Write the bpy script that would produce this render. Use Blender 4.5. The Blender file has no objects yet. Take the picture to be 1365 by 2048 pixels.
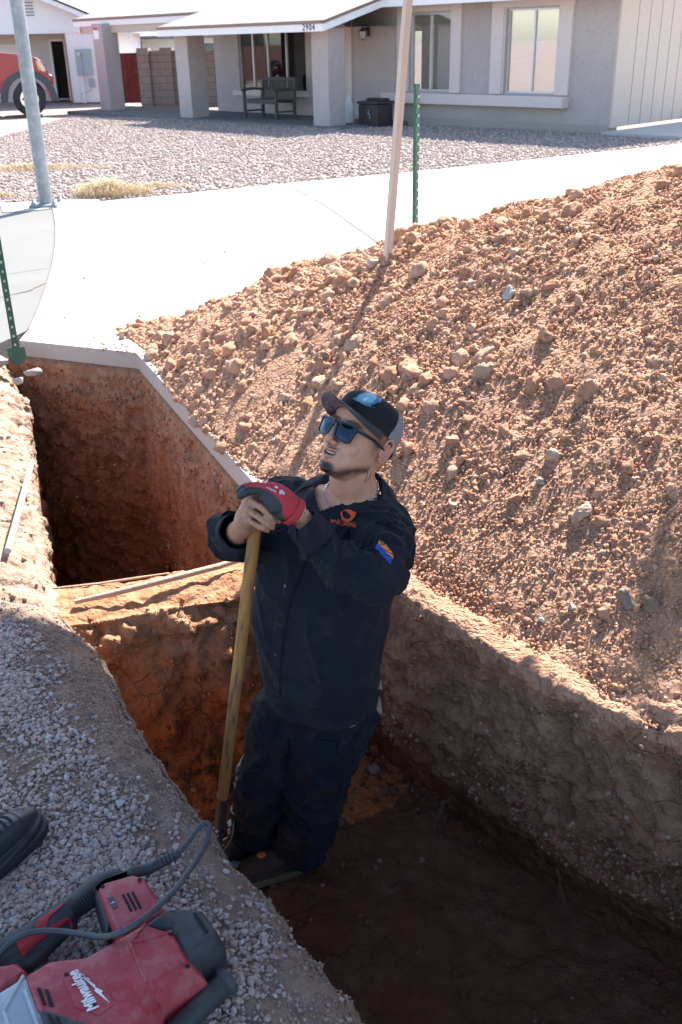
import bpy, bmesh, math, random
import numpy as np
from mathutils import Vector, Matrix, noise as mnoise
from mathutils.bvhtree import BVHTree

# ------------------------------------------------------------------ camera, sky, sun, exposure
FOC, CX, CY, EYE = 1940.0, 682.5, 1024.0, 1.65
TH, RO = math.radians(25.85), math.radians(-1.26)
FW = np.array([0, math.cos(TH), -math.sin(TH)]); UP0 = np.array([0, math.sin(TH), math.cos(TH)]); XX = np.array([1., 0, 0])
RT = math.cos(RO)*XX + math.sin(RO)*UP0; UP = -math.sin(RO)*XX + math.cos(RO)*UP0
OO = np.array([0, 0, EYE])
sc = bpy.context.scene
COL = sc.collection
cam = bpy.data.cameras.new('camera'); camo = bpy.data.objects.new('camera', cam); COL.objects.link(camo)
camo.matrix_world = Matrix(((RT[0], UP[0], -FW[0], 0), (RT[1], UP[1], -FW[1], 0), (RT[2], UP[2], -FW[2], EYE), (0, 0, 0, 1)))
cam.sensor_fit = 'VERTICAL'; cam.sensor_height = 36; cam.sensor_width = 24; cam.lens = FOC/2048*36
cam.clip_start = .05; cam.clip_end = 2000
cam.dof.use_dof = True; cam.dof.focus_distance = 2.75; cam.dof.aperture_fstop = 9
sc.camera = camo
SUN_AZ, SUN_EL = math.radians(25), math.radians(48)
SD = Vector((math.sin(SUN_AZ)*math.cos(SUN_EL), math.cos(SUN_AZ)*math.cos(SUN_EL), math.sin(SUN_EL)))
w = bpy.data.worlds.new("World"); sc.world = w; w.use_nodes = True
nt = w.node_tree; sky = nt.nodes.new('ShaderNodeTexSky'); sky.sky_type = 'NISHITA'; sky.sun_disc = False
sky.sun_elevation = SUN_EL; sky.sun_rotation = SUN_AZ; sky.air_density = 1.0; sky.dust_density = 1.2; sky.altitude = 300
nt.links.new(sky.outputs[0], nt.nodes['Background'].inputs[0]); nt.nodes['Background'].inputs[1].default_value = .115
sl = bpy.data.lights.new('sun', 'SUN'); sl.energy = 4.6; sl.angle = math.radians(.53); sl.color = (1, .955, .89)
slo = bpy.data.objects.new('sun', sl); COL.objects.link(slo); slo.rotation_euler = (-SD).to_track_quat('-Z', 'Y').to_euler()
sc.view_settings.view_transform = 'Standard'; sc.view_settings.look = 'None'; sc.view_settings.gamma = 1
sc.view_settings.exposure = 1.95
sc.cycles.use_denoising = True
sc.cycles.max_bounces = 8; sc.cycles.diffuse_bounces = 5

def ray(x, y): return FW + RT*(x-CX)/FOC - UP*(y-CY)/FOC
def G(x, y, z=0.):
    d = ray(x, y); return OO + d*(z-EYE)/d[2]
def YP(x, y, yy):
    d = ray(x, y); return OO + d*yy/d[1]
def DP(x, y, dep): return OO + ray(x, y)*dep

# ------------------------------------------------------------------ numpy noise
def _h(ix, iy, iz, s):
    n = (ix*374761393 + iy*668265263 + iz*2147483647 + s*974634777) & 0xffffffff
    n = ((n ^ (n >> 13))*1274126177) & 0xffffffff
    n = ((n ^ (n >> 16))*2246822519) & 0xffffffff
    return ((n ^ (n >> 15)) & 0xffffff)/float(0xffffff)*2-1
NR = np.array([[.36, .48, -.8], [-.8, .60, 0], [.48, .64, .6]])
def vn(p, s=0):
    p = np.asarray(p, float)@NR; i = np.floor(p).astype(np.int64); f = p-i; f = f*f*f*(f*(f*6-15)+10)
    x, y, z = i[..., 0], i[..., 1], i[..., 2]; fx, fy, fz = f[..., 0], f[..., 1], f[..., 2]
    def L(a, b, t): return a+(b-a)*t
    return L(L(L(_h(x, y, z, s), _h(x+1, y, z, s), fx), L(_h(x, y+1, z, s), _h(x+1, y+1, z, s), fx), fy),
             L(L(_h(x, y, z+1, s), _h(x+1, y, z+1, s), fx), L(_h(x, y+1, z+1, s), _h(x+1, y+1, z+1, s), fx), fy), fz)
def fbm(p, fr, oc=4, s=0, g=.5, kind=0):
    p = np.asarray(p, float); a = 1.; o = 0; tot = 0
    for k in range(oc):
        v = vn(p*fr+17.3*k, s+k)
        if kind == 1: v = 1-2*abs(v)
        if kind == 2: v = 2*abs(v)-1
        o = o+a*v; tot += a; a *= g; fr *= 2.03
    return o/tot

# ------------------------------------------------------------------ mesh helpers
def mesh(name, V, Fs, mat, parent=None, smooth=True, loc=None):
    V = np.asarray(V, np.float32).reshape(-1, 3)
    me = bpy.data.meshes.new(name)
    if isinstance(Fs, np.ndarray):
        nf, k = Fs.shape
        me.vertices.add(len(V)); me.vertices.foreach_set('co', V.ravel())
        me.loops.add(nf*k); me.loops.foreach_set('vertex_index', Fs.astype(np.int32).ravel())
        me.polygons.add(nf); me.polygons.foreach_set('loop_start', (np.arange(nf)*k).astype(np.int32))
        try: me.polygons.foreach_set('loop_total', np.full(nf, k, np.int32))
        except Exception: pass
        me.update(calc_edges=True)
    else:
        me.from_pydata([tuple(map(float, v)) for v in V], [], [tuple(f) for f in Fs]); me.update()
    me.validate()
    if smooth: me.polygons.foreach_set('use_smooth', [True]*len(me.polygons))
    o = bpy.data.objects.new(name, me); COL.objects.link(o)
    if mat: me.materials.append(mat)
    if parent is not None: o.parent = parent
    return o
def tag(o, label=None, cat=None, group=None, kind=None):
    if label: o['label'] = label
    if cat: o['category'] = cat
    if group: o['group'] = group
    if kind: o['kind'] = kind
    return o
def empty(name, label, cat, loc=(0, 0, 0), rz=0, group=None, M=None):
    o = bpy.data.objects.new(name, None); COL.objects.link(o)
    if M is not None: o.matrix_world = M
    else: o.location = loc; o.rotation_euler = (0, 0, rz)
    o.empty_display_size = .1
    return tag(o, label, cat, group)
def grid_faces(n, m, wrap=False):
    i, j = np.meshgrid(np.arange(n-1), np.arange(m if wrap else m-1), indexing='ij'); j2 = (j+1) % m
    return np.stack([i*m+j, (i+1)*m+j, (i+1)*m+j2, i*m+j2], -1).reshape(-1, 4)
def grid_normals(P):
    a = np.gradient(P, axis=0); b = np.gradient(P, axis=1); n = np.cross(a, b)
    return n/np.maximum(np.linalg.norm(n, axis=-1, keepdims=True), 1e-9)

class MB:
    """collects shapes for one mesh object"""
    def __init__(s): s.V = []; s.F = []
    def add(s, V, F):
        b = len(s.V); s.V += [tuple(map(float, v)) for v in V]; s.F += [tuple(int(i)+b for i in f) for f in F]; return s
    def box(s, c, d, M=None, bev=0.0):
        bm = bmesh.new(); bmesh.ops.create_cube(bm, size=1)
        for v in bm.verts: v.co = Vector((v.co.x*d[0], v.co.y*d[1], v.co.z*d[2]))
        if bev > 0: bmesh.ops.bevel(bm, geom=bm.edges[:], offset=bev, segments=2, affect='EDGES', profile=.6)
        for v in bm.verts:
            v.co += Vector(c)
            if M is not None: v.co = M @ v.co
        bm.verts.index_update(); s.add([v.co for v in bm.verts], [[v.index for v in f.verts] for f in bm.faces]); bm.free(); return s
    def b2(s, a, b, M=None, bev=0.0):
        a = np.array(a, float); b = np.array(b, float); return s.box((a+b)/2, abs(b-a), M, bev)
    def prism(s, pts, n, h0, h1, M=None):
        """pts: 2D polygon in XY, extruded from z=h0 to h1 (M maps it)"""
        k = len(pts); V = [Vector((p[0], p[1], h0)) for p in pts]+[Vector((p[0], p[1], h1)) for p in pts]
        if M is not None: V = [M @ v for v in V]
        F = [list(range(k))[::-1], list(range(k, 2*k))]+[[i, (i+1) % k, k+(i+1) % k, k+i] for i in range(k)]
        return s.add(V, F)
    def tube(s, pts, r, seg=10, caps=True, sx=1., M=None):
        P = np.array([tuple(p) for p in pts], float); n = len(P); r = np.broadcast_to(np.array(r, float), (n,))
        T = np.gradient(P, axis=0); T /= np.maximum(np.linalg.norm(T, axis=1, keepdims=True), 1e-9)
        ref = np.array([0, 0, 1.]) if abs(T[0][2]) < .9 else np.array([1., 0, 0])
        A = []; a = np.cross(T[0], ref); a /= np.linalg.norm(a)
        for i in range(n):
            a = a-T[i]*(a@T[i]); a /= np.linalg.norm(a); A.append(a)
        A = np.array(A); B = np.cross(T, A); t = np.arange(seg)/seg*2*math.pi
        V = (P[:, None]+r[:, None, None]*(A[:, None]*np.cos(t)[None, :, None]*sx+B[:, None]*np.sin(t)[None, :, None])).reshape(-1, 3)
        F = [list(f) for f in grid_faces(n, seg, True)]
        if caps: F += [list(range(seg)), list(range((n-1)*seg, n*seg))[::-1]]
        if M is not None: V = [M @ Vector(v) for v in V]
        return s.add(V, F)
    def build(s, name, mat, parent=None, smooth=False, bevel=0):
        o = mesh(name, s.V, s.F, mat, parent, False)
        bm = bmesh.new(); bm.from_mesh(o.data); bmesh.ops.recalc_face_normals(bm, faces=bm.faces[:]); bm.to_mesh(o.data); bm.free()
        if smooth:
            o.data.polygons.foreach_set('use_smooth', [True]*len(o.data.polygons))
            try: o.data.set_sharp_from_angle(angle=math.radians(40))
            except Exception: pass
        if bevel:
            md = o.modifiers.new('bevel', 'BEVEL'); md.width = bevel; md.segments = 2; md.limit_method = 'ANGLE'
        return o

# ------------------------------------------------------------------ material helpers
def newmat(name):
    m = bpy.data.materials.new(name); m.use_nodes = True; t = m.node_tree; b = t.nodes['Principled BSDF']; return m, t, b
def nd(t, ty, **k):
    n = t.nodes.new(ty)
    for a, v in k.items(): setattr(n, a, v)
    return n
def noise_node(t, co, scale, detail=6, rough=.6, dist=0):
    n = nd(t, 'ShaderNodeTexNoise'); n.inputs['Scale'].default_value = scale; n.inputs['Detail'].default_value = detail
    n.inputs['Roughness'].default_value = rough; n.inputs['Distortion'].default_value = dist
    if co is not None: t.links.new(co, n.inputs['Vector'])
    return n.outputs['Fac']
def ramp(t, fac, stops):
    r = nd(t, 'ShaderNodeValToRGB'); e = r.color_ramp.elements
    while len(e) > 1: e.remove(e[-1])
    e[0].position = stops[0][0]; e[0].color = (*stops[0][1], 1)
    for p, c in stops[1:]:
        x = e.new(p); x.color = (*c, 1)
    t.links.new(fac, r.inputs[0]); return r.outputs[0]
def mixc(t, fac, a, b, mode='MIX'):
    m = nd(t, 'ShaderNodeMix', data_type='RGBA', blend_type=mode)
    for s, v in ((0, fac), (6, a), (7, b)):
        if isinstance(v, (int, float)): m.inputs[s].default_value = v
        elif isinstance(v, tuple): m.inputs[s].default_value = (*v, 1)
        else: t.links.new(v, m.inputs[s])
    return m.outputs[2]
def mth(t, op, a, b=0., c=None, clamp=False):
    m = nd(t, 'ShaderNodeMath', operation=op, use_clamp=clamp)
    for s, v in ((0, a), (1, b)) + (((2, c),) if c is not None else ()):
        if isinstance(v, (int, float)): m.inputs[s].default_value = v
        else: t.links.new(v, m.inputs[s])
    return m.outputs[0]
def maprange(t, v, a, b, c=0., d=1.):
    m = nd(t, 'ShaderNodeMapRange'); t.links.new(v, m.inputs[0])
    for i, x in enumerate((a, b, c, d)): m.inputs[i+1].default_value = x
    return m.outputs[0]
def bump(t, b, h, dist=.01, strength=1.):
    n = nd(t, 'ShaderNodeBump'); n.inputs['Distance'].default_value = dist; n.inputs['Strength'].default_value = strength
    t.links.new(h, n.inputs['Height']); t.links.new(n.outputs[0], b.inputs['Normal']); return n
def pos(t): return nd(t, 'ShaderNodeNewGeometry').outputs['Position']
def obj(t): return nd(t, 'ShaderNodeTexCoord').outputs['Object']
def flat(name, col, rough=.6, metal=0., var=.12, vscale=20, bscale=0, bdist=.001, spec=.5, coat=0, dirt=None, dirtamt=.3, dscale=12):
    """plain paint/plastic/metal with slight variation, optional dirt patches and grain"""
    m, t, b = newmat(name); co = obj(t)
    f = noise_node(t, co, vscale, 5)
    c0 = tuple(max(0, x*(1-var)) for x in col); c1 = tuple(min(1, x*(1+var)) for x in col)
    c = ramp(t, f, [(.3, c0), (.7, c1)])
    if dirt:
        df = ramp(t, noise_node(t, co, dscale, 8, .7), [(.62-dirtamt*.4, (0, 0, 0)), (.78, (1, 1, 1))])
        c = mixc(t, mth(t, 'MULTIPLY', df, min(1, dirtamt*1.6)), c, dirt)
    t.links.new(c, b.inputs['Base Color'])
    b.inputs['Roughness'].default_value = rough; b.inputs['Metallic'].default_value = metal
    b.inputs['Specular IOR Level'].default_value = spec; b.inputs['Coat Weight'].default_value = coat
    if bscale: bump(t, b, noise_node(t, co, bscale, 6), bdist)
    return m

def earth(name, top, low, zsplit=(-.45, -.1), fine=1., bd=.012, cracks=.5, dustc=(.50, .36, .26), dust=.3, lump=.6, ls=(22, 75)):
    m, t, b = newmat(name); p = pos(t)
    z = nd(t, 'ShaderNodeSeparateXYZ'); t.links.new(p, z.inputs[0])
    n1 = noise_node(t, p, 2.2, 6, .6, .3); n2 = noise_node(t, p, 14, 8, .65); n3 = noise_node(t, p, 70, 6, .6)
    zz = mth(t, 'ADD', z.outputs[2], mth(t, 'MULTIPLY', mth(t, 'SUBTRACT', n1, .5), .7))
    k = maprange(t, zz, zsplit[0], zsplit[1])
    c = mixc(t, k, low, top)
    c = mixc(t, ramp(t, n2, [(.35, (.0, .0, .0)), (.7, (1, 1, 1))]), mixc(t, .55, c, (.0, .0, .0)), c) if False else c
    c = mixc(t, mth(t, 'MULTIPLY', ramp(t, n2, [(.42, (1, 1, 1)), (.6, (0, 0, 0))]), .45), c, tuple(x*.55 for x in low))
    c = mixc(t, mth(t, 'MULTIPLY', ramp(t, noise_node(t, p, 5, 9, .72), [(.5, (0, 0, 0)), (.68, (1, 1, 1))]), dust), c, dustc)
    c = mixc(t, mth(t, 'MULTIPLY', ramp(t, n3, [(.62, (0, 0, 0)), (.72, (1, 1, 1))]), .35), c, tuple(min(1, x*1.9) for x in top))
    vo = nd(t, 'ShaderNodeTexVoronoi', feature='DISTANCE_TO_EDGE'); vo.inputs['Scale'].default_value = 9
    wv = nd(t, 'ShaderNodeVectorMath', operation='ADD'); t.links.new(p, wv.inputs[0])
    nn = nd(t, 'ShaderNodeTexNoise'); nn.inputs['Scale'].default_value = 6; nn.inputs['Detail'].default_value = 1; t.links.new(p, nn.inputs['Vector'])
    sc_ = nd(t, 'ShaderNodeVectorMath', operation='SCALE'); sc_.inputs['Scale'].default_value = .12; t.links.new(nn.outputs['Color'], sc_.inputs[0]); t.links.new(sc_.outputs[0], wv.inputs[1])
    t.links.new(wv.outputs[0], vo.inputs['Vector'])
    cr = ramp(t, vo.outputs['Distance'], [(0, (1, 1, 1)), (.018, (0, 0, 0))])
    crm = mth(t, 'MULTIPLY', mth(t, 'MULTIPLY', cr, ramp(t, noise_node(t, p, 3.1, 3), [(.5, (0, 0, 0)), (.56, (1, 1, 1))])), cracks)
    t.links.new(c, b.inputs['Base Color']); b.inputs['Roughness'].default_value = .95; b.inputs['Specular IOR Level'].default_value = .15
    h = mth(t, 'ADD', mth(t, 'MULTIPLY', n2, .8), mth(t, 'MULTIPLY', noise_node(t, p, 55*fine, 8, .7), .55))
    h = mth(t, 'SUBTRACT', h, mth(t, 'MULTIPLY', crm, .9))
    for q_, a_ in ((ls[0], lump), (ls[1], lump*.55)):
        v1 = nd(t, 'ShaderNodeTexVoronoi', feature='F1'); v1.inputs['Scale'].default_value = q_; t.links.new(wv.outputs[0], v1.inputs['Vector'])
        h = mth(t, 'SUBTRACT', h, mth(t, 'MULTIPLY', v1.outputs['Distance'], a_))
    bump(t, b, h, bd)
    return m

def island(name, stops, rough=.9, bscale=60, bd=.003, spot=None):
    m, t, b = newmat(name); g = nd(t, 'ShaderNodeNewGeometry')
    c = ramp(t, g.outputs['Random Per Island'], stops)
    for e in t.nodes:
        if e.type == 'VALTORGB': pass
    n = noise_node(t, g.outputs['Position'], bscale, 6, .7)
    c = mixc(t, .5, c, ramp(t, n, [(.3, (.55, .55, .55)), (.7, (1.3, 1.3, 1.3))]), 'MULTIPLY') if False else mixc(t, mth(t, 'MULTIPLY', n, .35), c, spot or (.3, .2, .14))
    t.links.new(c, b.inputs['Base Color']); b.inputs['Roughness'].default_value = rough; b.inputs['Specular IOR Level'].default_value = .2
    bump(t, b, n, bd)
    return m

# ------------------------------------------------------------------ rock templates and scattering
rng = np.random.default_rng(7)
def ico(sub):
    bm = bmesh.new(); bmesh.ops.create_icosphere(bm, subdivisions=sub, radius=1)
    V = np.array([v.co[:] for v in bm.verts]); F = np.array([[v.index for v in f.verts] for f in bm.faces]); bm.free(); return V, F
def rock_tpl(sub, cuts, rough, seed, el=(1, 1, 1)):
    r = np.random.default_rng(seed); V, F = ico(sub)
    for _ in range(cuts):
        n = r.normal(size=3); n /= np.linalg.norm(n); d = r.uniform(.45, .85)
        k = V@n-d; V = V-np.where(k > 0, k, 0)[:, None]*n
    V = V*(1+rough*fbm(V+seed*3.1, 1.6, 3, seed)[:, None]+(rough*.7)*r.normal(size=(len(V), 1))*(.25 if sub > 2 else .5))
    return V*np.array(el), F
def rand_rot(n, r):
    q = r.normal(size=(n, 4)); q /= np.linalg.norm(q, axis=1, keepdims=True); w_, x, y, z = q.T
    return np.stack([1-2*(y*y+z*z), 2*(x*y-z*w_), 2*(x*z+y*w_), 2*(x*y+z*w_), 1-2*(x*x+z*z), 2*(y*z-x*w_), 2*(x*z-y*w_), 2*(y*z+x*w_), 1-2*(x*x+y*y)], 1).reshape(n, 3, 3)
def flat_rot(n, r, tilt=.5):
    a = r.uniform(0, 2*math.pi, n); R = np.zeros((n, 3, 3)); c, s = np.cos(a), np.sin(a)
    R[:, 0, 0] = c; R[:, 0, 1] = -s; R[:, 1, 0] = s; R[:, 1, 1] = c; R[:, 2, 2] = 1
    b = r.normal(0, tilt, n); c, s = np.cos(b), np.sin(b); T = np.zeros((n, 3, 3)); T[:, 0, 0] = 1; T[:, 1, 1] = c; T[:, 1, 2] = -s; T[:, 2, 1] = s; T[:, 2, 2] = c
    q = r.uniform(0, 2*math.pi, n); c, s = np.cos(q), np.sin(q); Z = np.zeros((n, 3, 3)); Z[:, 0, 0] = c; Z[:, 0, 1] = -s; Z[:, 1, 0] = s; Z[:, 1, 1] = c; Z[:, 2, 2] = 1
    return Z@T@R
def scatter(name, P, S, tpls, mat, r, tilt=None, smooth=False):
    n = len(P); R = rand_rot(n, r) if tilt is None else flat_rot(n, r, tilt); which = r.integers(0, len(tpls), n)
    Vs, Fs, b = [], [], 0
    for k, (TV, TF) in enumerate(tpls):
        i = np.where(which == k)[0]
        if not len(i): continue
        V = np.einsum('nij,vj->nvi', R[i], TV)*S[i][:, None, None]+P[i][:, None]
        Fs.append((TF[None]+(np.arange(len(i))*len(TV))[:, None, None]+b).reshape(-1, 3)); Vs.append(V.reshape(-1, 3)); b += V.shape[0]*V.shape[1]
    return mesh(name, np.concatenate(Vs), np.concatenate(Fs), mat, None, smooth)

def resample(pts, step):
    P = np.array(pts, float); d = np.r_[0, np.cumsum(np.linalg.norm(np.diff(P, axis=0), axis=1))]
    n = max(2, int(d[-1]/step)); u = np.linspace(0, d[-1], n); return np.stack([np.interp(u, d, P[:, k]) for k in range(P.shape[1])], 1), u

def inpoly(x, y, poly):
    poly = np.array(poly); inside = np.zeros(x.shape, bool); j = len(poly)-1
    for i in range(len(poly)):
        xi, yi = poly[i]; xj, yj = poly[j]
        c = ((yi > y) != (yj > y)) & (x < (xj-xi)*(y-yi)/((yj-yi) if yj != yi else 1e-9)+xi); inside ^= c; j = i
    return inside
# ------------------------------------------------------------------ terrain
PINK = (.42, .31, .26); RED = (.335, .135, .062); MOUND = (.44, .225, .125)
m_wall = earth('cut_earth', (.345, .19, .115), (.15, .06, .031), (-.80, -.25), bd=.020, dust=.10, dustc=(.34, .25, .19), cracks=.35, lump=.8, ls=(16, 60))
m_farwall = earth('red_cut_earth', (.48, .24, .135), (.32, .12, .055), (-1.1, -.3), bd=.022, ls=(12, 50), lump=.8, dust=.35, dustc=(.5, .34, .25))
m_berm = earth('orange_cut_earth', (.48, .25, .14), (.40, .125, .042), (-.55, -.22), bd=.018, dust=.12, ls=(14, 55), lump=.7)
m_floor = earth('dark_earth', (.175, .072, .040), (.145, .058, .033), (-1, 0), bd=.018, cracks=0, dust=.12)  # trench floor soil, a much darker brown than the cut walls
m_mound = earth('loose_red_soil', (.52, .285, .185), (.52, .285, .185), (-.2, .2), fine=1.6, bd=.015, cracks=0, dust=.3, dustc=(.56, .36, .25), lump=1.1, ls=(48, 110))
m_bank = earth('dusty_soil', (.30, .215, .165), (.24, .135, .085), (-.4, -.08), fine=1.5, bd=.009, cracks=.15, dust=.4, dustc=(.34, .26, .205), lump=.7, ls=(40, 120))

# sheet of ground reaching the horizon, with the hole of the dig
PIT = [(-2.02, 5.97), (-1.21, 5.65), (-.36, 3.69), (-.05, 3.1), (.2, 2.76), (.43, 2.48), (.6, 2.24), (.9, 1.98), (1.3, 1.62), (1.9, 1.0), (2.6, .2), (2.6, -.9),
       (1.2, -.9), (.75, -.1), (.35, .72), (.056, 1.211), (-.166, 1.522), (-.303, 1.75), (-.454, 1.968), (-.647, 2.298), (-.992, 2.883), (-1.06, 3.0), (-1.2, 3.45), (-1.42, 4.0), (-1.75, 5.0)]
bm = bmesh.new()
def loop(pts, z):
    vs = [bm.verts.new((x, y, z)) for x, y in pts]; return [bm.edges.new((vs[i], vs[(i+1) % len(vs)])) for i in range(len(vs))]
cpt = np.array(PIT).mean(0)
big = [(600*math.cos(a), 600*math.sin(a)) for a in np.linspace(0, 2*math.pi, 24, endpoint=False)]
outp = [(-2.3, 6.3), (-.95, 5.9), (.0, 3.75), (.55, 2.95), (1.2, 2.3), (2.2, 1.3), (3., .3), (3., -1.3), (1.0, -1.3), (.3, -.2), (-.1, .7), (-.6, 1.6), (-1.3, 2.8), (-1.6, 3.6), (-2.2, 5.2)]
e = loop(big, -.05)+loop(outp, -.05)
bmesh.ops.triangle_fill(bm, use_beauty=True, edges=e)
# drop faces that fell inside the hole
for f in [f for f in bm.faces if inpoly(np.array([f.calc_center_median().x]), np.array([f.calc_center_median().y]), outp)[0]]: bm.faces.remove(f)
for f in bm.faces:
    if f.normal.z < 0: f.normal_flip()
me = bpy.data.meshes.new('ground'); bm.to_mesh(me); bm.free()
m_ground = flat('gravel_ground', (.30, .235, .205), .95, var=.35, vscale=30, bscale=60, bdist=.02)
go = bpy.data.objects.new('ground', me); COL.objects.link(go); me.materials.append(m_ground); tag(go, kind='structure')

def strip(name, path, outd, prof, mat, step=.008, amp=(.03, .012, .005), ns=0, top=None, dispw=None, soft=True, horiz=False):
    """path: xy points; outd: outward direction per point; prof: (t outward, z) list"""
    A = np.array([list(p)+list(d) for p, d in zip(path, outd)], float)
    Q, u = resample(A, 1); d = np.r_[0, np.cumsum(np.linalg.norm(np.diff(A[:, :2], axis=0), axis=1))]
    n = int(d[-1]/step); uu = np.linspace(0, d[-1], n); Q = np.stack([np.interp(uu, d, A[:, k]) for k in range(4)], 1)
    # soften the outward direction
    kr = np.ones(int(.16/step)*2+1); kr /= kr.sum(); hw_ = len(kr)//2
    if n > 3*len(kr) and soft:
        Qp = np.concatenate([np.repeat(Q[:1], hw_, 0), Q, np.repeat(Q[-1:], hw_, 0)]); Q = np.stack([np.convolve(Qp[:, k], kr, 'valid') for k in range(4)], 1)
    Q[:, 2:] /= np.linalg.norm(Q[:, 2:], axis=1, keepdims=True)
    W, _ = resample(prof, step)
    P = np.zeros((n, len(W), 3)); P[..., 0] = Q[:, None, 0]+Q[:, None, 2]*W[None, :, 0]; P[..., 1] = Q[:, None, 1]+Q[:, None, 3]*W[None, :, 0]
    P[..., 2] = W[None, :, 1]
    if top is not None: P = top(P, W, uu)
    N = grid_normals(P)
    if horiz:
        hN = np.zeros_like(N); hN[..., :2] = -Q[:, None, 2:]; i0 = int(np.argmax(W[:, 0] <= .001)); kz = np.clip((np.arange(len(W))-i0)/6., 0, 1)[None, :, None]; sgn = np.sign((N*hN)[:, i0+8:].sum()); N = N*(1-kz)+hN*sgn*kz
    k = 1. if dispw is None else dispw(P, W)
    kk = np.broadcast_to(k, P.shape[:2])
    D = amp[0]*fbm(P, 2.6, 3, ns)+amp[1]*fbm(P, 11, 3, ns+5, kind=2)+amp[2]*fbm(P, 38, 2, ns+9)
    P = P+N*(D*kk)[..., None]
    o = mesh(name, P.reshape(-1, 3), grid_faces(*P.shape[:2]), mat)
    return o, P

# right wall of the trench
TR = np.array([.819, .574])
rp = [(-1.19, 5.7), (-1.19, 5.6), (-.36, 3.68), (-.05, 3.12), (.2, 2.76), (.43, 2.48), (.6, 2.24), (.9, 1.98), (1.3, 1.62), (1.9, 1.0), (2.6, .2), (2.6, -.9)]
rd = [(.9, .4)]*3+[(.86, .48), (.8, .57), (.78, .6), (.76, .62), (.72, .68), (.7, .7), (.7, .7), (.8, .5), (.9, .1)]
MS = np.array([-1, 0, 1.5, 2.8, 3.87, 4.65, 5.4, 5.9, 7]); HV = np.array([1.3, 1.3, 1.25, 1.12, .79, .52, .13, .0, -.05])
CVv = np.array([4.1, 4.0, 3.9, 3.7, 3.15, 2.95, 2.66, 2.6, 2.6]); FS = np.array([-1, 3.2, 4.3, 5.3, 6, 7]); FV = np.array([1.86, 1.86, 2.04, 2.34, 2.42, 2.42])
def moundz(x, y):
    s = -.574*x+.819*y; v = .819*x+.574*y
    h = np.interp(s, MS, HV); c = np.interp(s, MS, CVv); f = np.interp(s, FS, FV)
    tt = np.clip((v-f)/(c-f), 0, 1); a = np.sin(tt*np.pi/2)*.55+tt*.45
    b = np.clip(1-(v-c)/(np.clip(h, .2, 2)*1.6), -.2, 1); b = np.where(b > 0, b*b*(3-2*b)*.5+.5*b, b)
    z = np.where(v < c, h*a, h*b)
    edge = np.clip((v-f)/.5, 0, 1)*np.clip(h/.4, 0, 1)
    p = np.stack([x, y, 0*x], -1)
    z = z+edge*(.045*fbm(p, 1.6, 3, 31)+.02*fbm(p, 6, 3, 33))
    # long slide grooves running down the slope
    q = np.stack([s*3.2, v*.6, 0*x], -1); z = z+edge*.035*fbm(q, 1., 3, 41)
    z = np.where((v > c) & (b < .02), -.05, z)
    return np.where((v < f) | (h < .015), np.where(v < f, 0, -.05), z)
def wtop(P, W, uu):
    t = W[:, 0]; z = P[..., 2]; m = ((t > 0) & (W[:, 1] > -.15))[None]
    mz = moundz(P[..., 0], P[..., 1]); fade = np.clip((uu[:, None]-2.4)/.5, 0, 1)   # beyond the slab only
    P[..., 2] = np.where(m & (fade > 0), z*(1-fade)+fade*(mz-.030*np.clip((t-.06)/.12, 0, 1)), z)
    up_ = ((t <= .001) & (W[:, 1] > -.22))[None]; zs_ = -(-.12-W[None, :, 1])/.10*.22; P[..., 2] = np.where(up_, z*(1-fade)+fade*np.minimum(zs_, 0), P[..., 2])
    # far pit is deeper
    deep = np.clip((2.9-uu)/.5, 0, 1)[:, None]; P[..., 2] = np.where(P[..., 2] < -.4, P[..., 2]*(1+deep*.9), P[..., 2])
    return P
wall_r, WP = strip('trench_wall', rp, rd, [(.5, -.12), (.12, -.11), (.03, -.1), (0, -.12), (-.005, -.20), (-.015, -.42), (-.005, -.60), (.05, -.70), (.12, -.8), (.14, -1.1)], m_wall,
                  step=.0085, amp=(.055, .040, .016), ns=3, top=wtop, horiz=True, dispw=lambda P, W: np.interp(W[:, 0], [-.05, .0, .05, .15, .3], [1.1, .75, .55, .35, .3])[None]*np.where(P[..., 1] > 3.6, np.clip((-.10-P[..., 2])/.12, .15, 1), 1))
tag(wall_r, kind='structure')
# the part under the slab is redder
farw, FWP = strip('pit_far_wall', [(-2.3, 6.06), (-1.05, 5.57)], [(.37, .93)]*2, [(.3, -.1), (.04, -.1), (0, -.12), (-.03, -.3), (-.02, -.8), (-.05, -1.3), (-.1, -1.9)], m_farwall, step=.014, amp=(.10, .06, .012), ns=11, dispw=lambda P, W: np.clip((-.10-W[:, 1])/.15, .12, 1)[None])
tag(farw, kind='structure')
# split the wall material: faces by position
wall_r.data.materials.append(m_farwall)
wall_r.data.materials.append(m_mound); cen = WP[:-1, :-1].reshape(-1, 3); far = (cen[:, 1] > 3.35+.25*fbm(cen, 3, 2, 5)).astype(np.int32); far = np.where((cen[:, 2] > -.03+.05*fbm(cen, 8, 3, 6)) & (cen[:, 1] < 3.6), 2, far).astype(np.int32); wall_r.data.polygons.foreach_set('material_index', far)

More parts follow.
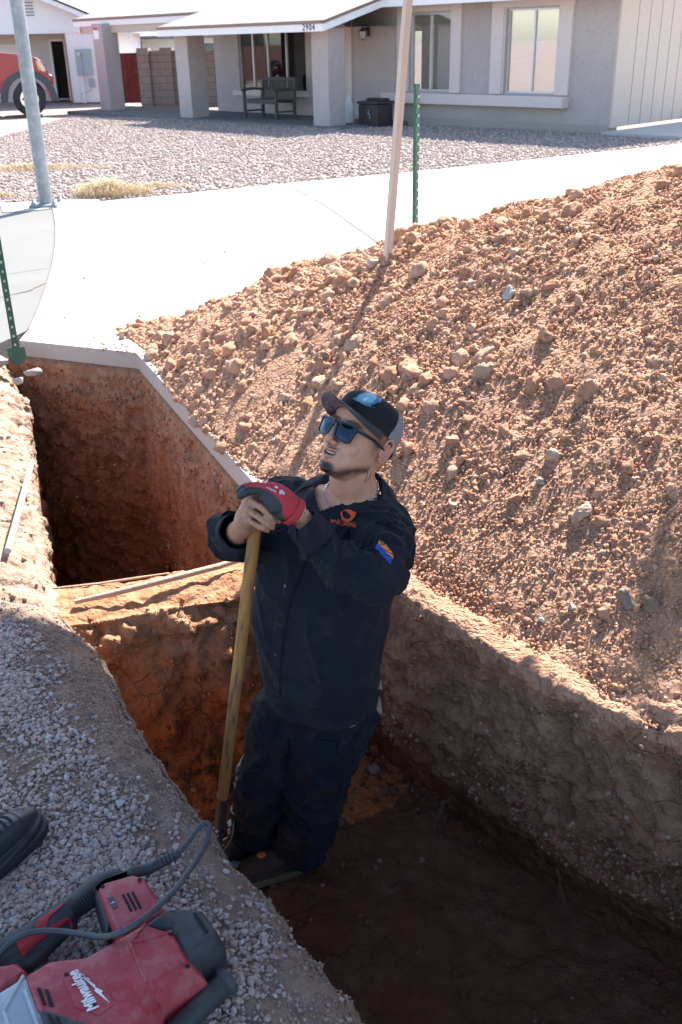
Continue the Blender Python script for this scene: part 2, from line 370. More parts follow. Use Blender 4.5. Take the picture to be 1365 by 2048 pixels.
# left bank: gravel ground, dusty lip and near wall; farther on the sunlit dirt ledge
lp = [(1.25, -.9), (.78, -.1), (.37, .75), (.07, 1.205), (-.155, 1.53), (-.29, 1.76), (-.44, 1.975), (-.635, 2.3), (-.97, 2.88), (-1.05, 2.98), (-1.2, 3.35), (-1.42, 4.0), (-1.60, 4.55), (-1.76, 5.05), (-1.9, 5.5), (-2.1, 6.0)]
ld = [(-.84, -.54)]*8+[(-.9, -.43), (-.95, -.32)]+[(-.95, -.32)]*6
LU = np.r_[0, np.cumsum(np.linalg.norm(np.diff(np.array(lp), axis=0), axis=1))]
uG = LU[8]   # where the gravel bank ends
def btop(P, W, uu):
    t = W[:, 0][None]; u = uu[:, None]
    far_ = np.clip((u-uG-.0+.12*fbm(P, 2.5, 2, 77))/.14, 0, 1)
    lip = -.02*np.exp(-np.clip(t, 0, 9)/.10)
    up = (t >= 0)
    ledge = -.10-.05*np.exp(-np.clip(t, 0, 9)/.2)+.035*fbm(P, 3.3, 3, 78)
    rise = np.clip((u-LU[13])/.9, 0, 1)
    ledge = ledge+rise*.04
    P[..., 2] = np.where(up, P[..., 2]+lip*(1-far_)+ledge*far_, P[..., 2]-.1*far_*np.clip(1+P[..., 2], 0, 1))
    deep = np.clip((u-uG)/.4, 0, 1); P[..., 2] = np.where(P[..., 2] < -.35, P[..., 2]*(1+deep*.9), P[..., 2])
    # wavy edge
    wv = .035*fbm(np.stack([u*1.9+0*t, 0*u+0*t, 0*u+0*t], -1), 1, 3, 79)*np.exp(-np.abs(t)/.25)
    P[..., 0] += -.84*wv; P[..., 1] += -.54*wv
    return P
bank, BP = strip('trench_bank', lp, ld, [(2.6, 0), (.30, 0), (.17, -.012), (.08, -.035), (.03, -.065), (0, -.11), (-.02, -.2), (-.01, -.5), (.03, -1.1)], m_bank,
                 step=.0095, amp=(.022, .014, .004), ns=21, top=btop, dispw=lambda P, W: np.clip(1.15-W[:, 0]/.5, .25, 1)[None]*np.where(P[..., 1] > 3.0, 2.1, 1.))
tag(bank, kind='structure')
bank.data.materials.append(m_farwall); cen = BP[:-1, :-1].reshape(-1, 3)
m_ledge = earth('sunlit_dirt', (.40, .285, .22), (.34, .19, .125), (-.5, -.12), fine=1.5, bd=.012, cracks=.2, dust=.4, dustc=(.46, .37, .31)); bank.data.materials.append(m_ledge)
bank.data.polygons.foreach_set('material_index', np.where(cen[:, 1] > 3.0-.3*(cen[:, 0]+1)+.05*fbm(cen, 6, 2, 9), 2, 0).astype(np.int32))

# floor of the trench with the berm that crosses it
B0 = np.array([-.82, 3.31]); bl = np.array([.955, .3]); bmv = np.array([.3, -.955])
prof = [(-3.2, -1.75), (-.10, -1.75), (-.05, -1.2), (-.03, -.25), (.0, -.205), (.12, -.195), (.27, -.22), (.33, -.30), (.36, -.46), (.40, -.7), (.47, -.84), (.62, -.90), (1.2, -.92), (4.6, -.93)]
W, _ = resample(prof, .011)
jj = np.arange(-1.3, 2.8, .0115); P = np.zeros((len(jj), len(W), 3))
wob = .05*fbm(np.stack([jj*2, 0*jj, 0*jj], -1), 1, 3, 91)
P[..., 0] = B0[0]+bl[0]*jj[:, None]+bmv[0]*(W[None, :, 0]+wob[:, None]); P[..., 1] = B0[1]+bl[1]*jj[:, None]+bmv[1]*(W[None, :, 0]+wob[:, None]); P[..., 2] = W[None, :, 1]
N = grid_normals(P); N = N*np.sign(N[..., 2:3]+1e-6)
fl = (W[:, 0] > .55)[None]
D = .07*fbm(P, 2.4, 3, 92)+.06*fbm(P, 8, 4, 93, kind=2)+.008*fbm(P, 33, 2, 94)
P = P+N*(D*np.where(fl, .35, np.where((W[:, 0] > -.03) & (W[:, 0] < .27), .4, 1.25)[None]))[..., None]
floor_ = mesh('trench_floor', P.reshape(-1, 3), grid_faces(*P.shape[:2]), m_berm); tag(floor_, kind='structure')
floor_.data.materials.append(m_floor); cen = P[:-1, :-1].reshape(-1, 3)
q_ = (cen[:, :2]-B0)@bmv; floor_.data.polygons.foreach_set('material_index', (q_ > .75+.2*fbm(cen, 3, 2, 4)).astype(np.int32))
FLOORP = P

# mound of spoil
gx = np.arange(-2.2, 5.5, .017); gy = np.arange(-.8, 9.0, .017); X_, Y_ = np.meshgrid(gx, gy, indexing='ij'); Z_ = moundz(X_, Y_)
Pm = np.stack([X_, Y_, Z_], -1); Fm = grid_faces(*X_.shape)
sv = .819*X_+.574*Y_-np.interp(-.574*X_+.819*Y_, FS, FV); sm_ = -.574*X_+.819*Y_; Pm[..., 2] += np.where((sm_ > 3.15) & (sv < .6), .007, 0)-np.where(sm_ <= 3.25, .022*np.clip(1-sv/.07, 0, 1), 0); keep = ((Z_ > -.02) & (sv > np.where(sm_ > 3.2, .004, -.03)) & (sm_ < 5.95)).ravel()
ok = keep[Fm].all(1)&(~inpoly(X_.ravel()[Fm[:, 0]], Y_.ravel()[Fm[:, 0]], PIT))
Fm = Fm[ok]; used = np.unique(Fm); remap = -np.ones(Pm.size//3, int); remap[used] = np.arange(len(used))
Pv = Pm.reshape(-1, 3)[used]; Pv = Pv+np.array([0, 0, 1])*(.012*fbm(Pv, 22, 3, 3)*np.clip(Pv[:, 2]/.05, .1, 1))[:, None]
mo = mesh('dirt_mound', Pv, remap[Fm], m_mound); tag(mo, kind='structure')

# clods over the mound, one mass nobody could count
r = np.random.default_rng(3)
def mound_pts(n, smin=-1.0, smax=5.9, edge=-.02, vmax=4.6, dens=None):
    s = r.uniform(smin, smax, n); f = np.interp(s, FS, FV); c = np.interp(s, MS, CVv)
    v = f+edge+r.uniform(0, 1, n)*(c+.7-f-edge); x = -.574*s+.819*v; y = .819*s+.574*v
    if dens is not None: k = dens(s, v, x, y) > r.uniform(0, 1, n); s, v, x, y = s[k], v[k], x[k], y[k]
    k = ~inpoly(x, y, PIT); x, y = x[k], y[k]; z = moundz(x, y)
    k = z > -.01; return np.stack([x, y, z], 1)[k]
def dclump(s, v, x, y):
    p = np.stack([s, v, 0*s], -1); n = fbm(p*np.array([1.6, .8, 1]), 1.6, 3, 55); f = np.interp(s, FS, FV)
    g = np.clip(.52+1.5*n, .10, 1); tl = np.clip((v-f)/.35, .0, 1)*.85+.15
    return g*np.where(s < 3.0, tl, 1)
tiny = [rock_tpl(1, 3, .2, k) for k in range(8)]
midt = [rock_tpl(2, 5, .42, 20+k, (1, .85, .72)) for k in range(10)]
bigt = [rock_tpl(3, 6, .50, 40+k, (1, .85, .68)) for k in range(8)]
m_clod = island('clod_soil', [(0, (.43, .21, .125)), (.5, (.52, .28, .18)), (.9, (.58, .345, .235)), (.99, (.58, .38, .27)), (.997, (.60, .54, .48))], bscale=70, bd=.010, spot=(.42, .235, .145))
def octa(k):
    rr = np.random.default_rng(k); V = np.array([[1, 0, 0], [-1, 0, 0], [0, 1, 0], [0, -1, 0], [0, 0, 1], [0, 0, -1]], float)*(.85+.3*rr.random((6, 1)))+rr.normal(0, .16, (6, 3)); return V, np.array([[0, 2, 4], [2, 1, 4], [1, 3, 4], [3, 0, 4], [2, 0, 5], [1, 2, 5], [3, 1, 5], [0, 3, 5]])
octs = [octa(k) for k in range(12)]
A = mound_pts(150000, dens=lambda s, v, x, y: np.clip(.75+.8*fbm(np.stack([s, v, 0*s], -1), 2.3, 3, 56), .35, 1)); S1 = .0035+.0045*r.power(.7, len(A)); A[:, 2] += S1*.2
tag(scatter('soil_crumbs', A, S1, octs, m_clod, r), kind='stuff')
A = mound_pts(46000, dens=dclump); S1 = .006+.006*r.power(.8, len(A)); A[:, 2] += S1*.15
tag(scatter('small_clods', A, S1, tiny, m_clod, r), kind='stuff')
# crumbling rim along the trench edge
A = []
rimp, _ = resample([(-.3, 3.6)]+rp[3:9], .004)
for x_, y_ in rimp:
    for _k in range(9): d_ = r.normal(.03, .06); A.append([x_+.8*d_, y_+.58*d_, 0])
A = np.array(A); A[:, 2] = moundz(A[:, 0], A[:, 1])-.012; A = A[~inpoly(A[:, 0]-.02, A[:, 1]-.015, PIT)]
tag(scatter('rim_crumbs', A, .003+.011*r.power(.3, len(A)), tiny, m_clod, r), kind='stuff')
A = mound_pts(30000, dens=dclump); S2 = .009+.012*r.power(.5, len(A)); S2 *= .7+.42*np.clip((A[:, 1]-2.2)/2.2, 0, 1); A[:, 2] += S2*.05
tag(scatter('soil_clods', A, S2, midt, m_clod, r, smooth=False), kind='stuff')
A = mound_pts(6200, dens=dclump); S3 = .016+.034*r.power(.24, len(A)); S3 *= .62+.62*np.clip((A[:, 1]-2.2)/2.2, 0, 1); A[:, 2] -= S3*.05
o = scatter('large_clods', A, S3, bigt, m_clod, r, smooth=True); tag(o, kind='stuff')

# crumbs in the dig: along the foot of the berm, on the floor, along the rim
def on_grid(Pg, idx): return Pg.reshape(-1, 3)[idx]
fp = FLOORP.reshape(-1, 3); qf = (fp[:, :2]-B0)@bmv
w1 = np.where((qf > .42) & (qf < 1.1), 1., np.where(qf > 1.1, .11, 0.)); w1 = w1*np.clip(.5+1.3*fbm(fp*np.array([1, 1, 0]), 3, 3, 61), .05, 1)
idx = r.choice(len(fp), 9000, p=w1/w1.sum()); A = fp[idx].copy(); S = .003+.014*r.power(.35, len(A)); A[:, 2] += S*.2
m_dclod = island('dark_clods', [(0, (.10, .046, .025)), (.6, (.14, .065, .038)), (.95, (.18, .09, .055)), (.99, (.30, .24, .2))], bscale=70, bd=.005, spot=(.09, .042, .025))  # crumbs in the same dark brown as the trench floor
tag(scatter('trench_crumbs', A, S, midt+tiny, m_dclod, r), kind='stuff')
w2 = np.where((qf > .45) & (qf < .85), 1., 0.)*np.clip(.4+1.6*fbm(fp*np.array([1, 1, 0]), 2.2, 2, 62), .0, 1); idx = r.choice(len(fp), 260, p=w2/w2.sum()); A = fp[idx].copy(); S = .014+.02*r.power(.4, len(A)); A[:, 2] += S*.2
tag(scatter('trench_lumps', A, S, bigt, m_dclod, r, smooth=True), kind='stuff')
# crumbs and small stones stuck in the cut walls
def wallbits(name, Pg, n, cond, mat, s0, s1, seed):
    q_ = Pg.reshape(-1, 3); k_ = cond(q_)*np.clip(.45+1.3*fbm(q_, 4, 3, seed), .04, 1); i_ = r.choice(len(q_), n, p=k_/k_.sum()); S_ = s0+s1*r.power(.3, n)
    tag(scatter(name, q_[i_]+r.normal(0, .003, (n, 3)), S_, tiny+midt, mat, r), kind='stuff')
m_wbit = island('wall_clods', [(0, (.20, .115, .07)), (.6, (.30, .185, .125)), (.95, (.36, .25, .18)), (1, (.45, .38, .33))], bscale=70, bd=.005, spot=(.2, .12, .08))
m_rbit = island('red_wall_clods', [(0, (.26, .10, .05)), (.6, (.38, .18, .10)), (.95, (.46, .27, .17)), (1, (.55, .45, .38))], bscale=70, bd=.005, spot=(.25, .1, .05))
wallbits('wall_crumbs', WP, 9000, lambda q_: ((q_[:, 1] < 3.6) & (q_[:, 2] < -.02) & (q_[:, 2] > -.6)).astype(float), m_wbit, .002, .009, 81)
wallbits('pit_wall_crumbs', WP, 5000, lambda q_: ((q_[:, 1] > 3.4) & (q_[:, 2] < -.14)).astype(float), m_rbit, .002, .012, 82)
wallbits('pit_wall_crumbs', FWP, 3500, lambda q_: (q_[:, 2] < -.14).astype(float), m_rbit, .002, .014, 83)
wallbits('berm_crumbs', FLOORP, 5000, lambda q_: ((((q_[:, :2]-B0)@bmv) > .22) & (((q_[:, :2]-B0)@bmv) < .6)).astype(float), m_rbit, .002, .010, 84)
# sunlit ledge crumbs
bp = BP.reshape(-1, 3); ww = ((bp[:, 1] > 3.0) & (bp[:, 2] > -.25)).astype(float); idx = r.choice(len(bp), 2600, p=ww/ww.sum()); A = bp[idx].copy(); S = .003+.012*r.power(.35, len(A))
m_lclod = island('ledge_clods', [(0, (.34, .21, .14)), (.5, (.41, .29, .21)), (.9, (.48, .38, .31)), (.97, (.55, .5, .46))], bscale=70, bd=.004)
tag(scatter('ledge_crumbs', A, S, midt+tiny, m_lclod, r), kind='stuff')

# gravel on the near bank
grav = [rock_tpl(1, 5, .25, 60+k, (1, .75, .45)) for k in range(10)]+[rock_tpl(2, 6, .22, 80+k, (1, .7, .5)) for k in range(6)]
m_grav = island('landscape_gravel', [(0, (.25, .175, .15)), (.25, (.40, .29, .245)), (.55, (.49, .37, .32)), (.75, (.36, .31, .295)), (.9, (.56, .47, .43)), (1, (.45, .46, .45))], bscale=50, bd=.002, spot=(.33, .25, .22))
Wd = BP.reshape(-1, 3)
tcoord = np.tile(resample([(2.6, 0), (.30, 0), (.17, -.012), (.08, -.035), (.03, -.065), (0, -.11), (-.02, -.2), (-.01, -.5), (.03, -1.1)], .0095)[0][:, 0], BP.shape[0])
edgefac = np.clip((tcoord-.135+.14*fbm(Wd, 2.6, 4, 71)+.10*fbm(Wd, 9, 2, 72))/.12, .0, 1)
wg = np.where((Wd[:, 1] < 2.98+.06*fbm(Wd, 6, 2, 73)-.3*(Wd[:, 0]+1)*0) & (Wd[:, 2] > -.1), edgefac**1.3+.012, 0)*np.where(tcoord > 1.35, .12, 1)*np.where(Wd[:, 1] < .95, .2, 1)*np.where(Wd[:, 0] < -1.45, .3, 1)
bare = np.clip(1-2.2*np.clip(fbm(Wd, 1.7, 3, 74)-.22, 0, 1), .1, 1); wg = wg*bare*(Wd[:, 1] > .2)
idx = r.choice(len(Wd), 84000, p=wg/wg.sum()); A = Wd[idx].copy(); S = .0038+.0078*r.power(.42, len(A)); A[:, 2] += S*.25+r.uniform(0, .004, len(A)); A[:, :2] += r.normal(0, .004, (len(A), 2))
tag(scatter('gravel', A, S, grav, m_grav, r, tilt=.45), kind='stuff')

# fine crumbs on the bare rim of the bank
wf = np.where((Wd[:, 1] < 3.05) & (Wd[:, 1] > .8) & (Wd[:, 2] > -.12) & (tcoord < .5) & (tcoord > -.01), np.clip(.5+1.2*fbm(Wd, 5, 3, 75), .08, 1), 0)
idx = r.choice(len(Wd), 22000, p=wf/wf.sum()); A = Wd[idx].copy(); A[:, :2] += r.normal(0, .004, (len(A), 2)); m_fine = island('dusty_crumbs', [(0, (.24, .16, .12)), (.6, (.32, .235, .19)), (1, (.40, .33, .29))], bscale=60, bd=.002, spot=(.3, .22, .17))
tag(scatter('dusty_crumbs', A, .0014+.0045*r.power(.3, len(A)), tiny, m_fine, r), kind='stuff')

# ------------------------------------------------------------------ paving
def concrete(name, col, crackc=None, sc=1.):
    m, t, b = newmat(name); p = pos(t)
    n = noise_node(t, p, 1.1, 8, .65); n2 = noise_node(t, p, 60, 6, .7)
    c = ramp(t, n, [(.3, tuple(x*.88 for x in col)), (.6, col), (.8, tuple(min(1, x*1.06) for x in col))])
    c = mixc(t, mth(t, 'MULTIPLY', ramp(t, n2, [(.6, (0, 0, 0)), (.75, (1, 1, 1))]), .4), c, tuple(x*.6 for x in col))
    t.links.new(c, b.inputs['Base Color']); b.inputs['Roughness'].default_value = .9; b.inputs['Specular IOR Level'].default_value = .2
    bump(t, b, n2, .002); return m
m_conc = concrete('white_concrete', (.46, .44, .41)); m_old = concrete('old_concrete', (.165, .162, .155)); m_edge = concrete('cut_concrete', (.46, .39, .35)); m_dark = flat('joint_dirt', (.12, .09, .07), .95)
def slab(name, poly, z0, z1, mat, mat2=None):
    o = MB().prism(poly, 0, z0, z1).build(name, mat); tag(o, kind='structure')
    return o
curve = [(-3.30, 11.75), (-3.0, 10.9), (-2.78, 9.9), (-2.58, 9.0), (-2.36, 8.2), (-2.2, 7.4), (-2.10, 6.8), (-2.03, 6.3)]
curve = [(float(np.polyval(np.polyfit([q_[1] for q_ in curve], [q_[0] for q_ in curve], 3), y_)), float(y_)) for y_ in np.linspace(11.75, 6.25, 40)]
drive = curve+[(-2.0, 5.985), (-1.205, 5.655), (-.36, 3.70), (-.27, 3.5), (.5, 3.9), (1.3, 4.3), (4.5, 5.0), (14, 9), (24, 14), (24, 26), (15, 23.2), (11.5, 21.2), (8.3, 18.9), (5.87, 17.32), (3.5, 15.75), (1.2, 14.3), (-.64, 13.29), (-1.9, 12.5), (-3.0, 11.9)]
sd = slab('driveway', drive, -.1, 0.0, m_conc)
sd.data.materials.append(m_edge)
for p_ in sd.data.polygons:
    if abs(p_.normal.z) < .5: p_.material_index = 1
old = [(x-.012, y) for x, y in curve[::-1]]+[(-3.45, 11.9), (-4.05, 12.24), (-6, 12.9), (-12, 15), (-12, 6.0), (-2.9, 5.75), (-2.12, 5.93)]
slab('old_sidewalk', old, -.12, -.006, m_old)
def groove(name, pts, wd, z=.004, mat=m_dark, jit=0):
    P_, _ = resample(pts, .08); rr = np.random.default_rng(5)
    T = np.gradient(P_, axis=0); T /= np.linalg.norm(T, axis=1, keepdims=True); Nn = np.stack([-T[:, 1], T[:, 0]], 1)
    ww = wd*(1+jit*rr.normal(size=len(P_)))*.5; off = (rr.normal(size=len(P_))*jit*wd*.6)[:, None]
    a = P_+Nn*(off+np.abs(ww)[:, None]); b_ = P_+Nn*(off-np.abs(ww)[:, None]); V = np.zeros((len(P_), 2, 3)); V[:, 0, :2] = a; V[:, 1, :2] = b_; V[..., 2] = z
    o = mesh(name, V.reshape(-1, 3), grid_faces(len(P_), 2), mat); 
    tag(o, kind='structure'); return o
groove('driveway_joint', [(-.64, 13.27), (-.1, 11.3), (.32, 9.3), (.9, 6.5)], .030, jit=.25)
groove('driveway_joint', [(-2.3, 8.6), (-1.0, 8.9), (1.5, 10.0), (6, 12.6)], .007, mat=m_old)
groove('sidewalk_joint', [(x-.006, y) for x, y in curve], .010, .001, jit=.1)
groove('sidewalk_crack', [G(102, 560)[:2], G(60, 580)[:2], G(0, 594)[:2], (-4, 6.6)], .014, -.002, jit=.5)
groove('sidewalk_joint', [G(98, 535)[:2], G(30, 545)[:2], G(-60, 556)[:2]], .008, -.002)
# spilt dirt and crumbs on the driveway near the mound foot
A = np.concatenate([np.stack([r.uniform(-2.0, .2, 260), r.uniform(0, 1, 260)**2*1.6, np.zeros(260)], 1)])
A[:, 1] = 5.75+A[:, 1]-.35*(A[:, 0]+1.9)*0; k = ~inpoly(A[:, 0], A[:, 1], PIT)&inpoly(A[:, 0], A[:, 1], drive); A = A[k]; S = .003+.008*r.power(.3, len(A))
tag(scatter('stray_crumbs', A, S, midt, m_clod, r), kind='stuff')
B_ = np.array([G(*q)[:3] for q in [(262, 607), (445, 503), (450, 505), (410, 527), (385, 537), (434, 558), (170, 557), (370, 645), (520, 345), (230, 660), (280, 633), (650, 430), (720, 380)]]); tag(scatter('stray_pebbles', B_, r.uniform(.008, .022, len(B_)), midt, m_clod, r), kind='stuff')
A = []
for _ in range(900):
    u_ = r.uniform(0, 1); b_ = np.array([-1.6, 5.9])*(1-u_)+np.array([-.4, 3.95])*u_; A.append([b_[0]+r.uniform(.02, .35), b_[1]+r.normal(0, .1), .0])
A = np.array(A); k = ~inpoly(A[:, 0], A[:, 1], PIT); A = A[k]; tag(scatter('slab_edge_crumbs', A, .003+.012*r.power(.3, len(A)), midt, m_clod, r), kind='stuff')

# far gravel yard
yard = [(-11.9, 15.0), (-6, 12.95), (-4.05, 12.3), (-3.3, 11.95), (-1.9, 12.55), (-.64, 13.33), (1.2, 14.35), (3.5, 15.8), (5.87, 17.37), (8.0, 18.75), (7.0, 19.5), (5.3, 19.3), (2.2, 22.3), (-.3, 22.4), (-3.5, 25.8), (-5.2, 27.2), (-9, 28.2), (-14, 28.6)]
slab('gravel_yard', yard, -.12, -.012, m_ground)
n = 90000; A = np.stack([r.uniform(-7, 8, n), 11.8+r.uniform(0, 1, n)**1.1*17, np.full(n, -.008)], 1)
k = inpoly(A[:, 0], A[:, 1], yard) & (abs(A[:, 0]) < A[:, 1]*.42+.6) & ~((abs(A[:, 0]+3.34) < .33) & (abs(A[:, 1]-11.72) < .3)); A = A[k]; S = r.uniform(.013, .034, len(A)); A[:, 2] += r.uniform(-.004, .012, len(A))
m_yard = island('yard_gravel', [(0, (.25, .18, .16)), (.35, (.32, .24, .21)), (.7, (.43, .35, .31)), (.9, (.28, .26, .26)), (1, (.52, .46, .43))], bscale=30, bd=.003, spot=(.42, .34, .3))
tag(scatter('yard_gravel', A, S, [rock_tpl(1, 4, .2, 90+k, (1, .8, .55)) for k in range(8)], m_yard, r, tilt=.5), kind='stuff')
# ------------------------------------------------------------------ house across the driveway
HAZ = math.radians(-43.6); C0 = Vector((5.185, 19.484, 0)); HE = Vector((math.sin(HAZ), math.cos(HAZ), 0)); HN = Vector((-math.cos(HAZ), math.sin(HAZ), 0))
MH = Matrix(((HE.x, HN.x, 0, C0.x), (HE.y, HN.y, 0, C0.y), (0, 0, 1, 0), (0, 0, 0, 1)))   # local x along the facade (leftwards), y to the street, z up
def stucco(name, col):
    m, t, b = newmat(name); p = pos(t); n = noise_node(t, p, 16, 5, .6, 1.2); n2 = noise_node(t, p, 1.2, 4)
    c = ramp(t, n2, [(.3, tuple(x*.93 for x in col)), (.7, tuple(x*1.05 for x in col))])
    c = mixc(t, mth(t, 'MULTIPLY', ramp(t, n, [(.36, (1, 1, 1)), (.46, (0, 0, 0))]), .25), c, tuple(x*.6 for x in col))
    t.links.new(c, b.inputs['Base Color']); b.inputs['Roughness'].default_value = .95; b.inputs['Specular IOR Level'].default_value = .15
    bump(t, b, n, .02); return m
m_stucco = stucco('grey_stucco', (.44, .39, .37)); m_trim = flat('pale_trim', (.60, .52, .49), .7, var=.05, bscale=40)
m_found = flat('foundation', (.36, .32, .29), .9); m_tan = flat('tan_siding', (.50, .42, .36), .8, var=.05, bscale=60, bdist=.003)
m_alum = flat('aluminium', (.55, .55, .55), .4, .6); m_brown = flat('brown_drip_edge', (.22, .15, .12), .6); m_cream = flat('cream_door', (.60, .53, .42), .6, var=.04)
m_black = flat('black_metal', (.02, .02, .022), .4)
m_white = flat('white_paint', (.78, .76, .74), .7, var=.04); m_soffit = flat('tan_soffit', (.50, .42, .34), .8)
def glass(name, refl=.22, tint=(1, 1, 1)):
    m = bpy.data.materials.new(name); m.use_nodes = True; t = m.node_tree; t.nodes.clear()
    o = t.nodes.new('ShaderNodeOutputMaterial'); mx = t.nodes.new('ShaderNodeMixShader'); tr = t.nodes.new('ShaderNodeBsdfTransparent'); gl = t.nodes.new('ShaderNodeBsdfGlossy')
    gl.inputs['Roughness'].default_value = .02; tr.inputs[0].default_value = (*tint, 1); fr = t.nodes.new('ShaderNodeLayerWeight'); fr.inputs[0].default_value = .25
    f = mth(t, 'ADD', mth(t, 'MULTIPLY', fr.outputs['Fresnel'], .9), refl, clamp=True)
    t.links.new(f, mx.inputs[0]); t.links.new(tr.outputs[0], mx.inputs[1]); t.links.new(gl.outputs[0], mx.inputs[2]); t.links.new(mx.outputs[0], o.inputs[0]); return m
m_glass = glass('window_glass', .30); m_dglass = glass('dark_window_glass', .12, (.5, .5, .5))
m_blind = flat('blind_slats', (.82, .80, .72), .6, var=.03); m_room = flat('dim_room', (.10, .09, .085), .9); m_curt = flat('dark_curtain', (.07, .065, .07), .9)
def shingle(name, col):
    m, t, b = newmat(name); p = nd(t, 'ShaderNodeTexCoord').outputs['Object']
    br = nd(t, 'ShaderNodeTexBrick'); br.inputs['Scale'].default_value = 1; br.inputs['Brick Width'].default_value = .32; br.inputs['Row Height'].default_value = .14; br.inputs['Mortar Size'].default_value = .012
    br.inputs['Color1'].default_value = (*col, 1); br.inputs['Color2'].default_value = (*[x*.72 for x in col], 1); br.inputs['Mortar'].default_value = (*[x*.5 for x in col], 1); t.links.new(p, br.inputs['Vector'])
    t.links.new(mixc(t, mth(t, 'MULTIPLY', noise_node(t, p, 90, 4), .3), br.outputs['Color'], tuple(x*.6 for x in col)), b.inputs['Base Color']); b.inputs['Roughness'].default_value = .95
    bump(t, b, br.outputs['Fac'], -.01); return m
m_shing = shingle('pale_shingles', (.27, .24, .225)); m_shing2 = shingle('grey_shingles', (.25, .235, .225))

house = empty('stucco_house', 'grey stucco ranch house with shingled porch roof on square columns and number 2904', 'house', M=MH)
def hb(name, mat, boxes, parent=None, bev=0, **k):
    m = MB()
    for a, b in boxes: m.b2(a, b, None, bev)
    return m.build(name, mat, parent or house, **k)
W1 = (3.90, 5.07, .66, 2.16); W2 = (1.27, 2.50, .66, 2.16); W3 = (8.40, 10.95, .56, 2.0)
# wall with real openings
hb('wall', m_stucco, [((0, -.25, .13), (1.27, 0, 2.6)), ((1.27, -.25, .13), (2.5, 0, .66)), ((1.27, -.25, 2.16), (2.5, 0, 2.6)), ((2.5, -.25, .13), (3.9, 0, 2.6)),
   ((3.9, -.25, .13), (5.07, 0, .66)), ((3.9, -.25, 2.16), (5.07, 0, 2.6)), ((5.07, -.25, .13), (6.86, 0, 2.6)), ((6.86, -.25, 2.12), (7.84, 0, 2.6)), ((7.84, -.25, .05), (8.4, 0, 2.6)),
   ((8.4, -.25, .05), (10.95, 0, .56)), ((8.4, -.25, 2.0), (10.95, 0, 2.6)), ((10.95, -.25, .05), (11.95, 0, 2.6)), ((11.72, -6, .05), (11.95, -.25, 2.6))])
hb('foundation', m_found, [((.01, -.3, -.1), (6.8, .025-.03, .13))])
sd_ = [((0.012, -10, .10), (-.03, -.30, 2.6)), ((-.045, -.30, .10), (.005, .012, 2.6))]
for k in range(1, 26): sd_.append(((-.036, -.30-k*.4-.012+.2, .10), (-.0301, -.30-k*.4+.2, 2.59)))
o = hb('side_siding', m_tan, sd_[:2])
hb('siding_groove', flat('groove', (.22, .17, .14), .9), [((-.033, -.30-k*.41-.014+.1, .10), (-.029, -.30-k*.41+.1, 2.59)) for k in range(1, 24)])
def window(u0, u1, z0, z1, split, blind, gl, parent=house):
    fr = MB(); d = .035
    for a, b in [((u0, -.10, z0), (u1, -.05, z0+d)), ((u0, -.10, z1-d), (u1, -.05, z1)), ((u0, -.10, z0+d), (u0+d, -.05, z1-d)), ((u1-d, -.10, z0+d), (u1, -.05, z1-d))]+[((s-d*.6, -.10, z0+d), (s+d*.6, -.045, z1-d)) for s in split]: fr.b2(a, b)
    f = fr.build('window_frame', m_alum, parent)
    MB().b2((u0+d, -.082, z0+d), (u1-d, -.078, z1-d)).build('pane', gl, f)
    if blind:
        b_ = MB(); z = z0+.05
        while z < z1-.04: b_.box(((u0+u1)/2, -.125, z), (u1-u0-.08, .05, .003), Matrix.Translation((0, -.125, z)) @ Matrix.Rotation(math.radians(58), 4, 'X') @ Matrix.Translation((0, .125, -z))); z += .05
        b_.build('window_blind', m_blind, f)
        MB().b2((u0, -.24, z0), (u1, -.20, z1)).build('window_backing', m_blind, f)
    return f
window(*W1, [4.50], True, m_glass); window(*W2, [1.86], True, m_glass)
f3 = window(W3[0], W3[1], W3[2], W3[3], [9.15, 9.85, 10.42], False, m_dglass)
cu = MB()
for k in range(36): cu.tube([(9.0+k*.045, -.17+.02*math.sin(k*1.9), .58), (9.0+k*.045, -.17+.02*math.sin(k*1.9), 1.98)], .028, 6)
cu.build('window_curtain', m_curt, f3, smooth=True); MB().b2((8.3, -1.2, .3), (11.2, -1.15, 2.2)).build('room_backing', m_room, f3)
# trims round the two big windows and the long sill
hb('window_casing', m_trim, [((.94, 0, .64), (1.24, .06, 2.58)), ((2.53, 0, .64), (2.82, .06, 2.58)), ((1.24, 0, 2.19), (2.53, .055, 2.57)), ((1.24, -.03, .64), (1.268, .03, 2.19)), ((2.502, -.03, .64), (2.53, .03, 2.19))])
hb('window_casing', m_trim, [((3.60, 0, .64), (3.87, .06, 2.58)), ((5.10, 0, .64), (5.38, .06, 2.58)), ((3.87, 0, 2.19), (5.10, .055, 2.57)), ((3.87, -.03, .64), (3.898, .03, 2.19)), ((5.072, -.03, .64), (5.10, .03, 2.19))])
hb('window_sill', m_trim, [((.93, 0, .42), (5.72, .22, .625))], bev=.006)
hb('window_sill', m_trim, [((8.3, 0, .46), (11.2, .06, .56))])
# front door behind the column
dr = hb('front_door', m_cream, [((6.92, -.14, .06), (7.78, -.10, 2.06)), ((7.02, -.10, .2), (7.68, -.085, .95)), ((7.02, -.10, 1.1), (7.68, -.085, 1.95))], bev=.004)
MB().box((7.70, -.06, 1.0), (.05, .06, .05)).build('door_handle', m_alum, dr)
hb('door_frame', m_trim, [((6.80, -.02, .06), (6.92, .05, 2.16)), ((7.78, -.02, .06), (7.9, .05, 2.16)), ((6.76, -.02, 2.08), (7.94, .07, 2.18))])
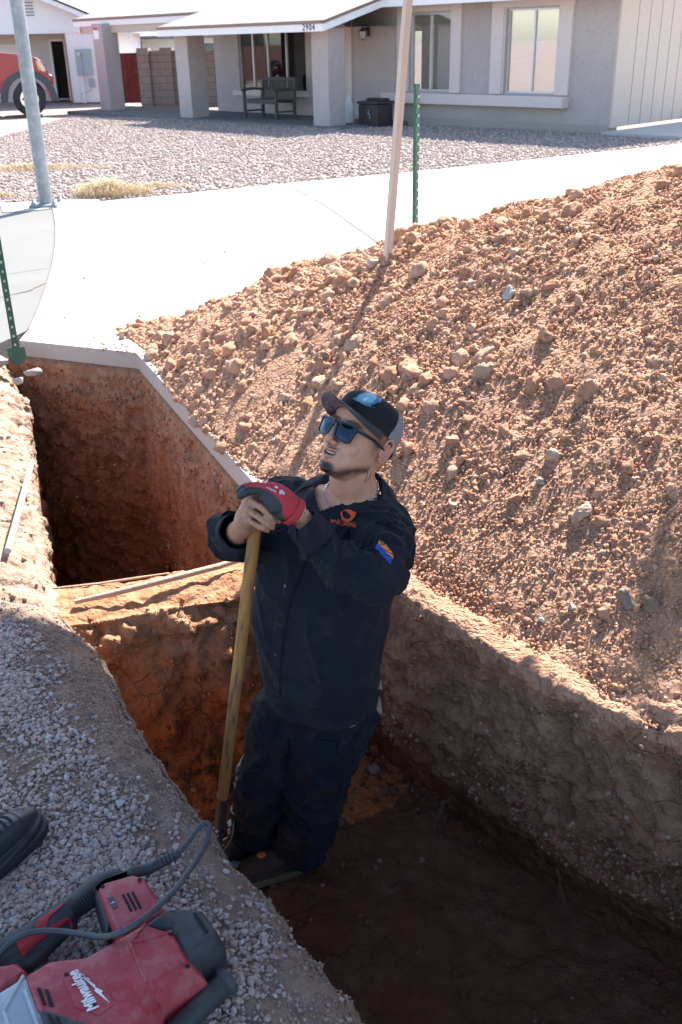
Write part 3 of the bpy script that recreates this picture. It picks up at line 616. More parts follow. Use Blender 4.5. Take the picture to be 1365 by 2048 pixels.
# square columns
colm = []
for (u, w_, h, s) in ((5.86, 1.66, 1.98, .5), (10.78, 1.63, 1.98, .52), (15.50, 1.02, 2.24, .5)):
    colm.append(hb('porch_column', m_stucco, [((u-s/2, w_-s/2, -.02), (u+s/2, w_+s/2, h))], bev=.015))
# roof: one slope, L shaped eaves
def rz(w_): return 2.05+.257*(2.3-w_)
roofm = MB(); th_ = .05
for (u0, u1, w0) in ((-.6, 5.33, .6), (5.33, 11.08, 2.3), (11.08, 17.12, 1.0)):
    V = [(u0, w0, rz(w0)), (u1, w0, rz(w0)), (u1, -4.5, rz(-4.5)), (u0, -4.5, rz(-4.5))]
    roofm.add([(a, b, c-th_) for a, b, c in V]+V, [(3, 2, 1, 0), (4, 5, 6, 7), (0, 1, 5, 4), (1, 2, 6, 5), (2, 3, 7, 6), (3, 0, 4, 7)])
roof = roofm.build('roof', m_shing, house)
fa = MB(); dp = MB(); so = MB()
def fascia(u0, w0, u1, w1):
    z0, z1 = rz(w0)-.05, rz(w1)-.05; d = Vector((u1-u0, w1-w0, 0)).normalized(); n_ = Vector((-d.y, d.x, 0))*.02
    for M_, (za, zb), of in ((fa, (-.15, -.012), 1.0), (dp, (-.012, .052), 1.9)):
        n2 = n_*of
        V = [(u0-n2.x, w0-n2.y, z0+za), (u1-n2.x, w1-n2.y, z1+za), (u1+n2.x, w1+n2.y, z1+za), (u0+n2.x, w0+n2.y, z0+za)]; V += [(a, b, c+(zb-za)) for a, b, c in V]
        M_.add(V, [(3, 2, 1, 0), (4, 5, 6, 7), (0, 1, 5, 4), (1, 2, 6, 5), (2, 3, 7, 6), (3, 0, 4, 7)])
fascia(-.6, .6, 5.33, .6); fascia(5.33, 2.3, 11.08, 2.3); fascia(11.08, 1.0, 17.12, 1.0); fascia(5.33, .62, 5.33, 2.3); fascia(11.08, 2.3, 11.08, 1.02); fascia(17.12, -4.5, 17.12, 1.0); fascia(-.6, -4.5, -.6, .6)
fa.build('fascia', m_white, roof); dp.build('drip_edge', m_brown, roof)
for (u0, u1, w0, w1) in ((5.36, 11.05, 2.26, .01), (11.1, 17.08, .97, -3)):
    so.add([(u0, w0, rz(w0)-.14), (u1, w0, rz(w0)-.14), (u1, w1, rz(w0)-.12), (u0, w1, rz(w0)-.12)], [(0, 1, 2, 3)])
so.build('soffit', m_soffit, roof)
MB().b2((11.3, .82, 2.0), (17.0, .97, 2.24)).build('carport_beam', m_soffit, house)
# lettering helper: flat text, extruded a little, in a frame M
def text(name, s, size, M_, mat, parent=None, ext=.002, align='CENTER', sx=1., bold=0, shear=0, spacing=1.):
    cu_ = bpy.data.curves.new(name, 'FONT'); cu_.body = s; cu_.size = size; cu_.extrude = ext; cu_.align_x = align; cu_.align_y = 'CENTER'; cu_.offset = bold; cu_.shear = shear; cu_.space_character = spacing; cu_.resolution_u = 3
    t_ = bpy.data.objects.new(name, cu_); COL.objects.link(t_); dg = bpy.context.evaluated_depsgraph_get()
    me_ = bpy.data.meshes.new_from_object(t_.evaluated_get(dg)); bpy.data.objects.remove(t_)
    me_.transform(Matrix.Diagonal((sx, 1, 1, 1))); me_.transform(M_); me_.materials.clear(); me_.materials.append(mat)
    o_ = bpy.data.objects.new(name, me_); COL.objects.link(o_)
    if parent is not None: o_.parent = parent
    return o_
def frame(o_, x, y):   # origin, text right, text up
    x = Vector(x).normalized(); y = Vector(y); y = (y-x*y.dot(x)).normalized(); z = x.cross(y)
    return Matrix(((x.x, y.x, z.x, o_[0]), (x.y, y.y, z.y, o_[1]), (x.z, y.z, z.z, o_[2]), (0, 0, 0, 1)))
text('house_number', '2904', .17, frame((5.72, 2.325, rz(2.3)-.125), (-1, 0, 0), (0, 0, 1)), m_black, house, .004, spacing=1.15)
# porch floor
slab_ = MB().b2((5.1, -.2, -.1), (16.3, 2.05, .035)).build('porch_floor', m_old); slab_.matrix_world = MH; tag(slab_, kind='structure')
sp_ = MB().b2((-1.9, -9, -.1), (-.07, .35, .05)).build('side_path', m_conc); sp_.matrix_world = MH; tag(sp_, kind='structure')
# carriage lamp
lm = empty('wall_lantern', 'black carriage lantern with clear panes on the stucco wall right of the door', 'lantern', M=MH @ Matrix.Translation((6.30, 0, 1.86)))
MB().box((0, .015, .0), (.11, .03, .22), bev=.012).tube([(0, .03, .02), (0, .10, .06), (0, .15, .10), (0, .17, .05)], .012, 8).build('bracket', m_black, lm, smooth=True)
MB().tube([(0, .17, .06), (0, .17, .04), (0, .17, -.01)], [.015, .05, .095], 6).tube([(0, .17, .1), (0, .17, .06)], .012, 6).build('lantern_cap', m_black, lm)
MB().tube([(0, .17, -.012), (0, .17, -.16)], [.075, .05], 6).build('lantern_glass', flat('frosted_glass', (.75, .75, .72), .3), lm)
cg = MB()
for k in range(6):
    a = k*math.pi/3; cg.tube([(.078*math.cos(a), .17+.078*math.sin(a), -.012), (.054*math.cos(a), .17+.054*math.sin(a), -.165)], .006, 4)
cg.tube([(0, .17, -.16), (0, .17, -.18)], [.055, .02], 6); cg.build('lantern_cage', m_black, lm)
# bench on the porch
m_bench = flat('weathered_wood', (.075, .072, .066), .85, var=.3, vscale=30, bscale=50, bdist=.004)
bn = empty('garden_bench', 'weathered grey slatted wooden bench under the dark porch window', 'bench', M=MH @ Matrix.Translation((8.72, .92, .035)))
for sx_ in (-.58, .58):
    MB().b2((sx_-.03, .26, 0), (sx_+.03, .32, .60)).build('leg', m_bench, bn)
    MB().prism([(-.31, 0), (-.25, 0), (-.24, .42), (-.31, .88), (-.37, .88), (-.31, .42)], 0, sx_-.03, sx_+.03, Matrix(((0, 0, 1, 0), (1, 0, 0, 0), (0, 1, 0, 0), (0, 0, 0, 1)))).build('leg', m_bench, bn)
    MB().tube([(sx_, -.28, .62), (sx_, -.05, .645), (sx_, .2, .64), (sx_, .35, .61)], .032, 8, sx=1).build('armrest', m_bench, bn, smooth=True)
    MB().b2((sx_-.02, -.27, .14), (sx_+.02, .28, .18)).build('stretcher', m_bench, bn)
s_ = MB()
for k in range(6): s_.b2((-.6, -.24+k*.092, .40), (.6, -.24+k*.092+.07, .425))
s_.b2((-.58, .27, .33), (.58, .30, .40)).b2((-.58, -.29, .33), (.58, -.26, .40)); s_.build('seat', m_bench, bn)
s_ = MB(); Mt = Matrix.Translation((0, -.27, .43)) @ Matrix.Rotation(math.radians(9), 4, 'X')
for k in range(13): s_.b2((-.52+k*.085-.024, -.012, .03), (-.52+k*.085+.024, .012, .40), Mt)
s_.b2((-.56, -.02, .40), (.56, .02, .465), Mt).b2((-.56, -.02, -.02), (.56, .02, .04), Mt); s_.build('backrest', m_bench, bn)
# hose box and things beside the door
m_resin = flat('dark_resin', (.035, .027, .027), .6, bscale=80, bdist=.004)
hx = empty('hose_box', 'dark brown resin hose box with a lid beside the right porch column', 'box', M=MH @ Matrix.Translation((5.12, 1.0, 0)))
MB().b2((-.28, -.24, 0), (.28, .24, .44), bev=.02).build('body', m_resin, hx, smooth=True)
MB().b2((-.31, -.27, .45), (.31, .27, .50), bev=.02).box((0, -.08, .53), (.5, .22, .05), bev=.015).build('lid', m_resin, hx, smooth=True)
MB().b2((-.2, .242, .30), (.1, .248, .40)).build('hose_slot', m_black, hx)
MB().tube([(-.05, .25, .33), (-.06, .29, .28), (-.1, .27, .22), (-.08, .26, .16)], .012, 6).build('hose', flat('grey_hose', (.25, .28, .3), .5), hx, smooth=True)
for k in range(5): MB().b2((-.285-.004, -.2+k*.09, .05), (-.281, -.2+k*.09+.02, .40)).build('side_rib', m_black, hx) if k == 0 else None
jg = MB().tube([(0, 0, 0), (0, 0, .22), (0, 0, .28), (0, 0, .33), (0, 0, .38)], [.07, .07, .05, .025, .025], 12).build('white_jug', m_white, smooth=True); jg.matrix_world = MH @ Matrix.Translation((5.98, .95, .035)) @ Matrix.Scale(1.5, 4); tag(jg, 'tall white jug half hidden behind the porch column by the door', 'jug')

# ------------------------------------------------------------------ neighbours on the left
nb = empty('white_garage_house', 'white painted neighbour garage with a meter box and a dark open side door', 'garage', loc=(-8.66, 35.2, 0), rz=math.radians(4))
m_wsid = flat('white_siding', (.80, .79, .78), .8, var=.05, bscale=12, bdist=.005); m_wood = flat('raw_trim', (.30, .18, .11), .9)
MB().b2((0, 0, 0), (1.7, .2, 2.12)).b2((1.5, .2, 0), (1.7, 7, 2.12)).build('wall', m_wsid, nb)
MB().prism([(-6, 2.12), (1.72, 2.12), (1.72, 2.2), (-2.4, 3.9), (-6, 3.9)], 0, -.02, .2, Matrix(((1, 0, 0, 0), (0, 0, 1, 0), (0, 1, 0, 0), (0, 0, 0, 1)))).build('gable_wall', m_wsid, nb)
bk = MB().b2((-6, 1.6, 0), (-.75, 1.75, 2.15)).b2((-.33, 1.6, 0), (0.1, 1.75, 2.15)).b2((-.75, 1.6, 1.86), (-.33, 1.75, 2.15)).build('back_wall', flat('carport_wall', (.56, .51, .46), .8), nb)
MB().b2((-.80, 1.56, 0), (-.75, 1.60, 1.92)).b2((-.33, 1.56, 0), (-.28, 1.60, 1.92)).b2((-.8, 1.56, 1.86), (-.28, 1.60, 1.93)).build('door_frame', m_white, nb); MB().b2((-3.2, 1.56, .9), (-1.9, 1.6, 1.8)).build('window', m_white, nb)
MB().b2((-1.4, 3.4, 0), (.4, 3.5, 2.1)).b2((-1.4, 1.8, 0), (-1.3, 3.4, 2.1)).b2((.3, 1.8, 0), (.4, 3.4, 2.1)).build('dim_interior', m_room, nb)
MB().b2((-.02, -.03, 0), (.03, -.005, 2.12)).build('corner_trim', m_wood, nb)
MB().b2((-6, -.04, 2.08), (1.75, -.022, 2.14)).build('band_trim', m_white, nb)
rf = MB(); V = [(-2.5, -.5, 4.02), (2.2, -.5, 2.08), (2.2, 8, 2.08), (-2.5, 8, 4.02)]; rf.add([(a, b, c-.04) for a, b, c in V]+V, [(3, 2, 1, 0), (4, 5, 6, 7), (0, 1, 5, 4), (1, 2, 6, 5), (2, 3, 7, 6), (3, 0, 4, 7)])
V = [(-7, -.5, 2.4), (-2.5, -.5, 4.02), (-2.5, 8, 4.02), (-7, 8, 2.4)]; rf.add([(a, b, c-.04) for a, b, c in V]+V, [(3, 2, 1, 0), (4, 5, 6, 7), (0, 1, 5, 4), (1, 2, 6, 5), (2, 3, 7, 6), (3, 0, 4, 7)])
rfo = rf.build('roof', m_shing2, nb)
V = [(-2.5, -.53, 4.0), (2.22, -.53, 2.05), (2.22, -.53, 1.90), (-2.5, -.53, 3.85)]; MB().add(V+[(a, b+.03, c) for a, b, c in V], [(0, 1, 2, 3), (7, 6, 5, 4), (0, 4, 5, 1), (1, 5, 6, 2), (2, 6, 7, 3), (3, 7, 4, 0)]).build('bargeboard', m_white, rfo)
V = [(-2.5, -.55, 4.06), (2.24, -.55, 2.11), (2.24, -.55, 2.05), (-2.5, -.55, 4.0)]; MB().add(V+[(a, b+.06, c) for a, b, c in V], [(0, 1, 2, 3), (7, 6, 5, 4), (0, 4, 5, 1), (1, 5, 6, 2), (2, 6, 7, 3), (3, 7, 4, 0)]).build('drip_edge', m_black, rfo)
lv = MB()
for k in range(9): lv.box((-.98, -.04, 2.62+k*.09), (.26, .03, .03))
lv.build('louvre_vent', flat('vent', (.2, .2, .2), .7), nb)
m_gbox = flat('grey_meter_paint', (.33, .38, .40), .5, var=.05)
eb = MB().b2((.30, -.14, .82), (.80, -.002, 1.60), bev=.01).build('meter_box', m_gbox, nb); MB().tube([(.42, -.15, 1.46), (.42, -.22, 1.46)], .07, 14).build('meter', flat('meter_glass', (.5, .5, .48), .3), eb, smooth=True)
MB().b2((.50, -.145, .84), (.508, -.138, 1.5)).build('door_seam', m_black, eb)
MB().tube([(.42, -.05, .82), (.42, -.05, -.02)], .045, 10).build('conduit', m_white, nb, smooth=True)
MB().b2((.62, -.1, .48), (.82, -.002, .72), bev=.008).tube([(.7, -.05, .48), (.68, -.05, .38), (.5, -.05, .3), (.35, -.05, .3), (.3, -.05, .1)], .01, 6).build('phone_box', m_gbox, nb)
# ladder leaning in the doorway
ld_ = empty('red_ladder', 'red step ladder leaning inside the dark garage doorway', 'ladder', loc=(-9.13, 37.25, 0), rz=math.radians(4))
m_lad = flat('ladder_red', (.35, .06, .05), .5)
for sx_ in (-.09, .12): MB().tube([(sx_, -.25, 0), (sx_*.7, .0, 1.35)], .022, 6).build('rail', m_lad if sx_ < 0 else m_alum, ld_)
for k in range(5): MB().tube([(-.09, -.22+k*.05, .2+k*.25), (.11, -.22+k*.05, .2+k*.25)], .014, 6).build('rung', m_alum, ld_)

# block wall with piers and the red gate
m, t, b = newmat('block_wall'); p = nd(t, 'ShaderNodeTexCoord').outputs['Object']
cb = nd(t, 'ShaderNodeCombineXYZ'); sp = nd(t, 'ShaderNodeSeparateXYZ'); t.links.new(p, sp.inputs[0]); t.links.new(mth(t, 'ADD', sp.outputs[0], sp.outputs[1]), cb.inputs[0]); t.links.new(sp.outputs[2], cb.inputs[1])
br = nd(t, 'ShaderNodeTexBrick'); br.inputs['Scale'].default_value = 1; br.inputs['Brick Width'].default_value = .40; br.inputs['Row Height'].default_value = .20; br.inputs['Mortar Size'].default_value = .010
for s, c in (('Color1', (.31, .28, .27)), ('Color2', (.275, .25, .24)), ('Mortar', (.18, .165, .16))): br.inputs[s].default_value = (*c, 1)
t.links.new(cb.outputs[0], br.inputs['Vector']); t.links.new(mixc(t, mth(t, 'MULTIPLY', noise_node(t, p, 40, 5), .3), br.outputs['Color'], (.40, .33, .29)), b.inputs['Base Color']); b.inputs['Roughness'].default_value = .95; bump(t, b, br.outputs['Fac'], -.01); m_block = m
bw = empty('block_wall', 'grey concrete block wall with raised piers behind the porch columns', 'wall', loc=(-5.98, 33.2, 0), rz=math.radians(-6))
MB().b2((.17, 0, -.05), (7.5, .18, 1.52)).build('wall_panel', m_block, bw)
for u in (0, .72, 2.45): MB().b2((u, -.08, -.05), (u+.36, .26, 1.60)).build('pier', m_block, bw)
m_gate = flat('red_stain_boards', (.16, .022, .018), .8, var=.4, vscale=9, bscale=30)
gt = empty('wooden_gate', 'dark red vertical board gate between the leftmost column and the block wall', 'gate', loc=(-6.78, 33.55, 0), rz=math.radians(0))
g_ = MB()
for k in range(6): g_.box((.06+k*.115, .01*(k % 2), .74), (.118, .025, 1.42))
g_.build('board_panel', m_gate, gt); MB().b2((.70, -.01, 0), (.73, .03, 1.5)).b2((-.04, -.01, 1.45), (.73, .03, 1.47)).build('gate_frame', m_black, gt)
# sign on the left column
sg = empty('small_sign', 'small white notice with a red heading fixed to the leftmost column', 'sign', M=MH @ Matrix.Translation((15.52, 1.02+.257, 2.02)))
MB().b2((-.13, 0, -.17), (.15, .008, .15)).build('plate', m_white, sg); MB().b2((-.12, .008, .05), (.14, .011, .14)).build('heading', flat('sign_red', (.5, .12, .1), .6), sg)
# floodlight under the eave corner
fl_ = empty('floodlight', 'white double floodlight under the left tip of the porch roof', 'lamp', M=MH @ Matrix.Translation((16.9, .95, 2.16)))
MB().box((0, 0, .0), (.1, .1, .06)).build('junction_box', m_white, fl_)
for s in (-1, 1): MB().tube([(0, 0, -.02), (s*.05, .05, -.06), (s*.08, .11, -.10)], [.02, .04, .06], 10).build('lamp_head', m_white, fl_, smooth=True)
# far white house
fh = empty('white_back_house', 'low white house with a pale shingle roof behind the block wall', 'house', loc=(-9.6, 45, 0), rz=math.radians(-3))
MB().b2((0, 0, 0), (13, .2, 2.05)).build('wall', m_white, fh)
V = [(-.6, -.5, 2.02), (13.5, -.5, 2.02), (13.5, 6, 3.4), (-.6, 6, 3.4)]; MB().add(V+[(a, b, c-.12) for a, b, c in V], [(0, 1, 2, 3), (7, 6, 5, 4), (0, 4, 5, 1), (1, 5, 6, 2), (2, 6, 7, 3), (3, 7, 4, 0)]).build('roof', m_shing2, fh)
for x0, x1, z0, z1 in ((1.25, 1.75, 1.1, 1.85), (4.35, 5.6, .9, 1.72), (.2, .65, 1.1, 1.8)):
    wf = MB().b2((x0-.08, -.05, z0-.06), (x1+.08, -.004, z1+.08)).build('window_frame', m_white, fh)
    MB().b2((x0, -.055, z0), ((x0+x1)/2-.03, -.052, z1)).b2(((x0+x1)/2+.03, -.055, z0), (x1, -.052, z1)).build('pane', flat('pane_green', (.10, .16, .14), .15), wf)

# ------------------------------------------------------------------ red truck
tp = Y0 = YP(60, 200, 28.5); m_red = flat('truck_red', (.30, .002, .011), .25, var=.05, coat=.8); m_flare = flat('dark_flare', (.05, .055, .065), .55); m_tyre = flat('tyre_rubber', (.03, .03, .03), .8, bscale=60, bdist=.01); m_chrome = flat('chrome', (.7, .7, .7), .15, 1.)
tk = empty('pickup_truck', 'red lifted pickup truck with dark fender flares parked by the white garage', 'truck', loc=(tp[0], 28.5, 0), rz=math.radians(15))
XZ = Matrix(((1, 0, 0, 0), (0, 0, 1, 0), (0, 1, 0, 0), (0, 0, 0, 1)))
def arch(cx, r_, n=12): return [(cx-r_*math.cos(a), .43+r_*math.sin(a)) for a in np.linspace(.0, math.pi, n)]
prof_ = [(.50, .62), (.60, .72), (.62, 1.0), (.56, 1.14), (.42, 1.36), (.30, 1.44), (-.1, 1.52), (-.62, 1.58), (-.75, 1.6), (-5.4, 1.6), (-5.42, .8), (-4.25, .62)]+[(x, z) for x, z in arch(-3.7, .55)[::1]][0:0]+[(-4.22, .55), (-.62, .55)]+arch(0, .56)+[(.50, .55)]
MB().prism(prof_, 0, 0, 1.95, XZ).build('body', m_red, tk, bevel=.03)
cab = [(-.75, 1.6), (-1.35, 2.12), (-1.6, 2.16), (-3.0, 2.16), (-3.15, 1.6)]
cb_ = MB().prism(cab, 0, .12, 1.83, XZ).build('cab', m_red, tk, bevel=.04); MB().prism([(-.98, 1.64), (-1.42, 2.04), (-2.2, 2.06), (-2.2, 1.64)], 0, .105, .115, XZ).prism([(-2.3, 1.64), (-2.3, 2.06), (-2.95, 2.04), (-3.02, 1.64)], 0, .105, .115, XZ).build('side_window', flat('truck_glass', (.03, .04, .05), .05), cb_)
MB().add([(-.79, .2, 1.62), (-.79, 1.75, 1.62), (-1.32, 1.7, 2.08), (-1.32, .25, 2.08)], [(0, 1, 2, 3)]).build('windscreen', flat('truck_screen', (.3, .34, .4), .05, .5), cb_)
fla = [(.74*math.cos(a)*-1, .43+.70*math.sin(a)) for a in np.linspace(-.1, math.pi+.1, 16)]+[(.56*math.cos(a)*-1, .43+.56*math.sin(a)) for a in np.linspace(math.pi+.1, -.1, 16)]
for cx in (0, -3.7): MB().prism([(x+cx, z) for x, z in fla], 0, -.07, .02, XZ).build('fender_flare', m_flare, tk, bevel=.02)
for cx in (0, -3.7):
    for cy in (.12, 1.82):
        wh = MB().tube([(cx, cy-.15, .43), (cx, cy-.13, .43), (cx, cy+.13, .43), (cx, cy+.15, .43)], [.38, .43, .43, .38], 28).build('wheel', m_tyre, tk, smooth=True)
        rm = MB().tube([(cx, cy-.155, .43), (cx, cy-.152, .43)], .24, 20)
        rm.build('rim', m_chrome, wh)
        sp2 = MB()
        for k in range(6):
            a = k*math.pi/3; sp2.tube([(cx+.09*math.cos(a), cy-.157, .43+.09*math.sin(a)), (cx+.19*math.cos(a), cy-.157, .43+.19*math.sin(a))], .03, 6)
        sp2.build('rim_hole', m_black, wh)
MB().prism([(.42, 1.1), (.52, 1.1), (.50, 1.2), (.40, 1.36), (.30, 1.36)], 0, -.012, .25, XZ).build('headlight', flat('lamp_glass', (.7, .62, .5), .15), tk); MB().prism([(.34, 1.12), (.40, 1.12), (.34, 1.3), (.28, 1.34)], 0, -.014, .1, XZ).build('indicator', flat('indicator_amber', (.8, .28, .03), .3), tk)
MB().b2((-2.9, -.12, .50), (-.72, .02, .58)).build('running_board', m_chrome, tk, bevel=.02)
MB().prism([(.45, .60), (.66, .62), (.69, .98), (.58, 1.04), (.5, 1.02)], 0, -.02, 1.97, XZ).build('bumper', m_red, tk, bevel=.03)
text('door_lettering', 'SIERRA', .085, frame((-.80, -.008, 1.02), (1, 0, 0), (0, 0, 1)), m_chrome, tk, .003)
# ------------------------------------------------------------------ posts, pipes, weeds, rocks
m_galv = flat('galvanised_steel', (.24, .265, .28), .5, .35, var=.18, vscale=6, bscale=20, bdist=.001, dirt=(.5, .48, .44), dirtamt=.3)
pl = empty('steel_light_pole', 'tall galvanised steel pole on a bolted base plate by the gravel yard', 'pole', loc=(-3.34, 11.72, 0))
MB().tube([(0, 0, .02), (0, 0, 2), (0, 0, 6.5)], [.078, .072, .055], 24).build('shaft', m_galv, pl, smooth=True)
MB().b2((-.16, -.16, .012), (.16, .16, .035), bev=.004).build('base_plate', m_galv, pl)
for a, b in ((-.12, -.12), (.12, -.12), (-.12, .12), (.12, .12)): MB().tube([(a, b, .035), (a, b, .062)], .026, 6).tube([(a, b, .06), (a, b, .10)], .012, 8).build('anchor_bolt', m_galv, pl)
slab('pole_footing', [(-3.72, 11.30), (-3.35, 11.42), (-2.75, 11.92), (-2.82, 12.12), (-3.4, 12.2), (-3.95, 11.95)], -.1, .008, m_conc)
# timber stake in the mound
m, t, b = newmat('stake_timber'); p = obj(t)
mp = nd(t, 'ShaderNodeMapping'); mp.inputs['Scale'].default_value = (30, 30, 2.2); t.links.new(p, mp.inputs[0]); n = noise_node(t, mp.outputs[0], 1.5, 8, .65)
t.links.new(ramp(t, n, [(.35, (.56, .45, .36)), (.6, (.64, .54, .45)), (.8, (.48, .36, .27))]), b.inputs['Base Color']); b.inputs['Roughness'].default_value = .85; bump(t, b, n, .002)
a0 = Vector((.232, 4.70, .50)); a1 = Vector((.335, 4.70, 1.807)); dd = (a1-a0).normalized()
stk = MB().b2((-.016, -.016, 0), (.016, .016, 2.0), bev=.002).build('timber_stake', m); stk.matrix_world = Matrix.Translation(a0) @ dd.to_track_quat('Z', 'Y').to_matrix().to_4x4() @ Matrix.Rotation(math.radians(28), 4, 'Z')
tag(stk, 'tall square raw timber stake leaning out of the dirt mound', 'stake')
# steel T posts
m_green = flat('green_post_paint', (.012, .085, .055), .45, var=.2, dirt=(.2, .2, .17), dirtamt=.25); m_stud = flat('worn_stud', (.42, .47, .44), .5)
def tpost(loc, h, rz_, label, plate):
    e_ = empty('fence_post', label, 'post', loc=loc, rz=rz_, group='green steel fence posts')
    s_ = MB().b2((-.019, -.0025, 0), (.019, .0025, h)).b2((-.0025, .0026, 0), (.0025, .03, h)); n0 = len(s_.F); z = .12
    while z < h-.03: s_.b2((-.006, -.009, z), (.006, -.0024, z+.014)); z += .055
    o_ = s_.build('post_rail', m_green, e_); o_.data.materials.append(m_stud)
    for p_ in o_.data.polygons:
        if max(p_.vertices) >= 16: p_.material_index = 1
    if plate: MB().prism([(-.052, .02), (.052, .02), (.052, -.05), (.035, -.08), (-.035, -.08), (-.052, -.05)], 0, -.007, -.003, Matrix(((1, 0, 0, 0), (0, 0, 1, 0), (0, 1, 0, .09), (0, 0, 0, 1)))).build('anchor_plate', m_green, e_)
    return e_
q = G(36, 720, -.06); tpost((q[0], q[1], -.09), 1.35, math.radians(18), 'green steel fence post with an anchor plate at the left corner of the slab', True)
tpost((.53, 6.5, .0), 1.41, math.radians(50), 'green steel fence post standing behind the crest of the mound', False)
# broken concrete near the left post
m_chunk = island('broken_concrete', [(0, (.30, .27, .245)), (1, (.38, .34, .31))], bscale=40, bd=.006, spot=(.33, .24, .18))
ch = [(q[0]-.16, q[1]-.05, -.05, .10), (q[0]-.30, q[1]-.2, -.07, .08), (q[0]+.1, q[1]-.06, -.12, .05), (q[0]-.1, q[1]-.22, -.12, .045), (q[0]+.04, q[1]-.16, -.14, .04), (q[0]-.33, q[1]+.05, -.03, .12)]
for k, (x, y, z, s) in enumerate(ch):
    V, F_ = rock_tpl(4, 7, .12, 300+k, (1.2, .9, .6)); o = mesh('concrete_chunk', V*s+np.array([x, y, z]), F_, m_chunk, smooth=False)
    tag(o, ['large pale broken concrete chunk left of the green anchor plate', 'pale concrete chunk at the far left edge below the sidewalk', 'small concrete lump against the slab corner right of the green post', 'fist sized concrete lump in front of the green post', 'small concrete lump just below the green anchor plate', 'widest broken concrete block behind the left green post'][k], 'concrete chunk', 'broken concrete by the left post')
# pipes
m_pvc = flat('dusty_white_pipe', (.34, .33, .31), .5, var=.08, dirt=(.45, .27, .17), dirtamt=.5, dscale=20)
pa = G(16, 1102, -.085); pb = G(64, 926, -.11)
tag(MB().tube([pa, (pa+pb)/2+np.array([.005, 0, .01]), pb], .0135, 14).build('white_pipe', m_pvc, smooth=True), 'straight white plastic pipe lying on the sunlit dirt left of the deep pit', 'pipe')
m_clay = flat('muddy_pipe', (.50, .33, .23), .8, var=.15, dirt=(.46, .27, .17), dirtamt=.6, dscale=18, bscale=50, bdist=.004)
pts = [G(150, 1204, -.19), G(230, 1186, -.172), G(300, 1168, -.165), G(370, 1150, -.165), G(440, 1132, -.17), G(500, 1113, -.17), G(520, 1105, -.18)]
tag(MB().tube(pts, [.009, .012, .0125, .0125, .012, .010, .008], 12).build('muddy_pipe', m_clay, smooth=True), 'mud caked thin pipe crossing the top of the dirt berm', 'pipe')
pts = [G(105, 1177, -.205), G(200, 1167, -.20), G(280, 1155, -.195), G(340, 1146, -.20)]
tag(MB().tube(pts, [.004, .005, .005, .003], 8).build('thin_conduit', m_clay, smooth=True), 'thin pale conduit half buried along the far rim of the berm', 'conduit')
# roots hanging from the right wall
m_root = flat('roots', (.055, .03, .02), .9, var=.3)
def root(pts, r0, label, n_side=3, seed=1):
    rr = np.random.default_rng(seed); m_ = MB(); P_, _ = resample(pts, .02); P_ = P_+rr.normal(0, .004, P_.shape); m_.tube(P_, np.linspace(r0, r0*.35, len(P_)), 6)
    for k in range(n_side):
        i = rr.integers(len(P_)//4, len(P_)-2); d = rr.normal(size=3)*.03+np.array([0, 0, -.05]); m_.tube([P_[i], P_[i]+d*.5+rr.normal(0, .006, 3), P_[i]+d], [r0*.5, r0*.35, r0*.2], 5)
    tag(m_.build('root', m_root, smooth=True), label, 'root', 'roots poking out of the trench wall')
root([G(872, 1630, -.62)+[.05, .05, .02], G(870, 1650, -.66), G(868, 1690, -.72)], .006, 'short pale root stub hanging low in the wall right of the worker', 3, 2)
root([G(1085, 1670, -.58), G(1082, 1700, -.63), G(1078, 1735, -.68)], .006, 'pale root stub in the undercut below the middle of the right wall', 3, 3)
root([G(1115, 1740, -.6), G(1125, 1790, -.68), G(1130, 1840, -.76), G(1142, 1880, -.84)], .005, 'long forked root dangling from the lower right wall to the floor', 4, 4)
root([G(1255, 1590, -.35), G(1215, 1610, -.38), G(1175, 1655, -.42)], .003, 'thin root lying across the face of the right wall', 2, 5)
root([G(780, 1775, -.9), G(805, 1765, -.89), G(830, 1768, -.9)], .007, 'short root lying on the trench floor right of the boots', 1, 6)
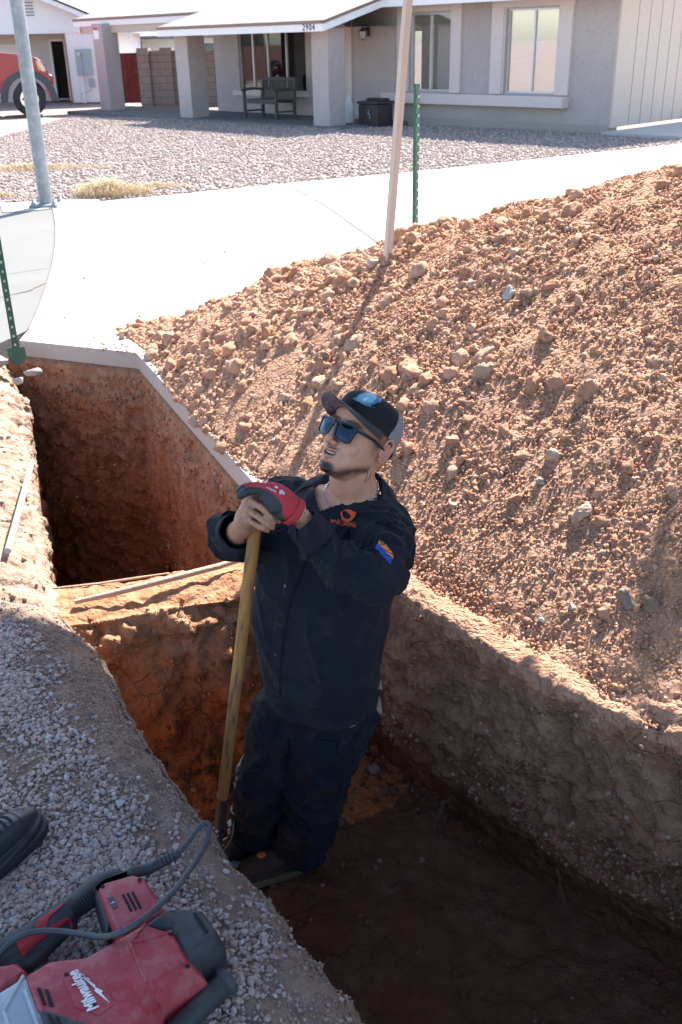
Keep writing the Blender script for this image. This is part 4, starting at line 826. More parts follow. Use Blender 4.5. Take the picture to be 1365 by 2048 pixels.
# notable rocks on the mound, each a thing
def mrock(px, py, size, col, label, el=(1, .8, .6), seed=0, z_it=8):
    z = .5
    for _ in range(z_it*3): p_ = G(px, py, z); z = z*.5+.5*float(moundz(np.array(p_[0]), np.array(p_[1])))
    V, F_ = rock_tpl(4, 8, .34, 400+seed, el); V = V*size
    V = V*(1+.14*fbm(V/size, 3, 4, seed)[:, None]); R_ = rand_rot(1, np.random.default_rng(seed))[0]; V = V@R_.T+p_+np.array([0, 0, size*.08])
    col = tuple(c_*.82 for c_ in col); mm = flat('rock_tone', col, .9, var=.18, vscale=35, bscale=70, bdist=.004); tag(mesh('rock', V, F_, mm, smooth=False), label, 'rock', 'larger rocks on the dirt mound')
CL = (.48, .27, .17); GRY = (.50, .47, .43)
for k, a in enumerate([(1016, 593, .036, (.52, .50, .47), 'pale grey stone high on the mound beside a tan slab of clay', (1, .8, .55)), (1055, 588, .036, (.50, .34, .25), 'tan flat clay slab touching the pale grey stone', (1, .9, .5)),
    (970, 748, .048, (.50, .32, .22), 'broad flat clay slab in the middle of the mound slope', (1.1, .8, .4)), (905, 775+110, .036, CL, 'angular clod below and left of the mound centre', (1, .8, .7)),
    (1107, 913, .037, (.54, .38, .28), 'pale wedge shaped rock on the lower middle of the slope', (1, .8, .7)), (1081, 967, .024, (.40, .33, .28), 'dull grey brown stone just below the pale wedge rock', (1, .8, .7)),
    (1165, 1030, .042, (.52, .35, .26), 'largest crumbly clod low on the right of the mound', (1, .85, .7)), (650, 735, .075, CL, 'big rounded clay boulder in the timber stake shadow', (1, .8, .75)),
    (685, 685, .05, CL, 'dark faced clod on top of the big boulder by the stake shadow', (1, .8, .9)), (1104, 1145, .014, (.36, .31, .27), 'small smooth grey pebble near the lower edge of the mound', (1, .8, .7)),
    (1083, 1240, .012, (.55, .62, .60), 'small pale blue green stone at the foot of the mound', (1, .8, .6)), (1255, 1205, .04, (.27, .19, .14), 'brown grey flat rock at the lower right of the mound', (1, .8, .5)),
    (1310, 1215, .035, (.27, .175, .12), 'rounded brown rock beside the flat one near the right edge', (1, .9, .7)), (905, 710, .028, CL, 'upright clod left of the centre of the mound', (1, .6, .8)),
    (1180, 790, .05, CL, 'large clod cluster head on the right part of the slope', (1, .9, .7)), (1110, 770, .04, CL, 'blocky clod left of the large clod cluster', (1, .9, .8)),
    (985, 480, .045, CL, 'rounded clod half buried near the crest right of the stake', (1, .9, .6)), (245, 678, .028, CL, 'lone clod on the white driveway at the left tip of the mound', (1, .8, .7)),
    (1145, 1215, .02, (.46, .35, .3), 'small tan stone in the loose dirt above the trench edge', (1, .8, .6)), (1350, 985, .03, CL, 'clod at the right picture edge halfway up the mound', (1, .8, .7))]):
    mrock(a[0], a[1], a[2], a[3], a[4], a[5], seed=k+1)
# one larger stone on the near gravel
V, F_ = rock_tpl(4, 6, .12, 77, (1, .8, .6)); p_ = G(241, 1612, 0.0); tag(mesh('stone', V*.015+p_+[0, 0, .006], F_, flat('blue_grey_stone', (.36, .38, .38), .8), smooth=False), 'blue grey stone larger than the gravel around it', 'stone')
# dry grass
m_dry = island('dry_grass', [(0, (.46, .33, .18)), (.5, (.56, .45, .30)), (1, (.64, .55, .42))], bd=.0, spot=(.6, .42, .2))
def weeds(name, cx, cy, rx, ry, n, h, label, seed):
    rr = np.random.default_rng(seed); V = []; F_ = []
    for k in range(n):
        a = rr.uniform(0, 2*math.pi); q_ = rr.power(1.1); x = cx+rx*q_*math.cos(a)*(1+.3*math.sin(3*a+seed)); y = cy+ry*q_*math.sin(a); L = h*rr.uniform(.35, 1)*(1.1-q_*.6); d = np.array([rr.normal(), rr.normal()*.8, .0]); d = d/np.linalg.norm(d)*L*rr.uniform(.3, 1.1)
        w_ = rr.uniform(.002, .004); s = np.array([-d[1], d[0], 0]); s = s/np.linalg.norm(s)*w_; p0 = np.array([x, y, 0.]); p1 = p0+d*.45+[0, 0, L*.6]; p2 = p0+d+[0, 0, L*rr.uniform(.35, .8)]
        b_ = len(V); V += [p0-s, p0+s, p1+s*.8, p1-s*.8, p2]; F_ += [(b_, b_+1, b_+2, b_+3), (b_+3, b_+2, b_+4)]
    tag(mesh(name, V, F_, m_dry, smooth=False), label, 'dry grass', 'dry grass clumps in the gravel yard')
q1 = G(212, 392); weeds('grass_clump', q1[0], q1[1]+.1, .46, .34, 2600, .30, 'straw coloured dry grass clump right of the steel pole base', 1)
q2 = G(60, 338); weeds('grass_clump', q2[0], q2[1], 1.0, .42, 3000, .13, 'flat patch of bleached dry grass behind the steel pole', 2)
q3 = G(310, 375); weeds('grass_clump', q3[0], q3[1]+.1, .42, .22, 900, .09, 'thin wisps of dry grass along the driveway edge right of the dense clump', 3)
q4 = G(8, 395); weeds('grass_clump', q4[0]-.1, q4[1]+.1, .25, .15, 400, .1, 'small dry grass tuft at the left end of the gravel yard edge', 4)

# ------------------------------------------------------------------ trees
def tree(name, base, crown, nleaf, leaf, trunk_r, label, seed, mat_leaf, limbs, group=None):
    rr = np.random.default_rng(seed); e_ = empty(name, label, 'tree', loc=base, group=group)
    tk_ = MB(); top = np.array(crown[0][:3], float)
    cs = np.array(crown, float)
    tk_.tube([(0, 0, -.1), (.03, .02, 1.0), (.0, .05, 2.0), tuple(top*.62)], [trunk_r*1.2, trunk_r, trunk_r*.85, trunk_r*.6], 12)
    for c in cs: 
        st = np.array([0, .04, 1.9]); mid = (st+c[:3])/2+rr.normal(0, .12, 3); tk_.tube([st, mid, c[:3]], [trunk_r*.55, trunk_r*.35, trunk_r*.12], 7)
    tk_.build('trunk', m_bark, e_, smooth=True)
    wts = (cs[:, 3]**2.2); wts /= wts.sum(); which = rr.choice(len(cs), nleaf, p=wts); d = rr.normal(size=(nleaf, 3)); d /= np.linalg.norm(d, axis=1, keepdims=True)
    rad = cs[which, 3]*rr.uniform(0, 1, nleaf)**.42; P_ = cs[which, :3]+d*rad[:, None]*np.array([1, 1, .55])
    k = fbm(P_, 1.9, 2, seed) > -.20; P_ = P_[k]; n = len(P_); R_ = rand_rot(n, rr); s = leaf*rr.uniform(.6, 1.3, n)
    q_ = np.array([[-.5, 0, 0], [0, -.28, .05], [.5, 0, 0], [0, .28, .05]]); V = np.einsum('nij,vj->nvi', R_, q_)*s[:, None, None]+P_[:, None]
    mesh('crown', V.reshape(-1, 3), (np.arange(n)*4)[:, None]+np.arange(4)[None], mat_leaf, e_, smooth=False)
    return e_
m_bark = flat('bark', (.16, .11, .08), .95, var=.3, bscale=25, bdist=.01)
m_leaf = island('leaves', [(0, (.04, .075, .02)), (.6, (.07, .12, .035)), (1, (.11, .15, .05))], bd=0, spot=(.05, .09, .02), rough=.6)
# shade tree whose crown spreads over the near bank, its trunk out of the picture on the right
def above(gx, gy, h):   # crown position whose shade falls on (gx, gy)
    c_ = h/math.tan(SUN_EL); return (gx+c_*math.sin(SUN_AZ), gy+c_*math.cos(SUN_AZ), h)
tb = np.array([4.6, 3.2, 0]); cr = []
for gx_, gy_, h, rr_ in [(-.3, 1.1, 4.2, 1.25), (-1.6, 1.5, 4.3, 1.25), (-2.6, 1.2, 4.6, 1.3), (.9, .5, 4.3, 1.3), (2.1, .9, 4.4, 1.2), (2.3, 2.3, 4.6, .95), (-.9, -.2, 4.6, 1.4), (1.6, -.8, 4.8, 1.4), (-2.2, 0, 4.9, 1.3), (.0, -1.2, 5.0, 1.3), (3.2, .3, 4.9, 1.2), (-.15, 1.95, 4.0, .66), (-.45, 2.15, 4.0, .5), (.98, 2.18, 4.3, .30), (1.0, 1.68, 4.3, .26), (1.9, 2.6, 4.5, .5), (-.9, 1.95, 4.0, .75), (.0, 1.0, 4.0, .9), (-1.2, -2.6, 5.2, 1.7), (1.2, -3.0, 5.2, 1.7), (-3.0, -1.8, 5.2, 1.6), (-3.8, .6, 5.0, 1.4), (3.3, -1.8, 5.2, 1.6)]:
    p_ = np.array(above(gx_, gy_, h))-tb; cr.append((*p_, rr_))
tree('shade_tree', tuple(tb), cr, 66000, .24, .17, 'leafy shade tree whose crown spreads over the near bank', 5, m_leaf, 6)
tree('far_tree', (-2.6, 60, 0), [(0, 0, 3.2, 1.7), (1.8, 0, 3.2, 1.4), (-1.8, .5, 3.0, 1.4), (.6, 0, 4.2, 1.3)], 5000, .35, .2, 'dark green tree top showing between the roofs', 8, m_leaf, 4)
# ------------------------------------------------------------------ the worker
def union(parts, voxel, iters=4, factor=.5, adapt=0.):
    V, F_ = [], []
    for p_ in parts:
        b_ = len(V); V += list(p_.V); F_ += [tuple(i+b_ for i in f) for f in p_.F]
    me_ = bpy.data.meshes.new('tmp'); me_.from_pydata(V, [], F_); bm_ = bmesh.new(); bm_.from_mesh(me_); bmesh.ops.recalc_face_normals(bm_, faces=bm_.faces[:]); bm_.to_mesh(me_); bm_.free()
    o_ = bpy.data.objects.new('tmp', me_); COL.objects.link(o_)
    md = o_.modifiers.new('r', 'REMESH'); md.mode = 'VOXEL'; md.voxel_size = voxel; md.adaptivity = adapt
    if iters: sm = o_.modifiers.new('s', 'SMOOTH'); sm.factor = factor; sm.iterations = iters
    ev = o_.evaluated_get(bpy.context.evaluated_depsgraph_get()); m2 = ev.to_mesh()
    V = np.empty(len(m2.vertices)*3); m2.vertices.foreach_get('co', V); V = V.reshape(-1, 3); F_ = [tuple(p.vertices) for p in m2.polygons]; ev.to_mesh_clear()
    bpy.data.objects.remove(o_); bpy.data.meshes.remove(me_)
    if all(len(f) == 4 for f in F_): F_ = np.array(F_)
    return V, F_
def vnormals(V, F_):
    me_ = bpy.data.meshes.new('t'); me_.from_pydata([tuple(v) for v in V], [], [tuple(map(int, f)) for f in F_]); me_.update()
    n_ = np.empty(len(V)*3); me_.vertices.foreach_get('normal', n_); bpy.data.meshes.remove(me_); return n_.reshape(-1, 3)
def attr(o_, name, val):
    a_ = o_.data.attributes.new(name, 'FLOAT', 'POINT'); a_.data.foreach_set('value', np.asarray(val, np.float32))
def ell(c, r3, M3=None, seg=20, rings=14):
    """ellipsoid MB; columns of M3 are the axes"""
    m_ = MB(); bm_ = bmesh.new(); bmesh.ops.create_uvsphere(bm_, u_segments=seg, v_segments=rings, radius=1)
    V = np.array([v.co[:] for v in bm_.verts])*np.array(r3); F_ = [[v.index for v in f.verts] for f in bm_.faces]; bm_.free()
    if M3 is not None: V = V@np.array(M3).T
    return m_.add(V+np.array(c), F_)
def tb_(pts, r, seg=16): 
    P_ = np.array([np.array(p) for p in pts]); 
    # smooth the path a little with a Catmull like resample
    n = len(P_); rr_ = np.array(r, float); u = np.linspace(0, n-1, (n-1)*5+1); Q = np.zeros((len(u), 4)); A = np.c_[P_, rr_]
    for k, t_ in enumerate(u):
        i = min(int(t_), n-2); f = t_-i; p0, p1, p2, p3 = A[max(i-1, 0)], A[i], A[i+1], A[min(i+2, n-1)]
        Q[k] = .5*((2*p1)+(-p0+p2)*f+(2*p0-5*p1+4*p2-p3)*f*f+(-p0+3*p1-3*p2+p3)*f**3)
    m_ = MB(); T0 = Q[0, :3]-Q[1, :3]; T1 = Q[-1, :3]-Q[-2, :3]; T0 /= np.linalg.norm(T0); T1 /= np.linalg.norm(T1)
    # rounded ends
    pre = [np.r_[Q[0, :3]+T0*Q[0, 3]*math.sin(a), Q[0, 3]*math.cos(a)] for a in (1.35, 1.0, .5)]; post = [np.r_[Q[-1, :3]+T1*Q[-1, 3]*math.sin(a), Q[-1, 3]*math.cos(a)] for a in (.5, 1.0, 1.35)]
    Q = np.array(pre+list(Q)+post); return m_.tube(Q[:, :3], Q[:, 3], seg)
def rings(R, seg=40, n=2.3):
    """stack of rings: (centre xyz, lateral axis, forward axis, half width, half front, half back)"""
    V = []
    for c, a, f, w_, hf, hb_ in R:
        for k in range(seg):
            t_ = 2*math.pi*k/seg; x = math.copysign(abs(math.cos(t_))**(2/n), math.cos(t_)); y = math.copysign(abs(math.sin(t_))**(2/n), math.sin(t_))
            V.append(np.array(c)+np.array(a)*x*w_+np.array(f)*y*(hf if y > 0 else hb_))
    F_ = [list(x) for x in grid_faces(len(R), seg, True)]+[list(range(seg)), list(range((len(R)-1)*seg, len(R)*seg))[::-1]]
    return MB().add(V, F_)
TOIMG = np.stack([RT, UP, -FW], 1)      # image axes (right, up, to viewer) -> world
def im(v): return TOIMG@np.array(v, float)
# head frame
hu = np.array([.426, .905, 0]); hu /= np.linalg.norm(hu); hl = np.array([.69, -.33, .64]); hl -= hu*(hl@hu); hl /= np.linalg.norm(hl); hf_ = np.cross(hl, hu)
# columns: his left, forward, up (world)
HL, HF, HU = im(hl), im(hf_), im(hu)
bridge = DP(678, 855, 2.525); HO = bridge-HF*.098
MHEAD = np.stack([HL, HF, HU], 1)
def hd(x, y, z): return HO+MHEAD@np.array([x, y, z])
def hloc(P_): return (P_-HO)@MHEAD
MH4 = Matrix(((HL[0], HF[0], HU[0], HO[0]), (HL[1], HF[1], HU[1], HO[1]), (HL[2], HF[2], HU[2], HO[2]), (0, 0, 0, 1)))
SLa = np.array([.87, -.49, -.05]); SLa /= np.linalg.norm(SLa); SF = np.array([-.49, -.87, 0.]); SF /= np.linalg.norm(SF)

worker = empty('person', 'man in dark navy work clothes, cap and sunglasses leaning on a shovel in the trench', 'person', loc=(-.28, 2.48, -.92))
WO = np.array([-.28, 2.48, -.92])
def wk(o_):   # parent without moving
    o_.parent = worker; o_.matrix_parent_inverse = worker.matrix_world.inverted() if False else Matrix.Translation((-WO[0], -WO[1], -WO[2])); return o_

# ---- skin: head, neck, chest, arms, hands, legs in one surface
prof_h = [(-.122, .058, .0, .016), (-.117, .076, -.002, .030), (-.106, .087, -.02, .041), (-.092, .090, -.035, .051), (-.076, .089, -.055, .059), (-.058, .091, -.075, .064), (-.038, .0925, -.088, .068), (-.018, .090, -.096, .0715),
          (-.002, .0865, -.10, .0735), (.014, .089, -.102, .075), (.030, .0955, -.104, .076), (.050, .094, -.103, .0765), (.075, .082, -.096, .072), (.095, .060, -.08, .060), (.108, .035, -.055, .042), (.115, .01, -.03, .02)]
hr = []
for z, yf, yb, w_ in prof_h:
    mid = min(0.0, yf-.03) if z < -.1 else 0.0; mid = .03 if z < -.11 else (.015 if z < -.09 else 0.)
    hr.append((hd(0, mid, z), HL, HF, w_, yf-mid, mid-yb))
skin = [rings(hr, 48, 2.35)]
def hs(x, y, z, r3, rot=None): skin.append(ell(hd(x, y, z), r3, MHEAD if rot is None else MHEAD@rot, 18, 12))
# cheeks, brow, nose, lips, chin, ears
for s in (-1, 1):
    hs(s*.034, .058, -.036, (.026, .025, .028)); hs(s*.027, .085, .022, (.024, .013, .009)); hs(s*.0125, .1005, -.0415, (.0085, .010, .0075)); hs(s*.036, .042, -.070, (.019, .028, .032))
hs(0, .079, -.108, (.019, .014, .013)); hs(0, .084, -.068, (.026, .012, .018))
skin.append(tb_([hd(0, .086, .012), hd(0, .099, -.008), hd(0, .1105, -.028), hd(0, .1145, -.037), hd(0, .103, -.047)], [.0075, .0075, .0095, .0115, .006], 14))
skin.append(tb_([hd(-.0285, .0815, -.0585), hd(-.012, .0945, -.0600), hd(0, .0965, -.0603), hd(.012, .0945, -.0600), hd(.0285, .0815, -.0585)], [.002, .0042, .0038, .0042, .002], 10))
skin.append(tb_([hd(-.027, .081, -.0615), hd(-.014, .0915, -.0755), hd(0, .0945, -.079), hd(.014, .0915, -.0755), hd(.027, .081, -.0615)], [.002, .0045, .0052, .0045, .002], 10))
for s in (-1, 1):
    ex = s*.0765; tilt = lambda a, b_: hd(ex+s*(.010+.012*max(0, -a*3)), -.012-.0+a, b_)
    skin.append(tb_([tilt(.010, -.028), tilt(-.004, -.034), tilt(-.014, -.018), tilt(-.022, .004), tilt(-.018, .024), tilt(-.004, .030), tilt(.008, .022), tilt(.011, .008)], [.0050, .0062, .0046, .0044, .0046, .0044, .0040, .0035], 10))
    skin.append(tb_([tilt(.004, -.020), tilt(-.008, -.010), tilt(-.012, .006), tilt(-.006, .018)], [.004, .0036, .0034, .003], 8)); skin.append(ell(hd(s*.079, -.016, -.004), (.0050, .017, .026), MHEAD, 12, 8))
# neck
nb_top = hd(0, -.022, -.07); nbase = DP(708, 985, 2.66); skin.append(tb_([hd(0, -.025, -.04), nb_top, (nb_top+nbase)/2+HF*.008, nbase, nbase-np.array([0, 0, .09])], [.060, .061, .062, .070, .09], 24))
# torso core and limbs under the clothes
TR_ = [(645, 1402, 2.935, .165, .135), (641, 1340, 2.88, .183, .15), (637, 1270, 2.81, .197, .160), (643, 1200, 2.745, .198, .157), (652, 1130, 2.71, .198, .148), (660, 1075, 2.69, .192, .135), (664, 1035, 2.685, .176, .115), (672, 1000, 2.68, .135, .088), (688, 975, 2.67, .085, .068)]
def torso(dw, top=0): return rings([(DP(x, y, d), SLa, SF, w_+dw, h+dw, h+dw) for x, y, d, w_, h in TR_[:len(TR_)-top]], 48, 2.25)
skin.append(torso(-.014))
Lsh, Lel, Lwr = DP(763, 1062, 2.62), DP(737, 1148, 2.43), DP(612, 1043, 2.375); Rsh, Rel, Rwr = DP(562, 1002, 2.78), DP(475, 1078, 2.66), DP(481, 1058, 2.44)
skin.append(tb_([Lsh+SLa*-.01, (Lsh+Lel)/2+im((.006, -.004, -.01)), Lel+im((.008, -.01, -.01))], [.045, .040, .032])); skin.append(tb_([Lel, (Lel+Lwr)/2+im((-.010, -.026, 0)), DP(614, 1048, 2.37), DP(588, 1022, 2.345)], [.030, .028, .025, .026]))
skin.append(tb_([Rsh, (Rsh+Rel)/2, Rel], [.055, .05, .04])); skin.append(tb_([Rel, (Rel+Rwr)/2, DP(477, 1062, 2.47), DP(484, 1056, 2.43), DP(494, 1036, 2.38)], [.042, .038, .029, .026, .030]))
# right hand closed over the handle end
def zz(x, y): return 460+x/7.583, 940+y/7.583
def zd(x, y, d): return DP(*zz(x, y), d)
skin.append(tb_([zd(220, 880, 2.40), zd(250, 740, 2.372), zd(310, 560, 2.36), zd(380, 470, 2.362)], [.025, .0275, .0235, .018], 16)); skin.append(tb_([zd(330, 820, 2.385), zd(360, 680, 2.375), zd(430, 540, 2.37)], [.020, .022, .018], 14))
for ch_, r_ in (([(290, 745, 2.352), (395, 828, 2.337), (490, 878, 2.335), (572, 918, 2.348)], .0082), ([(285, 610, 2.343), (430, 705, 2.325), (555, 810, 2.325), (650, 872, 2.340)], .0091), ([(345, 480, 2.342), (500, 585, 2.322), (600, 700, 2.324), (672, 790, 2.340)], .0093), ([(450, 455, 2.352), (590, 560, 2.335), (670, 650, 2.335), (712, 725, 2.348)], .0086), ([(600, 640, 2.375), (690, 730, 2.365), (748, 772, 2.358)], .0090)):
    skin.append(tb_([zd(*c) for c in ch_], [r_*1.06, r_*.97, r_*.90, r_*.80][:len(ch_)], 12))
# left hand inside the glove
LH = [zd(1010, 650, 2.352), zd(900, 580, 2.345), zd(760, 470, 2.338), zd(620, 385, 2.335), zd(470, 310, 2.335)]
skin.append(tb_(LH, [.026, .028, .026, .022, .014]))
# legs
Lk, La, Rk, Ra = DP(634, 1555, 3.11), DP(600, 1700, 3.36), DP(528, 1560, 3.15), DP(503, 1688, 3.42)
Lh, Rh = DP(670, 1400, 2.93), DP(580, 1400, 2.98)
for a, b_, c in ((Lh, Lk, La), (Rh, Rk, Ra)): skin.append(tb_([a, (a+b_)/2, b_, (b_+c)/2, c], [.078, .068, .052, .046, .035]))
V, F_ = union(skin, .0023, 3, .5)
L = hloc(V); x, y, z = L.T; ax = abs(x)
def g(v, c, s): return np.exp(-((v-c)/s)**2)
nearhead = (np.linalg.norm(L-np.array([0, 0, -.01]), axis=1) < .19)
nz = fbm(L, 60, 3, 5)
jaw = .5+0*x
goat = np.clip(1-((ax/.030)**4+((z+.108)/.019)**4), 0, 1)*(y > .035)
strap = g(z-(-.112+.95*np.clip(ax-.03, 0, 1)+.25*np.clip(.05-y, 0, 1)), 0, .008)*(y > -.01)*(ax > .022)*.75
stache = (g(z, -.0525, .0045)*np.clip(1-(ax/.031)**4, 0, 1))*(y > .07)*.55+g(ax, .031, .004)*g(z, -.066, .012)*(y > .06)*.15
soul = g(ax, 0, .006)*g(z, -.087, .004)*.5*(y > .07)
sideb = np.clip((z+.035)/.03, 0, 1)*g(y, .012, .020)*(ax > .06)*.55+np.clip((z+.01)/.03, 0, 1)*(y < -.02)*.85+np.clip((-y-.03)/.03, 0, 1)*np.clip((z+.055)/.03, 0, 1)*.8
brow = g(z, .0235, .0045)*np.clip(1-((ax-.032)/.025)**4, 0, 1)*(y > .05)*.8
beard = 1.25*np.clip(np.maximum.reduce([goat*.95, strap, stache, soul, sideb, brow])+nz*.12*(goat+strap > .2), 0, 1)*nearhead
earm = ((ax > .0785) & (y > -.045) & (y < .012) & (abs(z) < .045)); beard[earm] = 0
lips = (np.maximum(g(z, -.0608+1.2*ax**2, .0035), g(z, -.0785+16*ax**2, .0040))*np.clip(1-(ax/.027)**4, 0, 1))*(y > .082)
red = np.maximum(earm*.5, .35*(g(z, -.04, .012)*g(ax, 0, .018)*(y > .1)))
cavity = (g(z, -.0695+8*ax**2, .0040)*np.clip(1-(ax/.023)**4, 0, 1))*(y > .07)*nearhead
# open the mouth: push the strip between the lips inwards
V = V-HF*(.011*np.clip(cavity*1.3, 0, 1))[:, None]
m, t, b = newmat('skin'); co = pos(t)
def at(n_): 
    a_ = nd(t, 'ShaderNodeAttribute'); a_.attribute_name = n_; return a_.outputs['Fac']
n1 = noise_node(t, co, 45, 5, .6); c = ramp(t, n1, [(.3, (.53, .255, .155)), (.7, (.64, .33, .21))])
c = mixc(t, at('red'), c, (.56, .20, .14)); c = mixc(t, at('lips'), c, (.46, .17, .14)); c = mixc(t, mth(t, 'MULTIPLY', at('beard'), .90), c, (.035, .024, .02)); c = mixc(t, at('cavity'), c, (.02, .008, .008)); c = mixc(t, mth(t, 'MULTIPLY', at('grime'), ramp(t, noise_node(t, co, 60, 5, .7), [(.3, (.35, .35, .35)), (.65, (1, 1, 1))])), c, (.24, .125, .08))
t.links.new(c, b.inputs['Base Color']); b.inputs['Roughness'].default_value = .47; b.inputs['Specular IOR Level'].default_value = .4; b.inputs['Subsurface Weight'].default_value = .08; b.inputs['Subsurface Radius'].default_value = (.01, .004, .002)
bump(t, b, noise_node(t, co, 500, 3, .6), .0004); m_skin = m
body = wk(mesh('body', V, F_, m_skin)); attr(body, 'beard', beard); attr(body, 'lips', np.clip(lips*nearhead, 0, 1)*.85); attr(body, 'red', red*nearhead); attr(body, 'cavity', np.clip(cavity*1.4, 0, 1))
attr(body, 'grime', np.clip(1-np.linalg.norm(V-zd(350, 700, 2.36), axis=1)/.12, 0, 1)**.5*.9)
bodyV, bodyF = V, F_
BV = BVHTree.FromPolygons([tuple(v) for v in V], [tuple(map(int, f)) for f in F_])
# teeth
tm = MB()
for k in range(-4, 5):
    a = k*.0047; tm.box((0, 0, 0), (.0043, .004, .0066 if abs(k) < 3 else .0055), Matrix.Translation(Vector((a, .0865-8*a*a*1.8, -.0658+6*a*a))), bev=.0008)
te = tm.build('teeth', flat('teeth', (.72, .68, .60), .3)); te.data.transform(MH4); wk(te)
# finger nails
m_nail = flat('nail', (.42, .25, .18), .35)
def nail(c, dirpx):
    P0 = zd(*c); o_, n_, _, _ = BV.find_nearest(Vector(P0-FW*.02)); e_ = ell((0, 0, 0), (.0034, .0044, .0008)); y_ = Vector(im((dirpx[0], -dirpx[1], 0))); n_ = n_.normalized(); y_ = (y_-n_*y_.dot(n_)).normalized(); x_ = y_.cross(n_)
    M_ = Matrix(((x_.x, y_.x, n_.x, o_.x), (x_.y, y_.y, n_.y, o_.y), (x_.z, y_.z, n_.z, o_.z), (0, 0, 0, 1))); k_ = e_.build('nail', m_nail, smooth=True); k_.data.transform(M_); wk(k_)
for c, d in (((562, 912, 2.33), (80, 40)), ((638, 868, 2.32), (80, 60)), ((660, 785, 2.32), (60, 80)), ((708, 715, 2.33), (40, 70))): nail(c, d)
# ---- cloth
def cloth(name, col, dust, amt=.35, seed=0, weave=900, rough=.88):
    m, t, b = newmat(name); p = pos(t); n = noise_node(t, p, 6+seed, 8, .68, .3); n2 = noise_node(t, p, 40, 6, .7)
    c = ramp(t, n2, [(.3, tuple(x*.85 for x in col)), (.7, tuple(x*1.15 for x in col))])
    c = mixc(t, mth(t, 'MULTIPLY', ramp(t, n, [(.5, (0, 0, 0)), (.75, (1, 1, 1))]), amt), c, dust)
    c = mixc(t, mth(t, 'MULTIPLY', ramp(t, noise_node(t, p, 120, 3, .5), [(.68, (0, 0, 0)), (.74, (1, 1, 1))]), amt*.6), c, dust)
    t.links.new(c, b.inputs['Base Color']); b.inputs['Roughness'].default_value = rough; b.inputs['Specular IOR Level'].default_value = .2; b.inputs['Sheen Weight'].default_value = .03; b.inputs['Sheen Roughness'].default_value = .5
    rd_ = noise_node(t, p, 7.5, 2, .5, .35); rdg = mth(t, 'POWER', mth(t, 'SUBTRACT', 1., mth(t, 'ABSOLUTE', mth(t, 'MULTIPLY', mth(t, 'SUBTRACT', rd_, .5), 5.), ), clamp=True), 2.)
    bump(t, b, mth(t, 'ADD', mth(t, 'MULTIPLY', rdg, 9.), mth(t, 'ADD', noise_node(t, p, weave, 2, .5), mth(t, 'MULTIPLY', noise_node(t, p, 30, 4, .6), 1.5))), .0012); return m
m_shirt = cloth('navy_shirt', (.010, .0135, .022), (.080, .060, .050), .34); m_pants = cloth('dark_trousers', (.009, .013, .022), (.085, .058, .044), .50, 3)
def folds(V, axis_a, axis_b, freq, amp, seed, reach=.13, soft=0):
    """cross folds round a limb running a->b"""
    a, b_ = np.array(axis_a), np.array(axis_b); d = (b_-a); Ln = np.linalg.norm(d); d = d/Ln; q = V-a; u = q@d; rad = np.linalg.norm(q-u[:, None]*d, axis=1)
    wgt = np.clip((reach-rad)/.03, 0, 1)*np.clip((u+.03)/.05, 0, 1)*np.clip((Ln+.03-u)/.05, 0, 1); perp = q-u[:, None]*d
    c = perp*12+d*(u[:, None]*freq)+.8*fbm(V, 7, 2, seed+40)[:, None]; k = crease(c+seed*3.3, 1., seed); return amp*2.0*wgt*(k-.25)
def crease(P_, fr, seed):
    n1_ = 1-abs(vn(P_*fr, seed))*1.6; n2_ = 1-abs(vn(P_*fr*1.9+5, seed+3))*1.6; return np.clip(n1_, 0, 1)**2.2*.7+np.clip(n2_, 0, 1)**2.2*.3
def nearline(V, P_): return np.linalg.norm(V-np.array(P_), axis=1)
shp = [torso(.0), tb_([Lsh+SLa*-.05, Lsh, (Lsh*.55+Lel*.45)+SLa*.012, Lel+im((.012, -.012, 0))], [.085, .084, .075, .064], 24), tb_([Lel+im((.005, -.01, 0)), (Lel+Lwr)/2+im((-.010, -.028, 0)), DP(622, 1062, 2.372)], [.064, .052, .043], 24),
       tb_([Rsh+SLa*.05, Rsh, (Rsh+Rel)/2, Rel], [.070, .068, .060, .052], 24), tb_([Rel, DP(464, 1070, 2.56), DP(470, 1066, 2.50)], [.056, .052, .045], 24)]
V, F_ = union(shp, .0050, 9, .55)
F_ = np.array(F_)
N_ = vnormals(V, F_)
D = folds(V, Lsh, Lel, 26, .012, 1)+folds(V, Lel, Lwr, 26, .010, 2, .10)+folds(V, Rsh, Rel, 26, .011, 3)+folds(V, Rel, DP(470, 1066, 2.5), 40, .009, 4, .09)
tors = np.clip(1-D*0, 0, 1); S3_ = np.stack([V[:, 0]*9+V[:, 2]*5, V[:, 1]*6, V[:, 2]*4-V[:, 0]*6], 1); D = D+.020*(crease(S3_, .8, 12)-.25)+.003*fbm(V, 14, 3, 13)
# creases fanning from the elbow
D = D+.010*np.clip(1-nearline(V, Lel+im((.03, .02, 0)))/.12, 0, 1)*fbm(np.stack([(V@im((.8, .5, 0)))*60, V@im((.5, -.8, 0))*14, 0*V[:, 0]], 1), 1, 2, 15, kind=1)
lg = DP(684, 1038, 2.52); fg = DP(770, 1102, 2.56)
D = D*(1-.9*np.clip(1.6-nearline(V, lg)/.055, 0, 1))*(1-.75*np.clip(1.6-nearline(V, fg)/.05, 0, 1))
V = V+N_*D[:, None]
